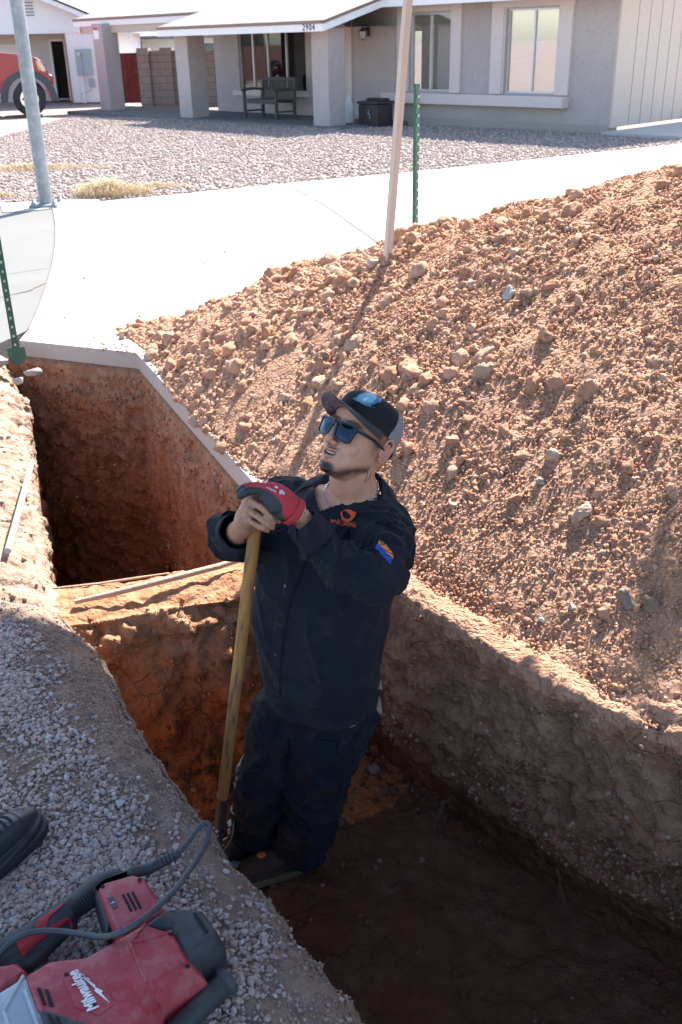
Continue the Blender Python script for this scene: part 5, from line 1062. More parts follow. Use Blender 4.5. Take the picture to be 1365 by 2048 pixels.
# subdivided once for a soft look; open the collar and trim the hem
ctr = V[F_].mean(1); q = (ctr-nbase); qa, qf, qz = q@SLa, q@SF, q[:, 2]
px_ = CX+FOC*((ctr-OO)@RT)/((ctr-OO)@FW); py_ = CY-FOC*((ctr-OO)@UP)/((ctr-OO)@FW)
front = N_[F_].mean(1)@(-FW) > .0
V_open = inpoly(px_, py_, [(632, 955), (628, 985), (640, 1022), (690, 1005), (735, 975), (752, 950), (720, 930)]) & (qf > -.01)
top_ = (qz > .005) & (np.hypot(qa, qf) < .10)
hemcut = (DP(645, 1400, 2.93)[2]-.004+.02*fbm(ctr, 6, 2, 3)+.012*((ctr@SLa)*3)**2*0)
hem = ctr[:, 2] < hemcut
cuffL = ((ctr-DP(617, 1048, 2.372))@((DP(606, 1037, 2.36)-Lel)/np.linalg.norm(DP(606, 1037, 2.36)-Lel)) > 0) & (nearline(ctr, DP(600, 1030, 2.37)) < .09)
dR = (DP(481, 1058, 2.44)-Rel); dR /= np.linalg.norm(dR); cuffR = ((ctr-DP(472, 1064, 2.495))@dR > 0) & (nearline(ctr, DP(478, 1060, 2.46)) < .075)
F2 = F_[~(V_open | top_ | hem | cuffL | cuffR)]
shirt = wk(mesh('shirt', V, F2, m_shirt)); so_ = shirt.modifiers.new('thick', 'SOLIDIFY'); so_.thickness = .0022; so_.offset = -1
sb = shirt.modifiers.new('sub', 'SUBSURF'); sb.levels = sb.render_levels = 1
SB = BVHTree.FromPolygons([tuple(v) for v in V], [tuple(map(int, f)) for f in F2])
def hit(px, py, bvh=None):
    bvh = bvh or SB; d = Vector(ray(px, py)).normalized(); o_, n_, i_, dist = bvh.ray_cast(Vector(OO), d)
    return (np.array(o_), np.array(n_ if n_.dot(d) < 0 else -n_)) if o_ is not None else (None, None)
def drape(V2, org, ex, ey, off=.0014, bvh=None):
    """2-D points laid on the cloth; org, ex, ey in photograph pixels"""
    out = []; last = None
    for a, b_ in V2:
        p_, n_ = hit(org[0]+a*ex[0]+b_*ey[0], org[1]+a*ex[1]+b_*ey[1], bvh)
        if p_ is None: p_, n_ = last if last is not None else (OO+FW*2.5, -FW)
        last = (p_, n_); out.append(p_+n_*off)
    return np.array(out)
def dgrid(name, org, ex, ey, w_, h_, mat, parent, off=.0014, n=24, m_=24, inside=None, bvh=None, thick=.0012, poly=None):
    """a patch of cloth on the cloth; inside(u,v) or poly cuts the outline"""
    us, vs = np.linspace(0, w_, n), np.linspace(0, h_, m_); U, W_ = np.meshgrid(us, vs, indexing='ij'); P_ = drape(np.stack([U.ravel(), W_.ravel()], 1), org, ex, ey, off, bvh); F__ = grid_faces(n, m_)
    c2 = np.stack([U.ravel()[F__].mean(1), W_.ravel()[F__].mean(1)], 1)
    if poly is not None: F__ = F__[inpoly(c2[:, 0], c2[:, 1], poly)]
    if inside is not None: F__ = F__[inside(c2[:, 0], c2[:, 1])]
    o_ = mesh(name, P_, F__, mat, parent); o_.matrix_parent_inverse = Matrix.Identity(4)
    if thick: s_ = o_.modifiers.new('t', 'SOLIDIFY'); s_.thickness = thick; s_.offset = 0
    return o_
def dtext(name, s, org, ex, ey, mat, parent, size=1., off=.002, bvh=None, **k):
    o_ = text(name, s, size, Matrix.Identity(4), mat, None, 0, 'LEFT', **k)
    bm_ = bmesh.new(); bm_.from_mesh(o_.data); bmesh.ops.triangulate(bm_, faces=bm_.faces[:]); bmesh.ops.subdivide_edges(bm_, edges=bm_.edges[:], cuts=1, use_grid_fill=True); bm_.to_mesh(o_.data); bm_.free()
    co_ = np.array([v.co[:2] for v in o_.data.vertices]); P_ = drape(co_, org, ex, ey, off, bvh); o_.data.vertices.foreach_set('co', P_.astype(np.float32).ravel()); o_.data.update(); o_.parent = parent; return o_
# button placket, pocket flap, seams and buttons
m_placket = m_shirt
def band(name, pts, wpx, mat, parent, off=.0025, bvh=None, step=4, thick=.0016):
    P_, _ = resample(pts, step); T = np.gradient(P_, axis=0); T /= np.linalg.norm(T, axis=1, keepdims=True); Nn = np.stack([-T[:, 1], T[:, 0]], 1); rows = []
    for s in np.linspace(-.5, .5, 5): rows.append(drape(P_+Nn*wpx*s, (0, 0), (1, 0), (0, 1), off, bvh))
    G_ = np.stack(rows, 1); o_ = mesh(name, G_.reshape(-1, 3), grid_faces(*G_.shape[:2]), mat, parent); s_ = o_.modifiers.new('t', 'SOLIDIFY'); s_.thickness = thick; s_.offset = 0; return o_
band('placket', [(641, 1036), (618, 1085), (590, 1150), (570, 1210), (558, 1270), (552, 1330), (551, 1392)], 21, m_shirt, shirt, .003)
m_btn = flat('navy_button', (.03, .034, .045), .35)
for bx, by in ((573, 1172), (562, 1248), (553, 1308), (552, 1365)):
    p_, n_ = hit(bx, by); b_ = MB().tube([p_+n_*.003, p_+n_*.0055], .0052, 14).build('button', m_btn, shirt)
m_seam = flat('seam', (.010, .012, .018), .9)
band('shoulder_seam', [(778, 1000), (786, 1020), (793, 1040), (797, 1052)], 2.0, m_seam, shirt, .0012, step=3, thick=.0005)
band('pocket_seam', [(655, 1056), (680, 1062), (706, 1060)], 1.6, m_seam, shirt, .0012, step=3, thick=.0005)
band('yoke_seam', [(741, 1052), (765, 1046), (795, 1040)], 1.6, m_seam, shirt, .0012, step=3, thick=.0005)
band('hem_stitch', [(560, 1392), (600, 1402), (650, 1407), (700, 1402), (735, 1388)], 1.4, m_seam, shirt, .0012, step=5, thick=.0005)
# chest lettering and the horned ring above it
m_or = flat('orange_thread', (.75, .10, .015), .7, vscale=200, bscale=900, bdist=.0004)
dtext('chest_lettering', 'OX PLUMBING', (662, 1044), (1, .16), (-.02, -1.15), m_or, shirt, 10.4, .0055, bold=.05, sx=.74, spacing=1.04)
emb = [(-15, -4), (-14, 3), (-9, 10), (-1, 13), (7, 10), (12, 4), (16, -4), (17, -10), (8, -11), (-2, -13), (-7, -11), (-9, -8), (-3, -9), (2, -6), (5, -1), (3, 4), (-2, 6.5), (-7, 5), (-10, 1), (-10.5, -4), (-12, -9)]
dgrid('chest_emblem', (680, 1015), (1, .12), (0, 1), 42, 34, m_or, shirt, .0035, 60, 50, poly=[(a+17, b_+15) for a, b_ in emb])
# flag patch on the sleeve: rays above, blue below, star in the middle
m_fr, m_fy, m_fb, m_fo = [flat(n_, c_, .75, bscale=700, bdist=.0003) for n_, c_ in (('flag_red', (.42, .02, .035)), ('flag_yellow', (.78, .50, .06)), ('flag_blue', (.015, .085, .42)), ('flag_copper', (.62, .17, .05)))]
def zf(x, y): return 640+x/7.18, 1000+y/7.18
fo, fx, fy_ = np.array(zf(851, 565)), np.array(zf(1065, 800))-np.array(zf(851, 565)), np.array(zf(797, 692))-np.array(zf(851, 565))
bow = lambda u: .30*np.sin(np.clip(u, 0, 1)*math.pi)
def fgrid(name, mat, inside, off):
    n, m_ = 64, 44; U, W_ = np.meshgrid(np.linspace(0, 1, n), np.linspace(0, 1, m_), indexing='ij'); pts = np.stack([fo[0]+U*fx[0]+W_*fy_[0]+bow(U)*5, fo[1]+U*fx[1]+W_*fy_[1]-bow(U)*9], -1).reshape(-1, 2)
    P_ = drape(pts, (0, 0), (1, 0), (0, 1), off); F__ = grid_faces(n, m_); c_ = np.stack([U.ravel()[F__].mean(1), W_.ravel()[F__].mean(1)], 1); F__ = F__[inside(c_[:, 0], c_[:, 1])]; return mesh(name, P_, F__, mat, fp_)
fp_ = dgrid('flag_patch', tuple(fo), tuple(fx), tuple(fy_), .98, .98, m_fb, shirt, .0004, 12, 8, thick=0)
ang = lambda u, v: np.floor((np.arctan2((u-.5)*1.5, .52-v)+math.pi/2)/(math.pi/13)).astype(int)
fgrid('flag_field', m_fb, lambda u, v: v >= .5, .0016); fgrid('flag_rays', m_fr, lambda u, v: (v < .5) & (ang(u, v) % 2 == 0), .0016); fgrid('flag_gold_rays', m_fy, lambda u, v: (v < .5) & (ang(u, v) % 2 == 1), .0016)
star = lambda u, v: np.hypot((u-.5)*1.5, v-.52) < .13+.11*np.cos(5*np.arctan2((u-.5)*1.5, .52-v))
fgrid('flag_star', m_fo, star, .0024)
# cuffs
def cuff(name, c0, c1, r0, r1, mat, parent, seg=28, thick=.003, wob=.003, seed=1):
    m_ = MB(); c0, c1 = np.array(c0), np.array(c1); P_ = [c0+(c1-c0)*s for s in np.linspace(0, 1, 5)]; m_.tube(P_, np.linspace(r0, r1, 5), seg, caps=False); V = np.array(m_.V); V = V+fbm(V, 40, 2, seed)[:, None]*wob
    o_ = mesh(name, V, m_.F, mat, parent); s_ = o_.modifiers.new('t', 'SOLIDIFY'); s_.thickness = thick; return o_
cuff('cuff', DP(638, 1083, 2.372), DP(604, 1044, 2.352), .0445, .0405, m_shirt, shirt, wob=.004); cuff('cuff', DP(464, 1069, 2.54), DP(477, 1062, 2.465), .051, .046, m_shirt, shirt, wob=.004, seed=3)
tabm = MB(); a_ = [DP(579, 1050, 2.31), DP(592, 1050, 2.31), DP(594, 1075, 2.315), DP(590, 1087, 2.32), DP(580, 1064, 2.315)]; tabm.add([p for p in a_]+[p+FW*.004 for p in a_], [(0, 1, 2, 3, 4), (9, 8, 7, 6, 5)]+[(i, (i+1) % 5, (i+1) % 5+5, i+5) for i in range(5)]).build('cuff_tab', m_shirt, shirt)
# collar: stand and turned down leaf
def collar():
    n = 72; rows = []
    c0 = nbase+np.array([0, 0, .012])+HF*0
    for k in range(n):
        a = math.radians(-108+216*k/(n-1)); s, c_ = math.sin(a), -math.cos(a)   # 0 = back of the neck
        fr = abs(a)/math.radians(108); dirv = SLa*s+SF*c_; drop = -.055*fr**3; rad = .070+.012*fr**2
        base = c0+dirv*rad+np.array([0, 0, drop+.010]); up_ = np.array([0, 0, 1.])
        leaf = .040+.026*fr**3; spread = .028+.020*fr**2.2
        p0 = base+up_*-.025+dirv*.004; p1 = base+up_*.018; p2 = base+up_*.022+dirv*.005; p3 = base+up_*(.010)+dirv*.012; p4 = base+dirv*(spread)+up_*(.012-leaf*.62); p5 = base+dirv*(spread+.012)+up_*(.012-leaf)
        rows.append([p0, p1, p2, p3, p4, p5])
    return np.array(rows)
Cg = collar(); Cg = Cg+.0025*fbm(Cg, 22, 2, 8)[..., None]
# lay the leaf on the shirt
for i in range(Cg.shape[0]):
    for j in (3, 4, 5):
        o_, n_, _, dist = SB.find_nearest(Vector(Cg[i, j]))
        if o_ is not None:
            nn_ = np.array(n_); dd_ = (Cg[i, j]-np.array(o_))@nn_
            if dd_ < .005: Cg[i, j] = np.array(o_)+nn_*.006
co_ = mesh('collar', Cg.reshape(-1, 3), grid_faces(*Cg.shape[:2]), m_shirt, shirt); s_ = co_.modifiers.new('t', 'SOLIDIFY'); s_.thickness = .0025; s_.offset = 0; s2 = co_.modifiers.new('s', 'SUBSURF'); s2.levels = s2.render_levels = 2
for o_ in shirt.children_recursive: o_.matrix_parent_inverse = Matrix.Identity(4)
# ---- chain
m_silver = flat('silver', (.75, .76, .78), .18, 1.)
ch = []
for k in range(84):
    a = 2*math.pi*k/84; p_ = nbase+np.array([0, 0, .012])+SLa*.078*math.sin(a)+SF*.082*math.cos(a)+np.array([0, 0, -.035*math.cos(a)])
    o_, n_, _, _ = BV.find_nearest(Vector(p_)); ch.append(np.array(o_)+np.array(n_)*.0022)
ch = np.array(ch); cm = MB()
for k in range(84):
    p_, q_ = ch[k], ch[(k+1) % 84]; T = (q_-p_); T /= np.linalg.norm(T); Bn = (p_-nbase); Bn /= np.linalg.norm(Bn); W_ = np.cross(T, Bn) if k % 2 else Bn*.3+np.cross(T, Bn)*.95; W_ /= np.linalg.norm(W_); r_ = .0036 if k % 3 else .0046
    P_ = [p_+T*math.cos(t_)*r_*1.15+W_*math.sin(t_)*r_*.75 for t_ in np.linspace(0, 2*math.pi, 9)]; cm.tube(P_, .0010, 5, caps=False)
wk(cm.build('necklace', m_silver, smooth=True))
# ---- trousers
leg = [rings([(DP(655, 1290, 2.86), SLa, SF, .150, .12, .12), (DP(652, 1350, 2.92), SLa, SF, .160, .125, .125), (DP(650, 1400, 2.97), SLa, SF, .168, .13, .12), (DP(648, 1440, 3.02), SLa, SF, .150, .11, .11)], 40),
       tb_([Lh+SLa*-.0, DP(660, 1455, 2.98), DP(648, 1510, 3.03), DP(634, 1560, 3.09), DP(622, 1620, 3.18), DP(606, 1675, 3.28), DP(600, 1702, 3.33)], [.098, .114, .108, .096, .090, .088, .076], 26),
       tb_([Rh, DP(554, 1450, 3.05), DP(546, 1510, 3.10), DP(530, 1560, 3.15), DP(520, 1610, 3.24), DP(508, 1655, 3.34), DP(502, 1682, 3.39)], [.085, .092, .092, .083, .080, .080, .072], 26)]
V, F_ = union(leg, .0068, 6, .5); F_ = np.array(F_); N_ = vnormals(V, F_)
D = folds(V, Lh, Lk, 10, .010, 21, .17)+folds(V, Lk+(Lh-Lk)*.1, La, 19, .015, 22, .14)+folds(V, Rh, Rk, 11, .010, 23, .13)+folds(V, Rk+(Rh-Rk)*.15, Ra, 20, .015, 24, .12)+.006*fbm(V*np.array([1, 1, .6]), 8, 3, 25, kind=1)
V = V+N_*D[:, None]; ctr = V[F_].mean(1)
cut = np.zeros(len(F_), bool)
for a_, n0 in ((DP(600, 1700, 3.33), La), (DP(502, 1680, 3.39), Ra)): cut |= (ctr[:, 2] < a_[2]-.012) & (nearline(ctr, a_) < .16)
F2 = F_[~cut]; pants = wk(mesh('trousers', V, F2, m_pants)); s_ = pants.modifiers.new('t', 'SOLIDIFY'); s_.thickness = .003; s_.offset = -1; s_ = pants.modifiers.new('s', 'SUBSURF'); s_.levels = s_.render_levels = 1
PB = BVHTree.FromPolygons([tuple(v) for v in V], [tuple(map(int, f)) for f in F2])
pk = dgrid('cargo_pocket', (631, 1478), (1, .10), (-.03, 1), 42, 38, m_pants, pants, .004, 12, 12, bvh=PB, thick=.004)
dgrid('pocket_flap', (629, 1476), (1, .12), (-.02, 1), 46, 13, m_pants, pants, .007, 12, 6, bvh=PB, thick=.003)
band('side_seam', [(735, 1400), (722, 1455), (700, 1520), (682, 1580), (668, 1650)], 1.6, m_seam, pants, .0012, bvh=PB, step=5, thick=.0005)
m_rt = flat('red_tag', (.35, .02, .02), .7); dgrid('red_tab', (683, 1417), (1, .05), (0, 1), 14, 6, m_rt, pants, .004, 5, 4, bvh=PB, thick=.002)
band('zip_pull', [(691, 1424), (687, 1438), (683, 1450)], 3, m_black, pants, .004, bvh=PB, step=3, thick=.002)
for o_ in pants.children_recursive: o_.matrix_parent_inverse = Matrix.Identity(4)
# ---- boots
m_suede = cloth('brown_suede', (.050, .034, .027), (.16, .10, .07), .4, 5, 500); m_sole = flat('olive_sole', (.11, .10, .055), .8, dirt=(.18, .09, .05), dirtamt=.5); m_lace = flat('dark_lace', (.03, .025, .02), .8); m_otab = flat('orange_tab', (.70, .20, .03), .6)
def boot(heel, toe, name='boot'):
    heel, toe = np.array(heel), np.array(toe); f = toe-heel; L_ = np.linalg.norm(f); f /= L_; u_ = np.array([0, 0, 1.]); l_ = np.cross(u_, f); l_ /= np.linalg.norm(l_); u_ = np.cross(f, l_)
    P_ = lambda s, a, h: heel+f*s*L_+l_*a+u_*h
    up_ = union([tb_([P_(.14, 0, .07), P_(.38, 0, .070), P_(.62, 0, .055), P_(.84, 0, .048)], [.046, .043, .044, .040], 20), tb_([P_(.14, 0, .06), P_(.17, 0, .17)], [.046, .05], 18), rings([(P_(.5, 0, .015), f, l_, L_*.50, .044, .044), (P_(.5, 0, .045), f, l_, L_*.49, .044, .044)], 36, 2.6)], .004, 8, .5)
    bo = wk(mesh(name, up_[0], up_[1], m_suede)); R_ = []
    for h, g_ in ((0, .0), (.012, .004), (.026, .002)): R_.append((P_(.5, 0, h), f, l_, L_*.525+g_, .048+g_, .048+g_))
    sm = rings(R_, 44, 2.7); so2 = sm.build('sole', m_sole, bo, smooth=True)
    for k in range(4):
        s = .46+k*.07; MB().tube([P_(s, -.03, .088-k*.006), P_(s+.01, 0, .118-k*.011), P_(s, .03, .088-k*.006)], .003, 6).build('lace', m_lace, bo, smooth=True)
    tg_ = ell(P_(.66, .0, .098), (.016, .014, .004), np.stack([f, l_, u_], 1)).build('orange_tab', m_otab, bo, smooth=True)
    for o_ in bo.children_recursive: o_.matrix_parent_inverse = Matrix.Identity(4)
    return bo
zf_ = -.905
bl1 = G(622, 1722, zf_); bt1 = G(487, 1765, zf_); boot(bl1, bt1+(bt1-bl1)*.08)
bl2 = G(548, 1690, zf_); bt2 = G(448, 1725, zf_); boot(bl2+(bl2-bt2)*.05, bt2-(bl2-bt2)*.12)
# ---- glove
m_gred = flat('red_knit', (.48, .035, .045), .85, vscale=300, bscale=700, bdist=.0006); m_gblk = flat('black_nitrile', (.028, .031, .034), .62, vscale=60, bscale=120, bdist=.0012)
gp = [tb_([zd(985, 640, 2.352), zd(880, 555, 2.342), zd(740, 440, 2.333), zd(610, 355, 2.332), zd(480, 300, 2.332)], [.030, .0335, .0345, .029, .018], 22), tb_([zd(760, 640, 2.330), zd(700, 560, 2.322), zd(600, 440, 2.320), zd(480, 355, 2.322)], [.0145, .0215, .0185, .013], 16),
      tb_([zd(800, 600, 2.325), zd(790, 690, 2.322)], [.02, .0125], 14),
      tb_([zd(520, 330, 2.318), zd(360, 305, 2.308), zd(250, 335, 2.304), zd(160, 385, 2.306)], [.0125, .0120, .0112, .0098], 12), tb_([zd(540, 280, 2.336), zd(360, 262, 2.332), zd(230, 275, 2.330), zd(140, 325, 2.330)], [.0125, .0122, .0112, .0098], 12),
      tb_([zd(540, 270, 2.360), zd(380, 250, 2.358), zd(260, 268, 2.357), zd(190, 310, 2.357)], [.012, .0115, .0105, .009], 12), tb_([zd(560, 290, 2.38), zd(430, 270, 2.38), zd(330, 290, 2.38), zd(270, 330, 2.38)], [.011, .0105, .0095, .0085], 12),
      tb_([zd(520, 390, 2.322), zd(500, 440, 2.325)], [.012, .009], 10), tb_([zd(610, 470, 2.318), zd(600, 520, 2.322)], [.013, .010], 10)]
V, F_ = union(gp, .0028, 3, .5); N_ = vnormals(V, F_); V = V+N_*(.0012*fbm(V, 70, 2, 3, kind=1))[:, None]; ctr = V[np.array(F_)].mean(1); cn = N_[np.array(F_)].mean(1)
gx_ = 7.583*(CX+FOC*((ctr-OO)@RT)/((ctr-OO)@FW)-460); gy_ = 7.583*(CY-FOC*((ctr-OO)@UP)/((ctr-OO)@FW)-940)
bx_ = np.interp(gx_, [100, 240, 400, 580, 680, 760, 800, 830, 1200], [150, 245, 262, 312, 385, 470, 560, 800, 1400])
redm = (gy_ < bx_) | (cn@im((.55, .45, -.7)) > .45)
gl_ = mesh('work_glove', V, F_, m_gblk); gl_.data.materials.append(m_gred); gl_.data.polygons.foreach_set('material_index', redm.astype(np.int32)); wk(gl_)
gc = cuff('glove_cuff', zd(905, 590, 2.345), zd(1000, 650, 2.354), .0345, .034, m_gred, gl_, thick=.003, wob=.001); gc.matrix_parent_inverse = Matrix.Identity(4)
tr_ = [zd(1000, 650, 2.354)+(im((math.cos(a)*.60, -math.cos(a)*-.70*-1, 0))*.0)+0 for a in (0,)]
ax_ = zd(1000, 650, 2.354)-zd(905, 590, 2.345); ax_ /= np.linalg.norm(ax_); e1 = np.cross(ax_, [0, 0, 1]); e1 /= np.linalg.norm(e1); e2 = np.cross(ax_, e1)
rg = MB().tube([zd(1003, 652, 2.354)+e1*.034*math.cos(a)+e2*.034*math.sin(a) for a in np.linspace(0, 2*math.pi, 30)], .0022, 6, caps=False).build('cuff_trim', flat('cream_trim', (.5, .46, .34), .8), gl_, smooth=True)
GB = BVHTree.FromPolygons([tuple(v) for v in V], [tuple(map(int, f)) for f in F_])
m_mark = flat('white_print', (.62, .60, .60), .7)
for poly_, org in (([(0, 3), (5, 0), (11, 5), (9, 9), (4, 8), (2, 12), (0, 8)], zz(755, 290)), ([(0, 2), (4, 0), (8, 3), (5, 5), (1, 5)], zz(680, 235))):
    o_ = dgrid('glove_print', org, (1, .3), (-.1, 1), 12, 13, m_mark, gl_, .0012, 24, 24, bvh=GB, poly=poly_, thick=0)
for k in range(8):
    o_ = dgrid('glove_print', (533+k*2.6, 973+k*1.25), (1, .35), (-.1, 1), 1.7, 3.0, m_mark, gl_, .0012, 4, 4, bvh=GB, thick=0) if k < 8 else None
for o_ in gl_.children_recursive: o_.matrix_parent_inverse = Matrix.Identity(4)
# ---- finger and neck tattoos
m_tat = flat('tattoo_ink', (.085, .075, .08), .6)
def ink(pts, wpx, bvh=BV):
    o_ = band('tattoo', pts, wpx, m_tat, body, .0005, bvh, step=.7, thick=0.0001); return o_
ink([zz(400, 640), zz(375, 625), zz(362, 650), zz(380, 682), zz(402, 672), zz(398, 655)], 1.1); ink([zz(350, 720), zz(330, 760), zz(385, 770)], 1.2); ink([zz(350, 735), zz(372, 775), zz(395, 755)], 1.1); ink([zz(415, 485), zz(440, 500), zz(448, 515)], 1.2)
ink([(728, 943), (736, 944), (733, 955), (729, 966)], 1.6); ink([(739, 932), (737, 941)], 1.5); ink([(743, 944), (740, 954), (735, 962)], 1.4)
# ---- sunglasses (in head coordinates)
m_frame = flat('dark_frame', (.015, .022, .033), .3, bscale=0); m, t, b = newmat('mirror_lens'); b.inputs['Base Color'].default_value = (.045, .06, .085, 1); b.inputs['Metallic'].default_value = 1; b.inputs['Roughness'].default_value = .04; m_lens = m
gs = bpy.data.objects.new('sunglasses', None)
bpy.data.objects.remove(gs)
fr_ = MB()
def lens_out(s, g_=0):
    pts = [(-.0270, .0200), (.0270, .0225), (.0295, .016), (.0255, -.0195), (.0175, -.0255), (-.012, -.0250), (-.0215, -.019), (-.0270, .010)]
    return [((s*(.0335+a*(1+g_))), b_*(1+g_*1.2)-.006) for a, b_ in pts]
def fy(x): return .1145-3.6*x*x
for s in (-1, 1):
    o1, o2 = lens_out(s, .07), lens_out(s, -.10); n = 8
    V = [(x_, fy(x_)+.0035, z_) for x_, z_ in o1]+[(x_, fy(x_)+.0035, z_) for x_, z_ in o2]+[(x_, fy(x_)-.002, z_) for x_, z_ in o1]+[(x_, fy(x_)-.002, z_) for x_, z_ in o2]
    F_ = []
    for i in range(n):
        j = (i+1) % n; F_ += [(i, j, n+j, n+i), (2*n+i, 3*n+i, 3*n+j, 2*n+j), (i, 2*n+i, 2*n+j, j), (n+i, n+j, 3*n+j, 3*n+i)]
    fr_.add(V, F_)
    fr_.tube([(s*.0635, fy(.063)+.001, .010), (s*.073, .075, .010), (s*.0795, .04, .008), (s*.081, .0, .001), (s*.080, -.03, -.006)], [.0052, .0050, .0042, .0034, .003], 8)
fr_.tube([(-.009, fy(.009)+.001, .006), (0, fy(0)+.002, .008), (.009, fy(.009)+.001, .006)], .0042, 8)
gf = fr_.build('sunglasses', m_frame, smooth=True); gf.data.transform(MH4); wk(gf)
for s in (-1, 1):
    o2 = lens_out(s, -.06); c_ = np.array(o2).mean(0); R_ = [[(c_[0]+(x_-c_[0])*k, fy(c_[0]+(x_-c_[0])*k)+.0008+.0022*(1-k*k), c_[1]+(z_-c_[1])*k) for x_, z_ in o2] for k in (.02, .35, .7, 1.)]
    l_ = mesh('lens', np.array(R_).reshape(-1, 3), grid_faces(4, 8, True), m_lens); l_.data.transform(MH4); l_.parent = gf; sbb = l_.modifiers.new('s', 'SUBSURF'); sbb.levels = sbb.render_levels = 1
# ---- cap
m_cap = flat('black_cap_foam', (.008, .008, .010), .9, bscale=500, bdist=.0006); m_brimt = flat('charcoal_brim', (.045, .043, .045), .8, vscale=80, bscale=400, bdist=.0006)
m, t, b = newmat('grey_mesh'); p = obj(t); ck = nd(t, 'ShaderNodeTexVoronoi'); ck.inputs['Scale'].default_value = 420; ck.inputs['Randomness'].default_value = .15; t.links.new(p, ck.inputs['Vector'])
t.links.new(ramp(t, ck.outputs['Distance'], [(.25, (.36, .35, .37)), (.6, (.20, .19, .21))]), b.inputs['Base Color']); b.inputs['Roughness'].default_value = .8; bump(t, b, ck.outputs['Distance'], .0008); m_mesh = m
nA, nZ = 72, 22; CG = np.zeros((nZ, nA, 3))
for j in range(nA):
    a = 2*math.pi*j/nA; sx_, cy_ = math.sin(a), math.cos(a)      # 0 = front
    zb = .032+.020*cy_+.004*cy_*abs(cy_)
    if cy_ < 0: zb = .032+.045*cy_
    ztop = .119+.006*cy_
    for i in range(nZ):
        u = i/(nZ-1); w_ = .0815; yf, yb = .104, .114
        k = math.cos(math.asin(min(1, u**1.45)))**.55 if u < 1 else 0.; 
        if cy_ > 0: k = math.cos(math.asin(min(1, u**2.1)))**.75 if u < 1 else 0.
        zz_ = zb+(ztop-zb)*(1-(1-u)**1.05)
        CG[i, j] = (sx_*w_*k, (cy_*yf if cy_ > 0 else cy_*yb)*k-.002-.010*u, zz_)
CG = CG+.0012*fbm(CG, 30, 2, 4)[..., None]
Fc = grid_faces(nZ, nA, True); cc = CG.reshape(-1, 3)[Fc].mean(1); fro = cc[:, 1] > -.012-.25*(cc[:, 2]-.06)
cap = mesh('cap', CG.reshape(-1, 3), Fc, m_cap); cap.data.materials.append(m_mesh); cap.data.polygons.foreach_set('material_index', (~fro).astype(np.int32)); cap.data.transform(MH4); wk(cap)
s_ = cap.modifiers.new('t', 'SOLIDIFY'); s_.thickness = .002; s_ = cap.modifiers.new('s', 'SUBSURF'); s_.levels = s_.render_levels = 1
# welt between foam and mesh
wv = []
for s in (-1, 1):
    pts = []
    for i in range(nZ-2):
        ring_ = CG[i]; cand = [j for j in range(nA) if (ring_[j, 0]*s > 0)]; d = [abs(ring_[j, 1]-(-.012-.25*(ring_[j, 2]-.06))) for j in cand]; pts.append(ring_[cand[int(np.argmin(d))]]+np.array([s*.001, 0, 0]))
    pts = np.array(pts); pts[:, 1] = -.012-.25*(pts[:, 2]-.06); wv.append(MB().tube(pts, .0022, 6).build('cap_welt', flat('grey_welt', (.30, .29, .31), .8), smooth=True)); wv[-1].data.transform(MH4); wv[-1].parent = cap
# brim
nb_, mb_ = 33, 12; BT = np.zeros((nb_, mb_, 3))
for i in range(nb_):
    q_ = -1+2*i/(nb_-1); a = q_*1.38; rx_, ry_ = math.sin(a)*.0825, math.cos(a)*.103
    for j in range(mb_):
        v = j/(mb_-1); L_ = .080*max(0, 1-abs(q_)**2.6)**1.05; x_ = rx_*(1+.0*v); y_ = ry_+L_*v
        BT[i, j] = (x_, y_, .052+.006*v+.0055-5.6*x_*x_*(.55+.65*v)-.0)
Vb = np.concatenate([BT.reshape(-1, 3)+[0, 0, .0012], BT.reshape(-1, 3)-[0, 0, .0012]]); Fb = grid_faces(nb_, mb_)
edge = []
nn_ = nb_*mb_
for i in range(nb_-1): edge.append((i*mb_+mb_-1, (i+1)*mb_+mb_-1, (i+1)*mb_+mb_-1+nn_, i*mb_+mb_-1+nn_))
Fall = np.concatenate([Fb, Fb[:, ::-1]+nn_, np.array(edge)])
m, t, b = newmat('printed_underbrim'); p = obj(t); sep = nd(t, 'ShaderNodeMapping'); t.links.new(p, sep.inputs[0]); sep.inputs['Scale'].default_value = (1, 1, 2)
c_ = ramp(t, noise_node(t, sep.outputs[0], 130, 3, .5, 1.5), [(.42, (.14, .10, .125)), (.50, (.17, .12, .145)), (.60, (.28, .24, .27))]); t.links.new(c_, b.inputs['Base Color']); b.inputs['Roughness'].default_value = .8; m_under = m
brim = mesh('cap_brim', Vb, Fall, m_brimt, cap); brim.data.materials.append(m_under); mi = np.zeros(len(Fall), np.int32); mi[len(Fb):2*len(Fb)] = 1; brim.data.polygons.foreach_set('material_index', mi); brim.data.transform(MH4)
ub = BVHTree.FromPolygons([tuple(hd(*v)) for v in Vb], [tuple(map(int, f)) for f in Fall])
# scribbled script under the brim
rr_ = np.random.default_rng(4)
for (x0, y0, x1, y1) in ((668, 795, 690, 799), (665, 804, 698, 806), (662, 811, 668, 817)):
    P_ = [(x0+(x1-x0)*k/14+.7*math.sin(k*2.1), y0+(y1-y0)*k/14+1.6*math.sin(k*1.7)) for k in range(15)]
    band('brim_script', P_, .9, m_black, brim, .0006, ub, step=.8, thick=.0001)
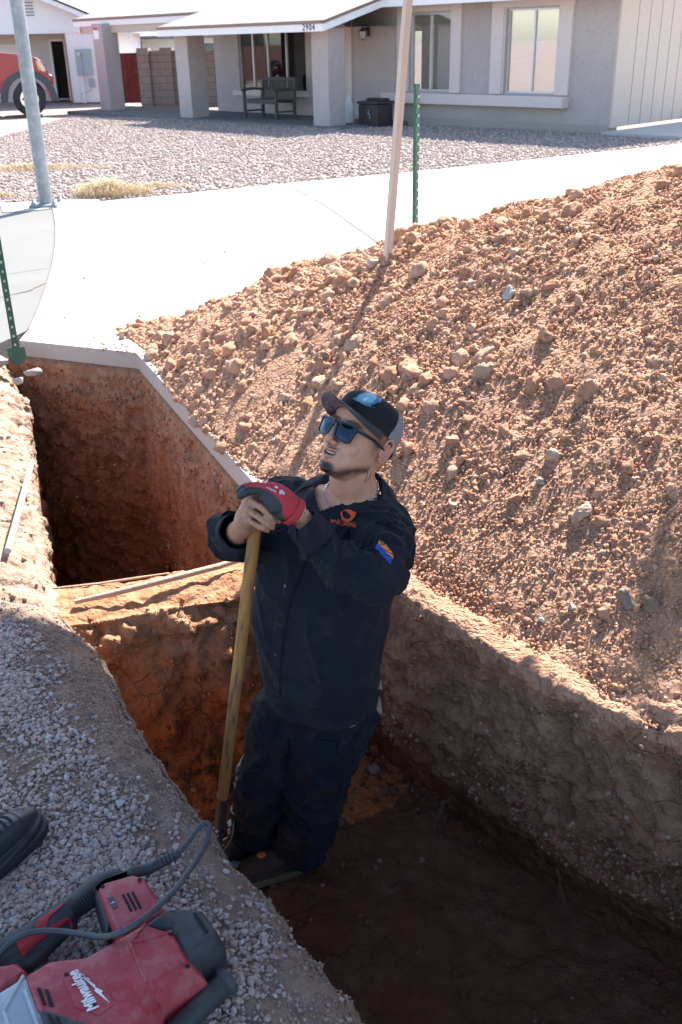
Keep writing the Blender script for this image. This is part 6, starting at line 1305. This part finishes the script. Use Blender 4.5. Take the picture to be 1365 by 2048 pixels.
# badge on the front of the cap
CB = BVHTree.FromPolygons([tuple(hd(*v)) for v in CG.reshape(-1, 3)], [tuple(map(int, f)) for f in Fc])
def zc(x, y): return 640+x/8.03, 775+y/8.03
m_b1, m_b2, m_b3 = flat('badge_blue', (.05, .17, .30), .6), flat('badge_pale', (.22, .42, .55), .6), flat('badge_white', (.62, .70, .74), .6)
P1 = [zc(*q) for q in [(530, 185), (580, 165), (640, 110), (720, 88), (810, 85), (880, 105), (920, 150), (930, 178), (975, 180), (988, 220), (965, 250), (920, 245), (880, 270), (820, 285), (815, 315), (770, 305), (700, 280), (610, 230), (555, 205)]]
P2 = [zc(*q) for q in [(600, 180), (650, 130), (730, 104), (810, 102), (870, 125), (900, 160), (895, 200), (850, 245), (780, 262), (690, 235)]]
P3 = [zc(*q) for q in [(690, 200), (720, 180), (760, 175), (795, 165), (790, 185), (750, 205), (725, 225), (700, 222)]]
o0 = zc(520, 80)
def sub(P_): return [(a-o0[0], b_-o0[1]) for a, b_ in P_]
bd_ = dgrid('cap_badge', o0, (1, 0), (0, 1), 60, 31, m_b1, cap, .0022, 90, 50, bvh=CB, poly=sub(P1), thick=.001)
dgrid('badge_panel', o0, (1, 0), (0, 1), 60, 31, m_b2, bd_, .0030, 90, 50, bvh=CB, poly=sub(P2), thick=0)
dgrid('badge_fist', o0, (1, 0), (0, 1), 60, 31, m_b3, bd_, .0034, 120, 70, bvh=CB, poly=sub(P3), thick=0)
dtext('badge_lettering', 'SUPPORT THE PROS', zc(590, 200), (1, .52), (.25, -1), m_b3, bd_, 2.9, .0036, CB, bold=.05, sx=.72)
for o_ in list(cap.children_recursive)+list(gf.children_recursive)+list(body.children_recursive): o_.matrix_parent_inverse = Matrix.Identity(4)
# white card hanging at the back of his belt
tg_ = MB().add([DP(753, 1328, 2.9), DP(758, 1345, 2.9), DP(756, 1362, 2.9), DP(750, 1364, 2.9), DP(752, 1345, 2.9)]+[DP(753, 1328, 2.905), DP(758, 1345, 2.905), DP(756, 1362, 2.905), DP(750, 1364, 2.905), DP(752, 1345, 2.905)], [(0, 1, 2, 3, 4), (9, 8, 7, 6, 5)]+[(i, (i+1) % 5, (i+1) % 5+5, i+5) for i in range(5)]).build('white_tag', m_white); wk(tg_)

# ------------------------------------------------------------------ shovel
m, t, b = newmat('worn_yellow_handle'); p = obj(t); mp = nd(t, 'ShaderNodeMapping'); mp.inputs['Scale'].default_value = (40, 40, 5); t.links.new(p, mp.inputs[0]); n = noise_node(t, mp.outputs[0], 1.6, 9, .7); n2 = noise_node(t, p, 9, 5, .6)
c = ramp(t, n, [(.42, (.42, .195, .045)), (.52, (.33, .16, .05)), (.60, (.085, .075, .06))]); c = mixc(t, ramp(t, n2, [(.45, (0, 0, 0)), (.75, (.6, .6, .6))]), c, (.20, .115, .06)); t.links.new(c, b.inputs['Base Color']); b.inputs['Roughness'].default_value = .55; bump(t, b, n, .0012); m_hand = m
st = DP(517, 1003, 2.385); sm_ = DP(446, 1595, 3.02); dsh = (sm_-st); Lsh_ = np.linalg.norm(dsh); dsh /= Lsh_
sbm = st+dsh*((-.62-st[2])/dsh[2]); stp = st+dsh*((-.93-st[2])/dsh[2])
sh = empty('shovel', 'long yellow handled shovel standing upright under the worker hands', 'shovel', loc=tuple(stp))
zq = Vector(st-stp).to_track_quat('Z', 'Y').to_matrix().to_4x4(); MS_ = Matrix.Translation(stp) @ zq; Ls = np.linalg.norm(st-stp); sh.matrix_world = MS_
zs = Ls-Lsh_
MB().tube([(0, 0, zs), (0, 0, zs+.3), (0, 0, Ls-.01), (0, 0, Ls)], [.0178, .0172, .0168, .013], 22).build('handle', m_hand, sh, smooth=True)
MB().tube([(0, 0, zs+.004), (0, 0, zs-.06), (0, 0, .22)], [.0188, .0180, .0172], 20).build('socket', flat('black_socket', (.035, .035, .035), .5, bscale=80), sh, smooth=True)
bl_ = np.zeros((14, 17, 3))
for i in range(14):
    u = i/13; z_ = .25-.31*u; w_ = .105*(1-.0*u) if u < .55 else .105*math.sqrt(max(0, 1-((u-.55)/.45)**2))
    for j in range(17): q_ = -1+2*j/16; bl_[i, j] = (q_*max(w_, .004), .035*(q_*q_)-.03*(1-u)*(1-q_*q_)-.0, z_)
bo_ = mesh('blade', bl_.reshape(-1, 3), grid_faces(14, 17), flat('blade_steel', (.16, .14, .13), .5, .6, dirt=(.25, .12, .07), dirtamt=.6), sh); s_ = bo_.modifiers.new('t', 'SOLIDIFY'); s_.thickness = .003
# pipe stub by the boots
tag(MB().tube([G(462, 1728, -.88), G(489, 1731, -.88)], .012, 12).build('pipe_stub', flat('grey_blue_pipe', (.30, .42, .46), .4), smooth=True), 'short grey blue pipe end sticking out beside the worker toe cap', 'pipe')
# ------------------------------------------------------------------ demolition hammer on the near gravel
m_tred = flat('tool_red', (.33, .022, .035), .5, var=.12, vscale=9, bscale=260, bdist=.0006, dirt=(.42, .20, .19), dirtamt=.42, dscale=26)
m_tblk = flat('tool_black', (.030, .034, .040), .6, bscale=220, bdist=.0008, dirt=(.12, .11, .10), dirtamt=.4, dscale=22); m_talu = flat('cast_aluminium', (.33, .40, .44), .5, .35, var=.1, bscale=120, bdist=.0008, dirt=(.22, .22, .2), dirtamt=.3)
m_slot = flat('slot_dark', (.006, .006, .007), .9); m_tprint = flat('tool_print', (.72, .70, .70), .5, dirt=(.4, .15, .15), dirtamt=.25, dscale=60)
tool = empty('demolition_hammer', 'large scuffed red corded demolition hammer with black end cap lying on the gravel', 'power tool', loc=tuple(G(230, 1930, 0.)))
TO = np.array(G(230, 1930, 0.))
def tadd(o_, par=None):
    o_.parent = par or tool; o_.matrix_parent_inverse = Matrix.Identity(4) if par is not None else Matrix.Translation(tuple(-TO)); return o_
def z8(x, y): return x/2.625, 1600+y/2.625
def off_poly(P_, d):
    P_ = np.array(P_); n = len(P_); ar = sum(P_[i, 0]*P_[(i+1) % n, 1]-P_[(i+1) % n, 0]*P_[i, 1] for i in range(n)); sg = 1 if ar > 0 else -1; out = []
    for i in range(n):
        a, b_, c = P_[i-1], P_[i], P_[(i+1) % n]; e1 = (b_-a)/np.linalg.norm(b_-a); e2 = (c-b_)/np.linalg.norm(c-b_); n1 = np.array([e1[1], -e1[0]])*sg; n2 = np.array([e2[1], -e2[0]])*sg; m_ = n1+n2; m_ /= max(.3, m_@m_/ (np.linalg.norm(m_)+1e-9)) if True else 1
        m_ = (n1+n2)/max(.6, 1+n1@n2); out.append(b_+m_*d)
    return np.array(out)
def shell(name, px, ztop, levels, mat, par=None, bev=.004, seg=3):
    """px outline of the top face (photograph pixels, at height ztop); levels: (outward offset, z) going down"""
    P_ = np.array([G(x, y, ztop)[:2] for x, y in px]); R_ = [np.c_[off_poly(P_, d), np.full(len(P_), z)] for d, z in levels]; n = len(P_); m_ = MB()
    V = np.concatenate(R_); F_ = [list(f) for f in grid_faces(len(R_), n, True)]+[list(range(n)), list(range((len(R_)-1)*n, len(R_)*n))[::-1]]
    o_ = m_.add(V, F_).build(name, mat, None); tadd(o_, par)
    bv = o_.modifiers.new('b', 'BEVEL'); bv.width = bev; bv.segments = seg; bv.limit_method = 'ANGLE'; bv.angle_limit = math.radians(22); bv.harden_normals = False
    o_.data.polygons.foreach_set('use_smooth', [True]*len(o_.data.polygons))
    try: o_.data.set_sharp_from_angle(angle=math.radians(60))
    except Exception: pass
    return o_
def plate(name, px, z, mat, par, th=.0012):
    P_ = [G(x, y, z) for x, y in px]; n = len(P_); m_ = MB().add([tuple(p) for p in P_]+[(p[0], p[1], z-th-.004) for p in P_], [list(range(n))[::-1], list(range(n, 2*n))]+[(i, (i+1) % n, (i+1) % n+n, i+n) for i in range(n)])
    return tadd(m_.build(name, mat), par)
ZT = .125
house_px = [(50, 1950), (100, 1920), (172, 1912), (288, 1846), (342, 1862), (378, 1925), (302, 1972), (262, 2062), (215, 2110), (130, 2075), (72, 2015)]
hsg = shell('motor_housing', house_px, ZT, [(-.005, ZT), (.004, ZT-.012), (.026, ZT-.055), (.028, .03), (.014, .008)], m_tred, bev=.0035)
# ridges and recess round the lettering
plate('label_recess', [z8(330, 935), z8(455, 890), z8(520, 900), z8(600, 1070), z8(520, 1130), z8(395, 1085)], ZT+.0012, m_tred, hsg)
for a, b_ in ((((680, 740)), (770, 960)), ((765, 650), (690, 745)), ((700, 745), (905, 690))): 
    pa_, pb_ = G(*z8(*a), ZT), G(*z8(*b_), ZT); tadd(MB().tube([pa_, (pa_+pb_)/2, pb_], .0028, 8).build('housing_ridge', m_tred, smooth=True), hsg)
for q0 in (((192, 985), (215, 985), (245, 1075), (225, 1075)), ((235, 992), (255, 995), (285, 1082), (262, 1082))): plate('vent_slot', [z8(*q) for q in q0], ZT+.0016, m_slot, hsg)
cap_ = shell('end_cap', [z8(778, 640), z8(850, 588), z8(905, 566), z8(1055, 572), z8(1128, 680), z8(1130, 715), z8(985, 815), z8(905, 665)], ZT-.004, [(-.005, ZT-.004), (.004, ZT-.014), (.018, ZT-.06), (.018, .04), (.006, .012)], m_tblk, bev=.004)
plate('end_slot', [z8(1014, 590), z8(1032, 592), z8(1096, 690), z8(1078, 696)], ZT-.0015, m_slot, cap_)
rear = shell('switch_housing', [z8(522, 455), z8(545, 432), z8(700, 388), z8(758, 410), z8(855, 575), z8(640, 700), z8(585, 610)], .105, [(-.003, .105), (.004, .095), (.010, .05), (.004, .015)], m_tred, bev=.005)
for k in range(3): plate('vent_slot', [z8(640+25*k, 497-7*k), z8(652+25*k, 493-7*k), z8(697+25*k, 578-7*k), z8(684+25*k, 584-7*k)], .1066, m_slot, rear)
dl = plate('speed_dial', [z8(566, 518), z8(594, 503), z8(621, 556), z8(596, 571)], .1068, m_tblk, rear)
Mf = lambda px, py, z, dx, dy: frame(G(px, py, z), G(px+dx[0], py+dx[1], z)-G(px, py, z), G(px+dy[0], py+dy[1], z)-G(px, py, z))
td = text('dial_number', '5', .011, Mf(*z8(594, 538), .1075, (-.3, -1), (-1, .3)), m_tprint, None, .0004); tadd(td, dl)
for q0 in ((540, 452), (735, 418), (640, 680), (835, 560), (350, 915), (895, 700), (985, 870)):
    c_ = G(*z8(*q0), .1065 if q0[1] < 690 and q0[0] < 850 and q0 != (350, 915) else ZT+.001); tadd(MB().tube([c_-[0, 0, .003], c_+[0, 0, .0006]], .0042, 12).build('screw', m_slot), rear)
# back collar between the housings, dark
shell('rear_collar', [z8(612, 382), z8(690, 352), z8(706, 378), z8(560, 425), z8(520, 455), z8(600, 640), z8(560, 690), z8(545, 600), z8(500, 480), z8(530, 415)], .085, [(-.002, .085), (.004, .075), (.006, .02)], m_tblk, bev=.004)
# D handle grip
gp_ = [G(*z8(600, 425), .06), G(*z8(520, 455), .062), G(*z8(450, 515), .062), G(*z8(360, 580), .060), G(*z8(250, 655), .058), G(*z8(140, 735), .056), G(*z8(40, 800), .055), G(*z8(-60, 850), .055)]
V, F_ = union([tb_(gp_, [.026, .027, .027, .026, .026, .027, .03, .03], 20), tb_([G(*z8(380, 660), .04), G(*z8(270, 745), .036), G(*z8(150, 850), .036), G(*z8(40, 900), .04)], [.012, .018, .020, .02], 16)], .004, 5)
grip = tadd(mesh('grip', V, F_, m_tblk)); GRB = BVHTree.FromPolygons([tuple(v) for v in V], [tuple(map(int, f)) for f in F_])
m_tr2 = flat('grip_red', (.45, .025, .035), .5, bscale=200, bdist=.0005)
def gpatch(name, poly8, mat, off=.0015, n=60):
    P_ = np.array([z8(*q) for q in poly8]); o0_ = P_.min(0); w_, h_ = P_.max(0)-o0_; o_ = dgrid(name, tuple(o0_), (1, 0), (0, 1), w_, h_, mat, None, off, n, n, bvh=GRB, poly=[tuple(p-o0_) for p in P_], thick=.0015); return tadd(o_, grip)
gpatch('grip_panel', [(350, 538), (300, 568), (215, 625), (180, 672), (238, 668), (262, 615)], m_tr2); gpatch('grip_panel', [(84, 748), (170, 700), (200, 710), (340, 615), (368, 618), (384, 670), (372, 672), (358, 630), (200, 745), (116, 826), (100, 790)], m_tr2)
for k in range(9): gpatch('grip_rib', [(372+k*13, 560-k*11), (376+k*13, 557-k*11), (404+k*13, 606-k*11), (400+k*13, 609-k*11)], m_slot, .0008, 14)
# front parts cut by the picture edge
shell('front_housing', [z8(-200, 940), z8(-60, 860), z8(20, 865), z8(80, 852), z8(128, 900), z8(100, 930), z8(40, 960), z8(0, 1010), z8(-160, 1060)], .095, [(-.004, .095), (.005, .085), (.012, .03), (.006, .01)], m_tred, bev=.0035)
gb = shell('gearbox', [z8(-10, 1010), z8(125, 925), z8(178, 930), z8(160, 958), z8(240, 1150), z8(262, 1230), z8(120, 1320), z8(-120, 1200), z8(-160, 1080)], ZT-.006, [(-.004, ZT-.006), (.004, ZT-.016), (.02, ZT-.06), (.01, .012)], m_talu, bev=.006)
for a, b_ in (((20, 1110), (125, 925)), ((20, 1110), (60, 1230)), ((130, 1000), (205, 1200))):
    pa_, pb_ = G(*z8(*a), ZT-.006), G(*z8(*b_), ZT-.006); tadd(MB().tube([pa_, (pa_+pb_)/2, pb_], .004, 8).build('casting_rib', m_talu, smooth=True), gb)
shell('lower_housing', [z8(212, 1092), z8(300, 1112), z8(460, 1165), z8(560, 1215), z8(420, 1330), z8(250, 1260)], ZT+.0035, [(-.003, ZT+.0035), (.001, ZT-.006)], m_tblk, bev=.002)
for q0 in (((248, 1118), (262, 1120), (295, 1176), (275, 1176)), ((292, 1134), (306, 1136), (326, 1176), (308, 1176))): plate('vent_slot', [z8(*q) for q in q0], ZT+.006, m_slot, hsg)
# side handle
ha, hb2 = G(*z8(1195, 950), .055), G(*z8(905, 1235), .050); ax2 = (ha-hb2)/np.linalg.norm(ha-hb2)
sd2 = tadd(MB().tube([hb2, hb2+(ha-hb2)*.55, ha-ax2*.012, ha-ax2*.004], [.021, .0215, .0225, .0205], 24).tube([ha-ax2*.012, ha-ax2*.006, ha, ha+ax2*.004], [.0225, .0275, .0275, .0255], 24).build('side_handle', m_tblk, smooth=True))
tadd(MB().tube([ha+ax2*.0042, ha+ax2*.0050], [.0175, .0175], 20).build('handle_bore', m_slot), sd2)
# cord with its strain relief
m_cord = flat('rubber_cord', (.045, .055, .065), .55, vscale=60, bscale=200, bdist=.0005)
cp = [(700, 378, .085), (790, 358, .088), (880, 312, .098), (930, 285, .108), (985, 225, .118), (1040, 150, .122), (1075, 122, .122), (1100, 128, .12), (1100, 165, .118), (1075, 245, .112), (1010, 350, .115), (935, 455, .125), (845, 545, .135), (760, 615, .142), (680, 670, .142), (600, 708, .132), (520, 718, .118), (420, 702, .105), (320, 690, .10), (200, 688, .10), (120, 710, .10), (60, 745, .095), (0, 805, .085), (-60, 880, .07)]
Pc = np.array([G(*z8(x_, y_), z_) for x_, y_, z_ in cp])
cordm = MB(); Qc = tb_(Pc[3:], [.0058]*len(Pc[3:]), 12); cordm.add(Qc.V, Qc.F); tadd(cordm.build('cord', m_cord, smooth=True))
sr = MB(); Qr = tb_(Pc[:4], [.013, .0115, .0105, .0095], 14); sr.add(Qr.V, Qr.F)
for k in range(7): c_ = Pc[1]+(Pc[3]-Pc[1])*k/7; T_ = (Pc[3]-Pc[1])/np.linalg.norm(Pc[3]-Pc[1]); sr.tube([c_-T_*.0018, c_+T_*.0018], .0116, 12)
tadd(sr.build('strain_relief', m_tblk, smooth=True))
# brand script with the bolt below it
c0_ = z8(508, 1108); tw = text('maker_script', 'Milwaukee', .0285, Mf(c0_[0]-4, c0_[1]-2, ZT+.0026, (-.50, -.87), (-.86, .50)), m_tprint, None, .0004, 'LEFT', sx=.80, bold=.0009, shear=.25); tadd(tw, hsg)
zb4 = lambda x, y: (x/4.55, 1800+y/4.55)
plate('maker_bolt', [zb4(*q) for q in [(680, 637), (765, 680), (760, 692), (815, 715), (812, 730), (868, 772), (865, 790), (938, 826), (922, 842), (1000, 932), (918, 868), (862, 822), (872, 805), (760, 705), (772, 694)]], ZT+.0030, m_tprint, hsg)

# ------------------------------------------------------------------ black shoe at the left edge
m_leath = flat('black_leather', (.020, .026, .034), .42, var=.1, bscale=180, bdist=.0004, dirt=(.08, .08, .08), dirtamt=.2); m_bsole = flat('black_rubber', (.016, .020, .026), .7, bscale=100, bdist=.0006)
sa = math.radians(24); sf = np.array([math.sin(sa), math.cos(sa), 0.]); sl_ = np.array([-math.cos(sa), math.sin(sa), 0.]); toe_ = np.array(G(84, 1640, .01)); heel_ = toe_-sf*.292
shoe = empty('shoe', 'black leather lace-up shoe of a bystander on the gravel at the left edge', 'shoe', loc=tuple(heel_)); 
SP = lambda s, a, h: heel_+sf*s+sl_*a+np.array([0, 0, h])
def outl(s):  # half widths (inner, outer) along the length
    return np.interp(s, [0, .03, .10, .17, .22, .26, .282, .292], [.0, .034, .037, .049, .055, .049, .033, .0])
def shoebody(zs, infl, topf):
    V = []; n = 40
    for z_, k in zs:
        for i in range(n):
            t_ = 2*math.pi*i/n; s = .146-.146*math.cos(t_); w_ = outl(s)*k; sd2_ = 1 if math.sin(t_) >= 0 else -1; V.append(SP(.146+(s-.146)*(1-(1-k)*.25), sd2_*w_+.006*math.sin((s-.1)*9), z_))
    return V, n
Vs, n = shoebody([(.000, .96), (.004, 1.04), (.020, 1.07), (.026, 1.03), (.027, .95)], 0, 0)
sole_ = MB().add(Vs, [list(x) for x in grid_faces(5, n, True)]+[list(range(n)), list(range(4*n, 5*n))[::-1]]).build('sole', m_bsole, smooth=True)
upn = union([rings([(SP(.152, .004, .024), sf, sl_, .137, .050, .050), (SP(.152, .004, .042), sf, sl_, .134, .049, .049)], 40, 2.6), tb_([SP(.05, 0, .06), SP(.12, .002, .064), SP(.17, .003, .058), SP(.22, .004, .046), SP(.255, .003, .038)], [.034, .036, .038, .036, .026], 20), tb_([SP(.055, 0, .07), SP(.05, 0, .115)], [.036, .040], 18)], .0035, 8)
up2 = mesh('upper', upn[0], upn[1], m_leath); UB = BVHTree.FromPolygons([tuple(v) for v in upn[0]], [tuple(map(int, f)) for f in upn[1]])
def snap(p_, o__=.0012):
    c_, n_, _, _ = UB.find_nearest(Vector(p_)); return np.array(c_)+np.array(n_)*o__
MI = Matrix.Translation(tuple(-heel_))
for o_ in (sole_, up2): o_.parent = shoe; o_.matrix_parent_inverse = MI
def seam_(pts, name='seam', r_=.0007, mat=None): 
    Q_, _ = resample(pts, .004); o_ = MB().tube([snap(q_) for q_ in Q_], r_, 6).build(name, mat or m_bsole, smooth=True); o_.parent = up2; return o_
seam_([SP(.20, -.055, .03), SP(.212, -.03, .07), SP(.216, 0, .09), SP(.212, .03, .07), SP(.20, .055, .03)], 'toe_seam'); seam_([SP(.205, -.022, .09), SP(.16, -.026, .10), SP(.10, -.03, .10)], 'eyestay'); seam_([SP(.205, .022, .09), SP(.16, .026, .10), SP(.10, .03, .10)], 'eyestay')
for k in range(5):
    s = .195-.02*k; seam_([SP(s, -.021, .10), SP(s+.006, 0, .11), SP(s, .021, .10)], 'lace', .0028, m_bsole)
vh = MB()
for k in range(4):
    for j in (-1, 0, 1): 
        q_ = snap(SP(.235+.008*k, j*.009, .09), .0003); vh.tube([q_, q_+[0, 0, .0006]], .0012, 6)
o_ = vh.build('toe_perforation', m_slot); o_.parent = up2; o_['kind'] = 'stuff'
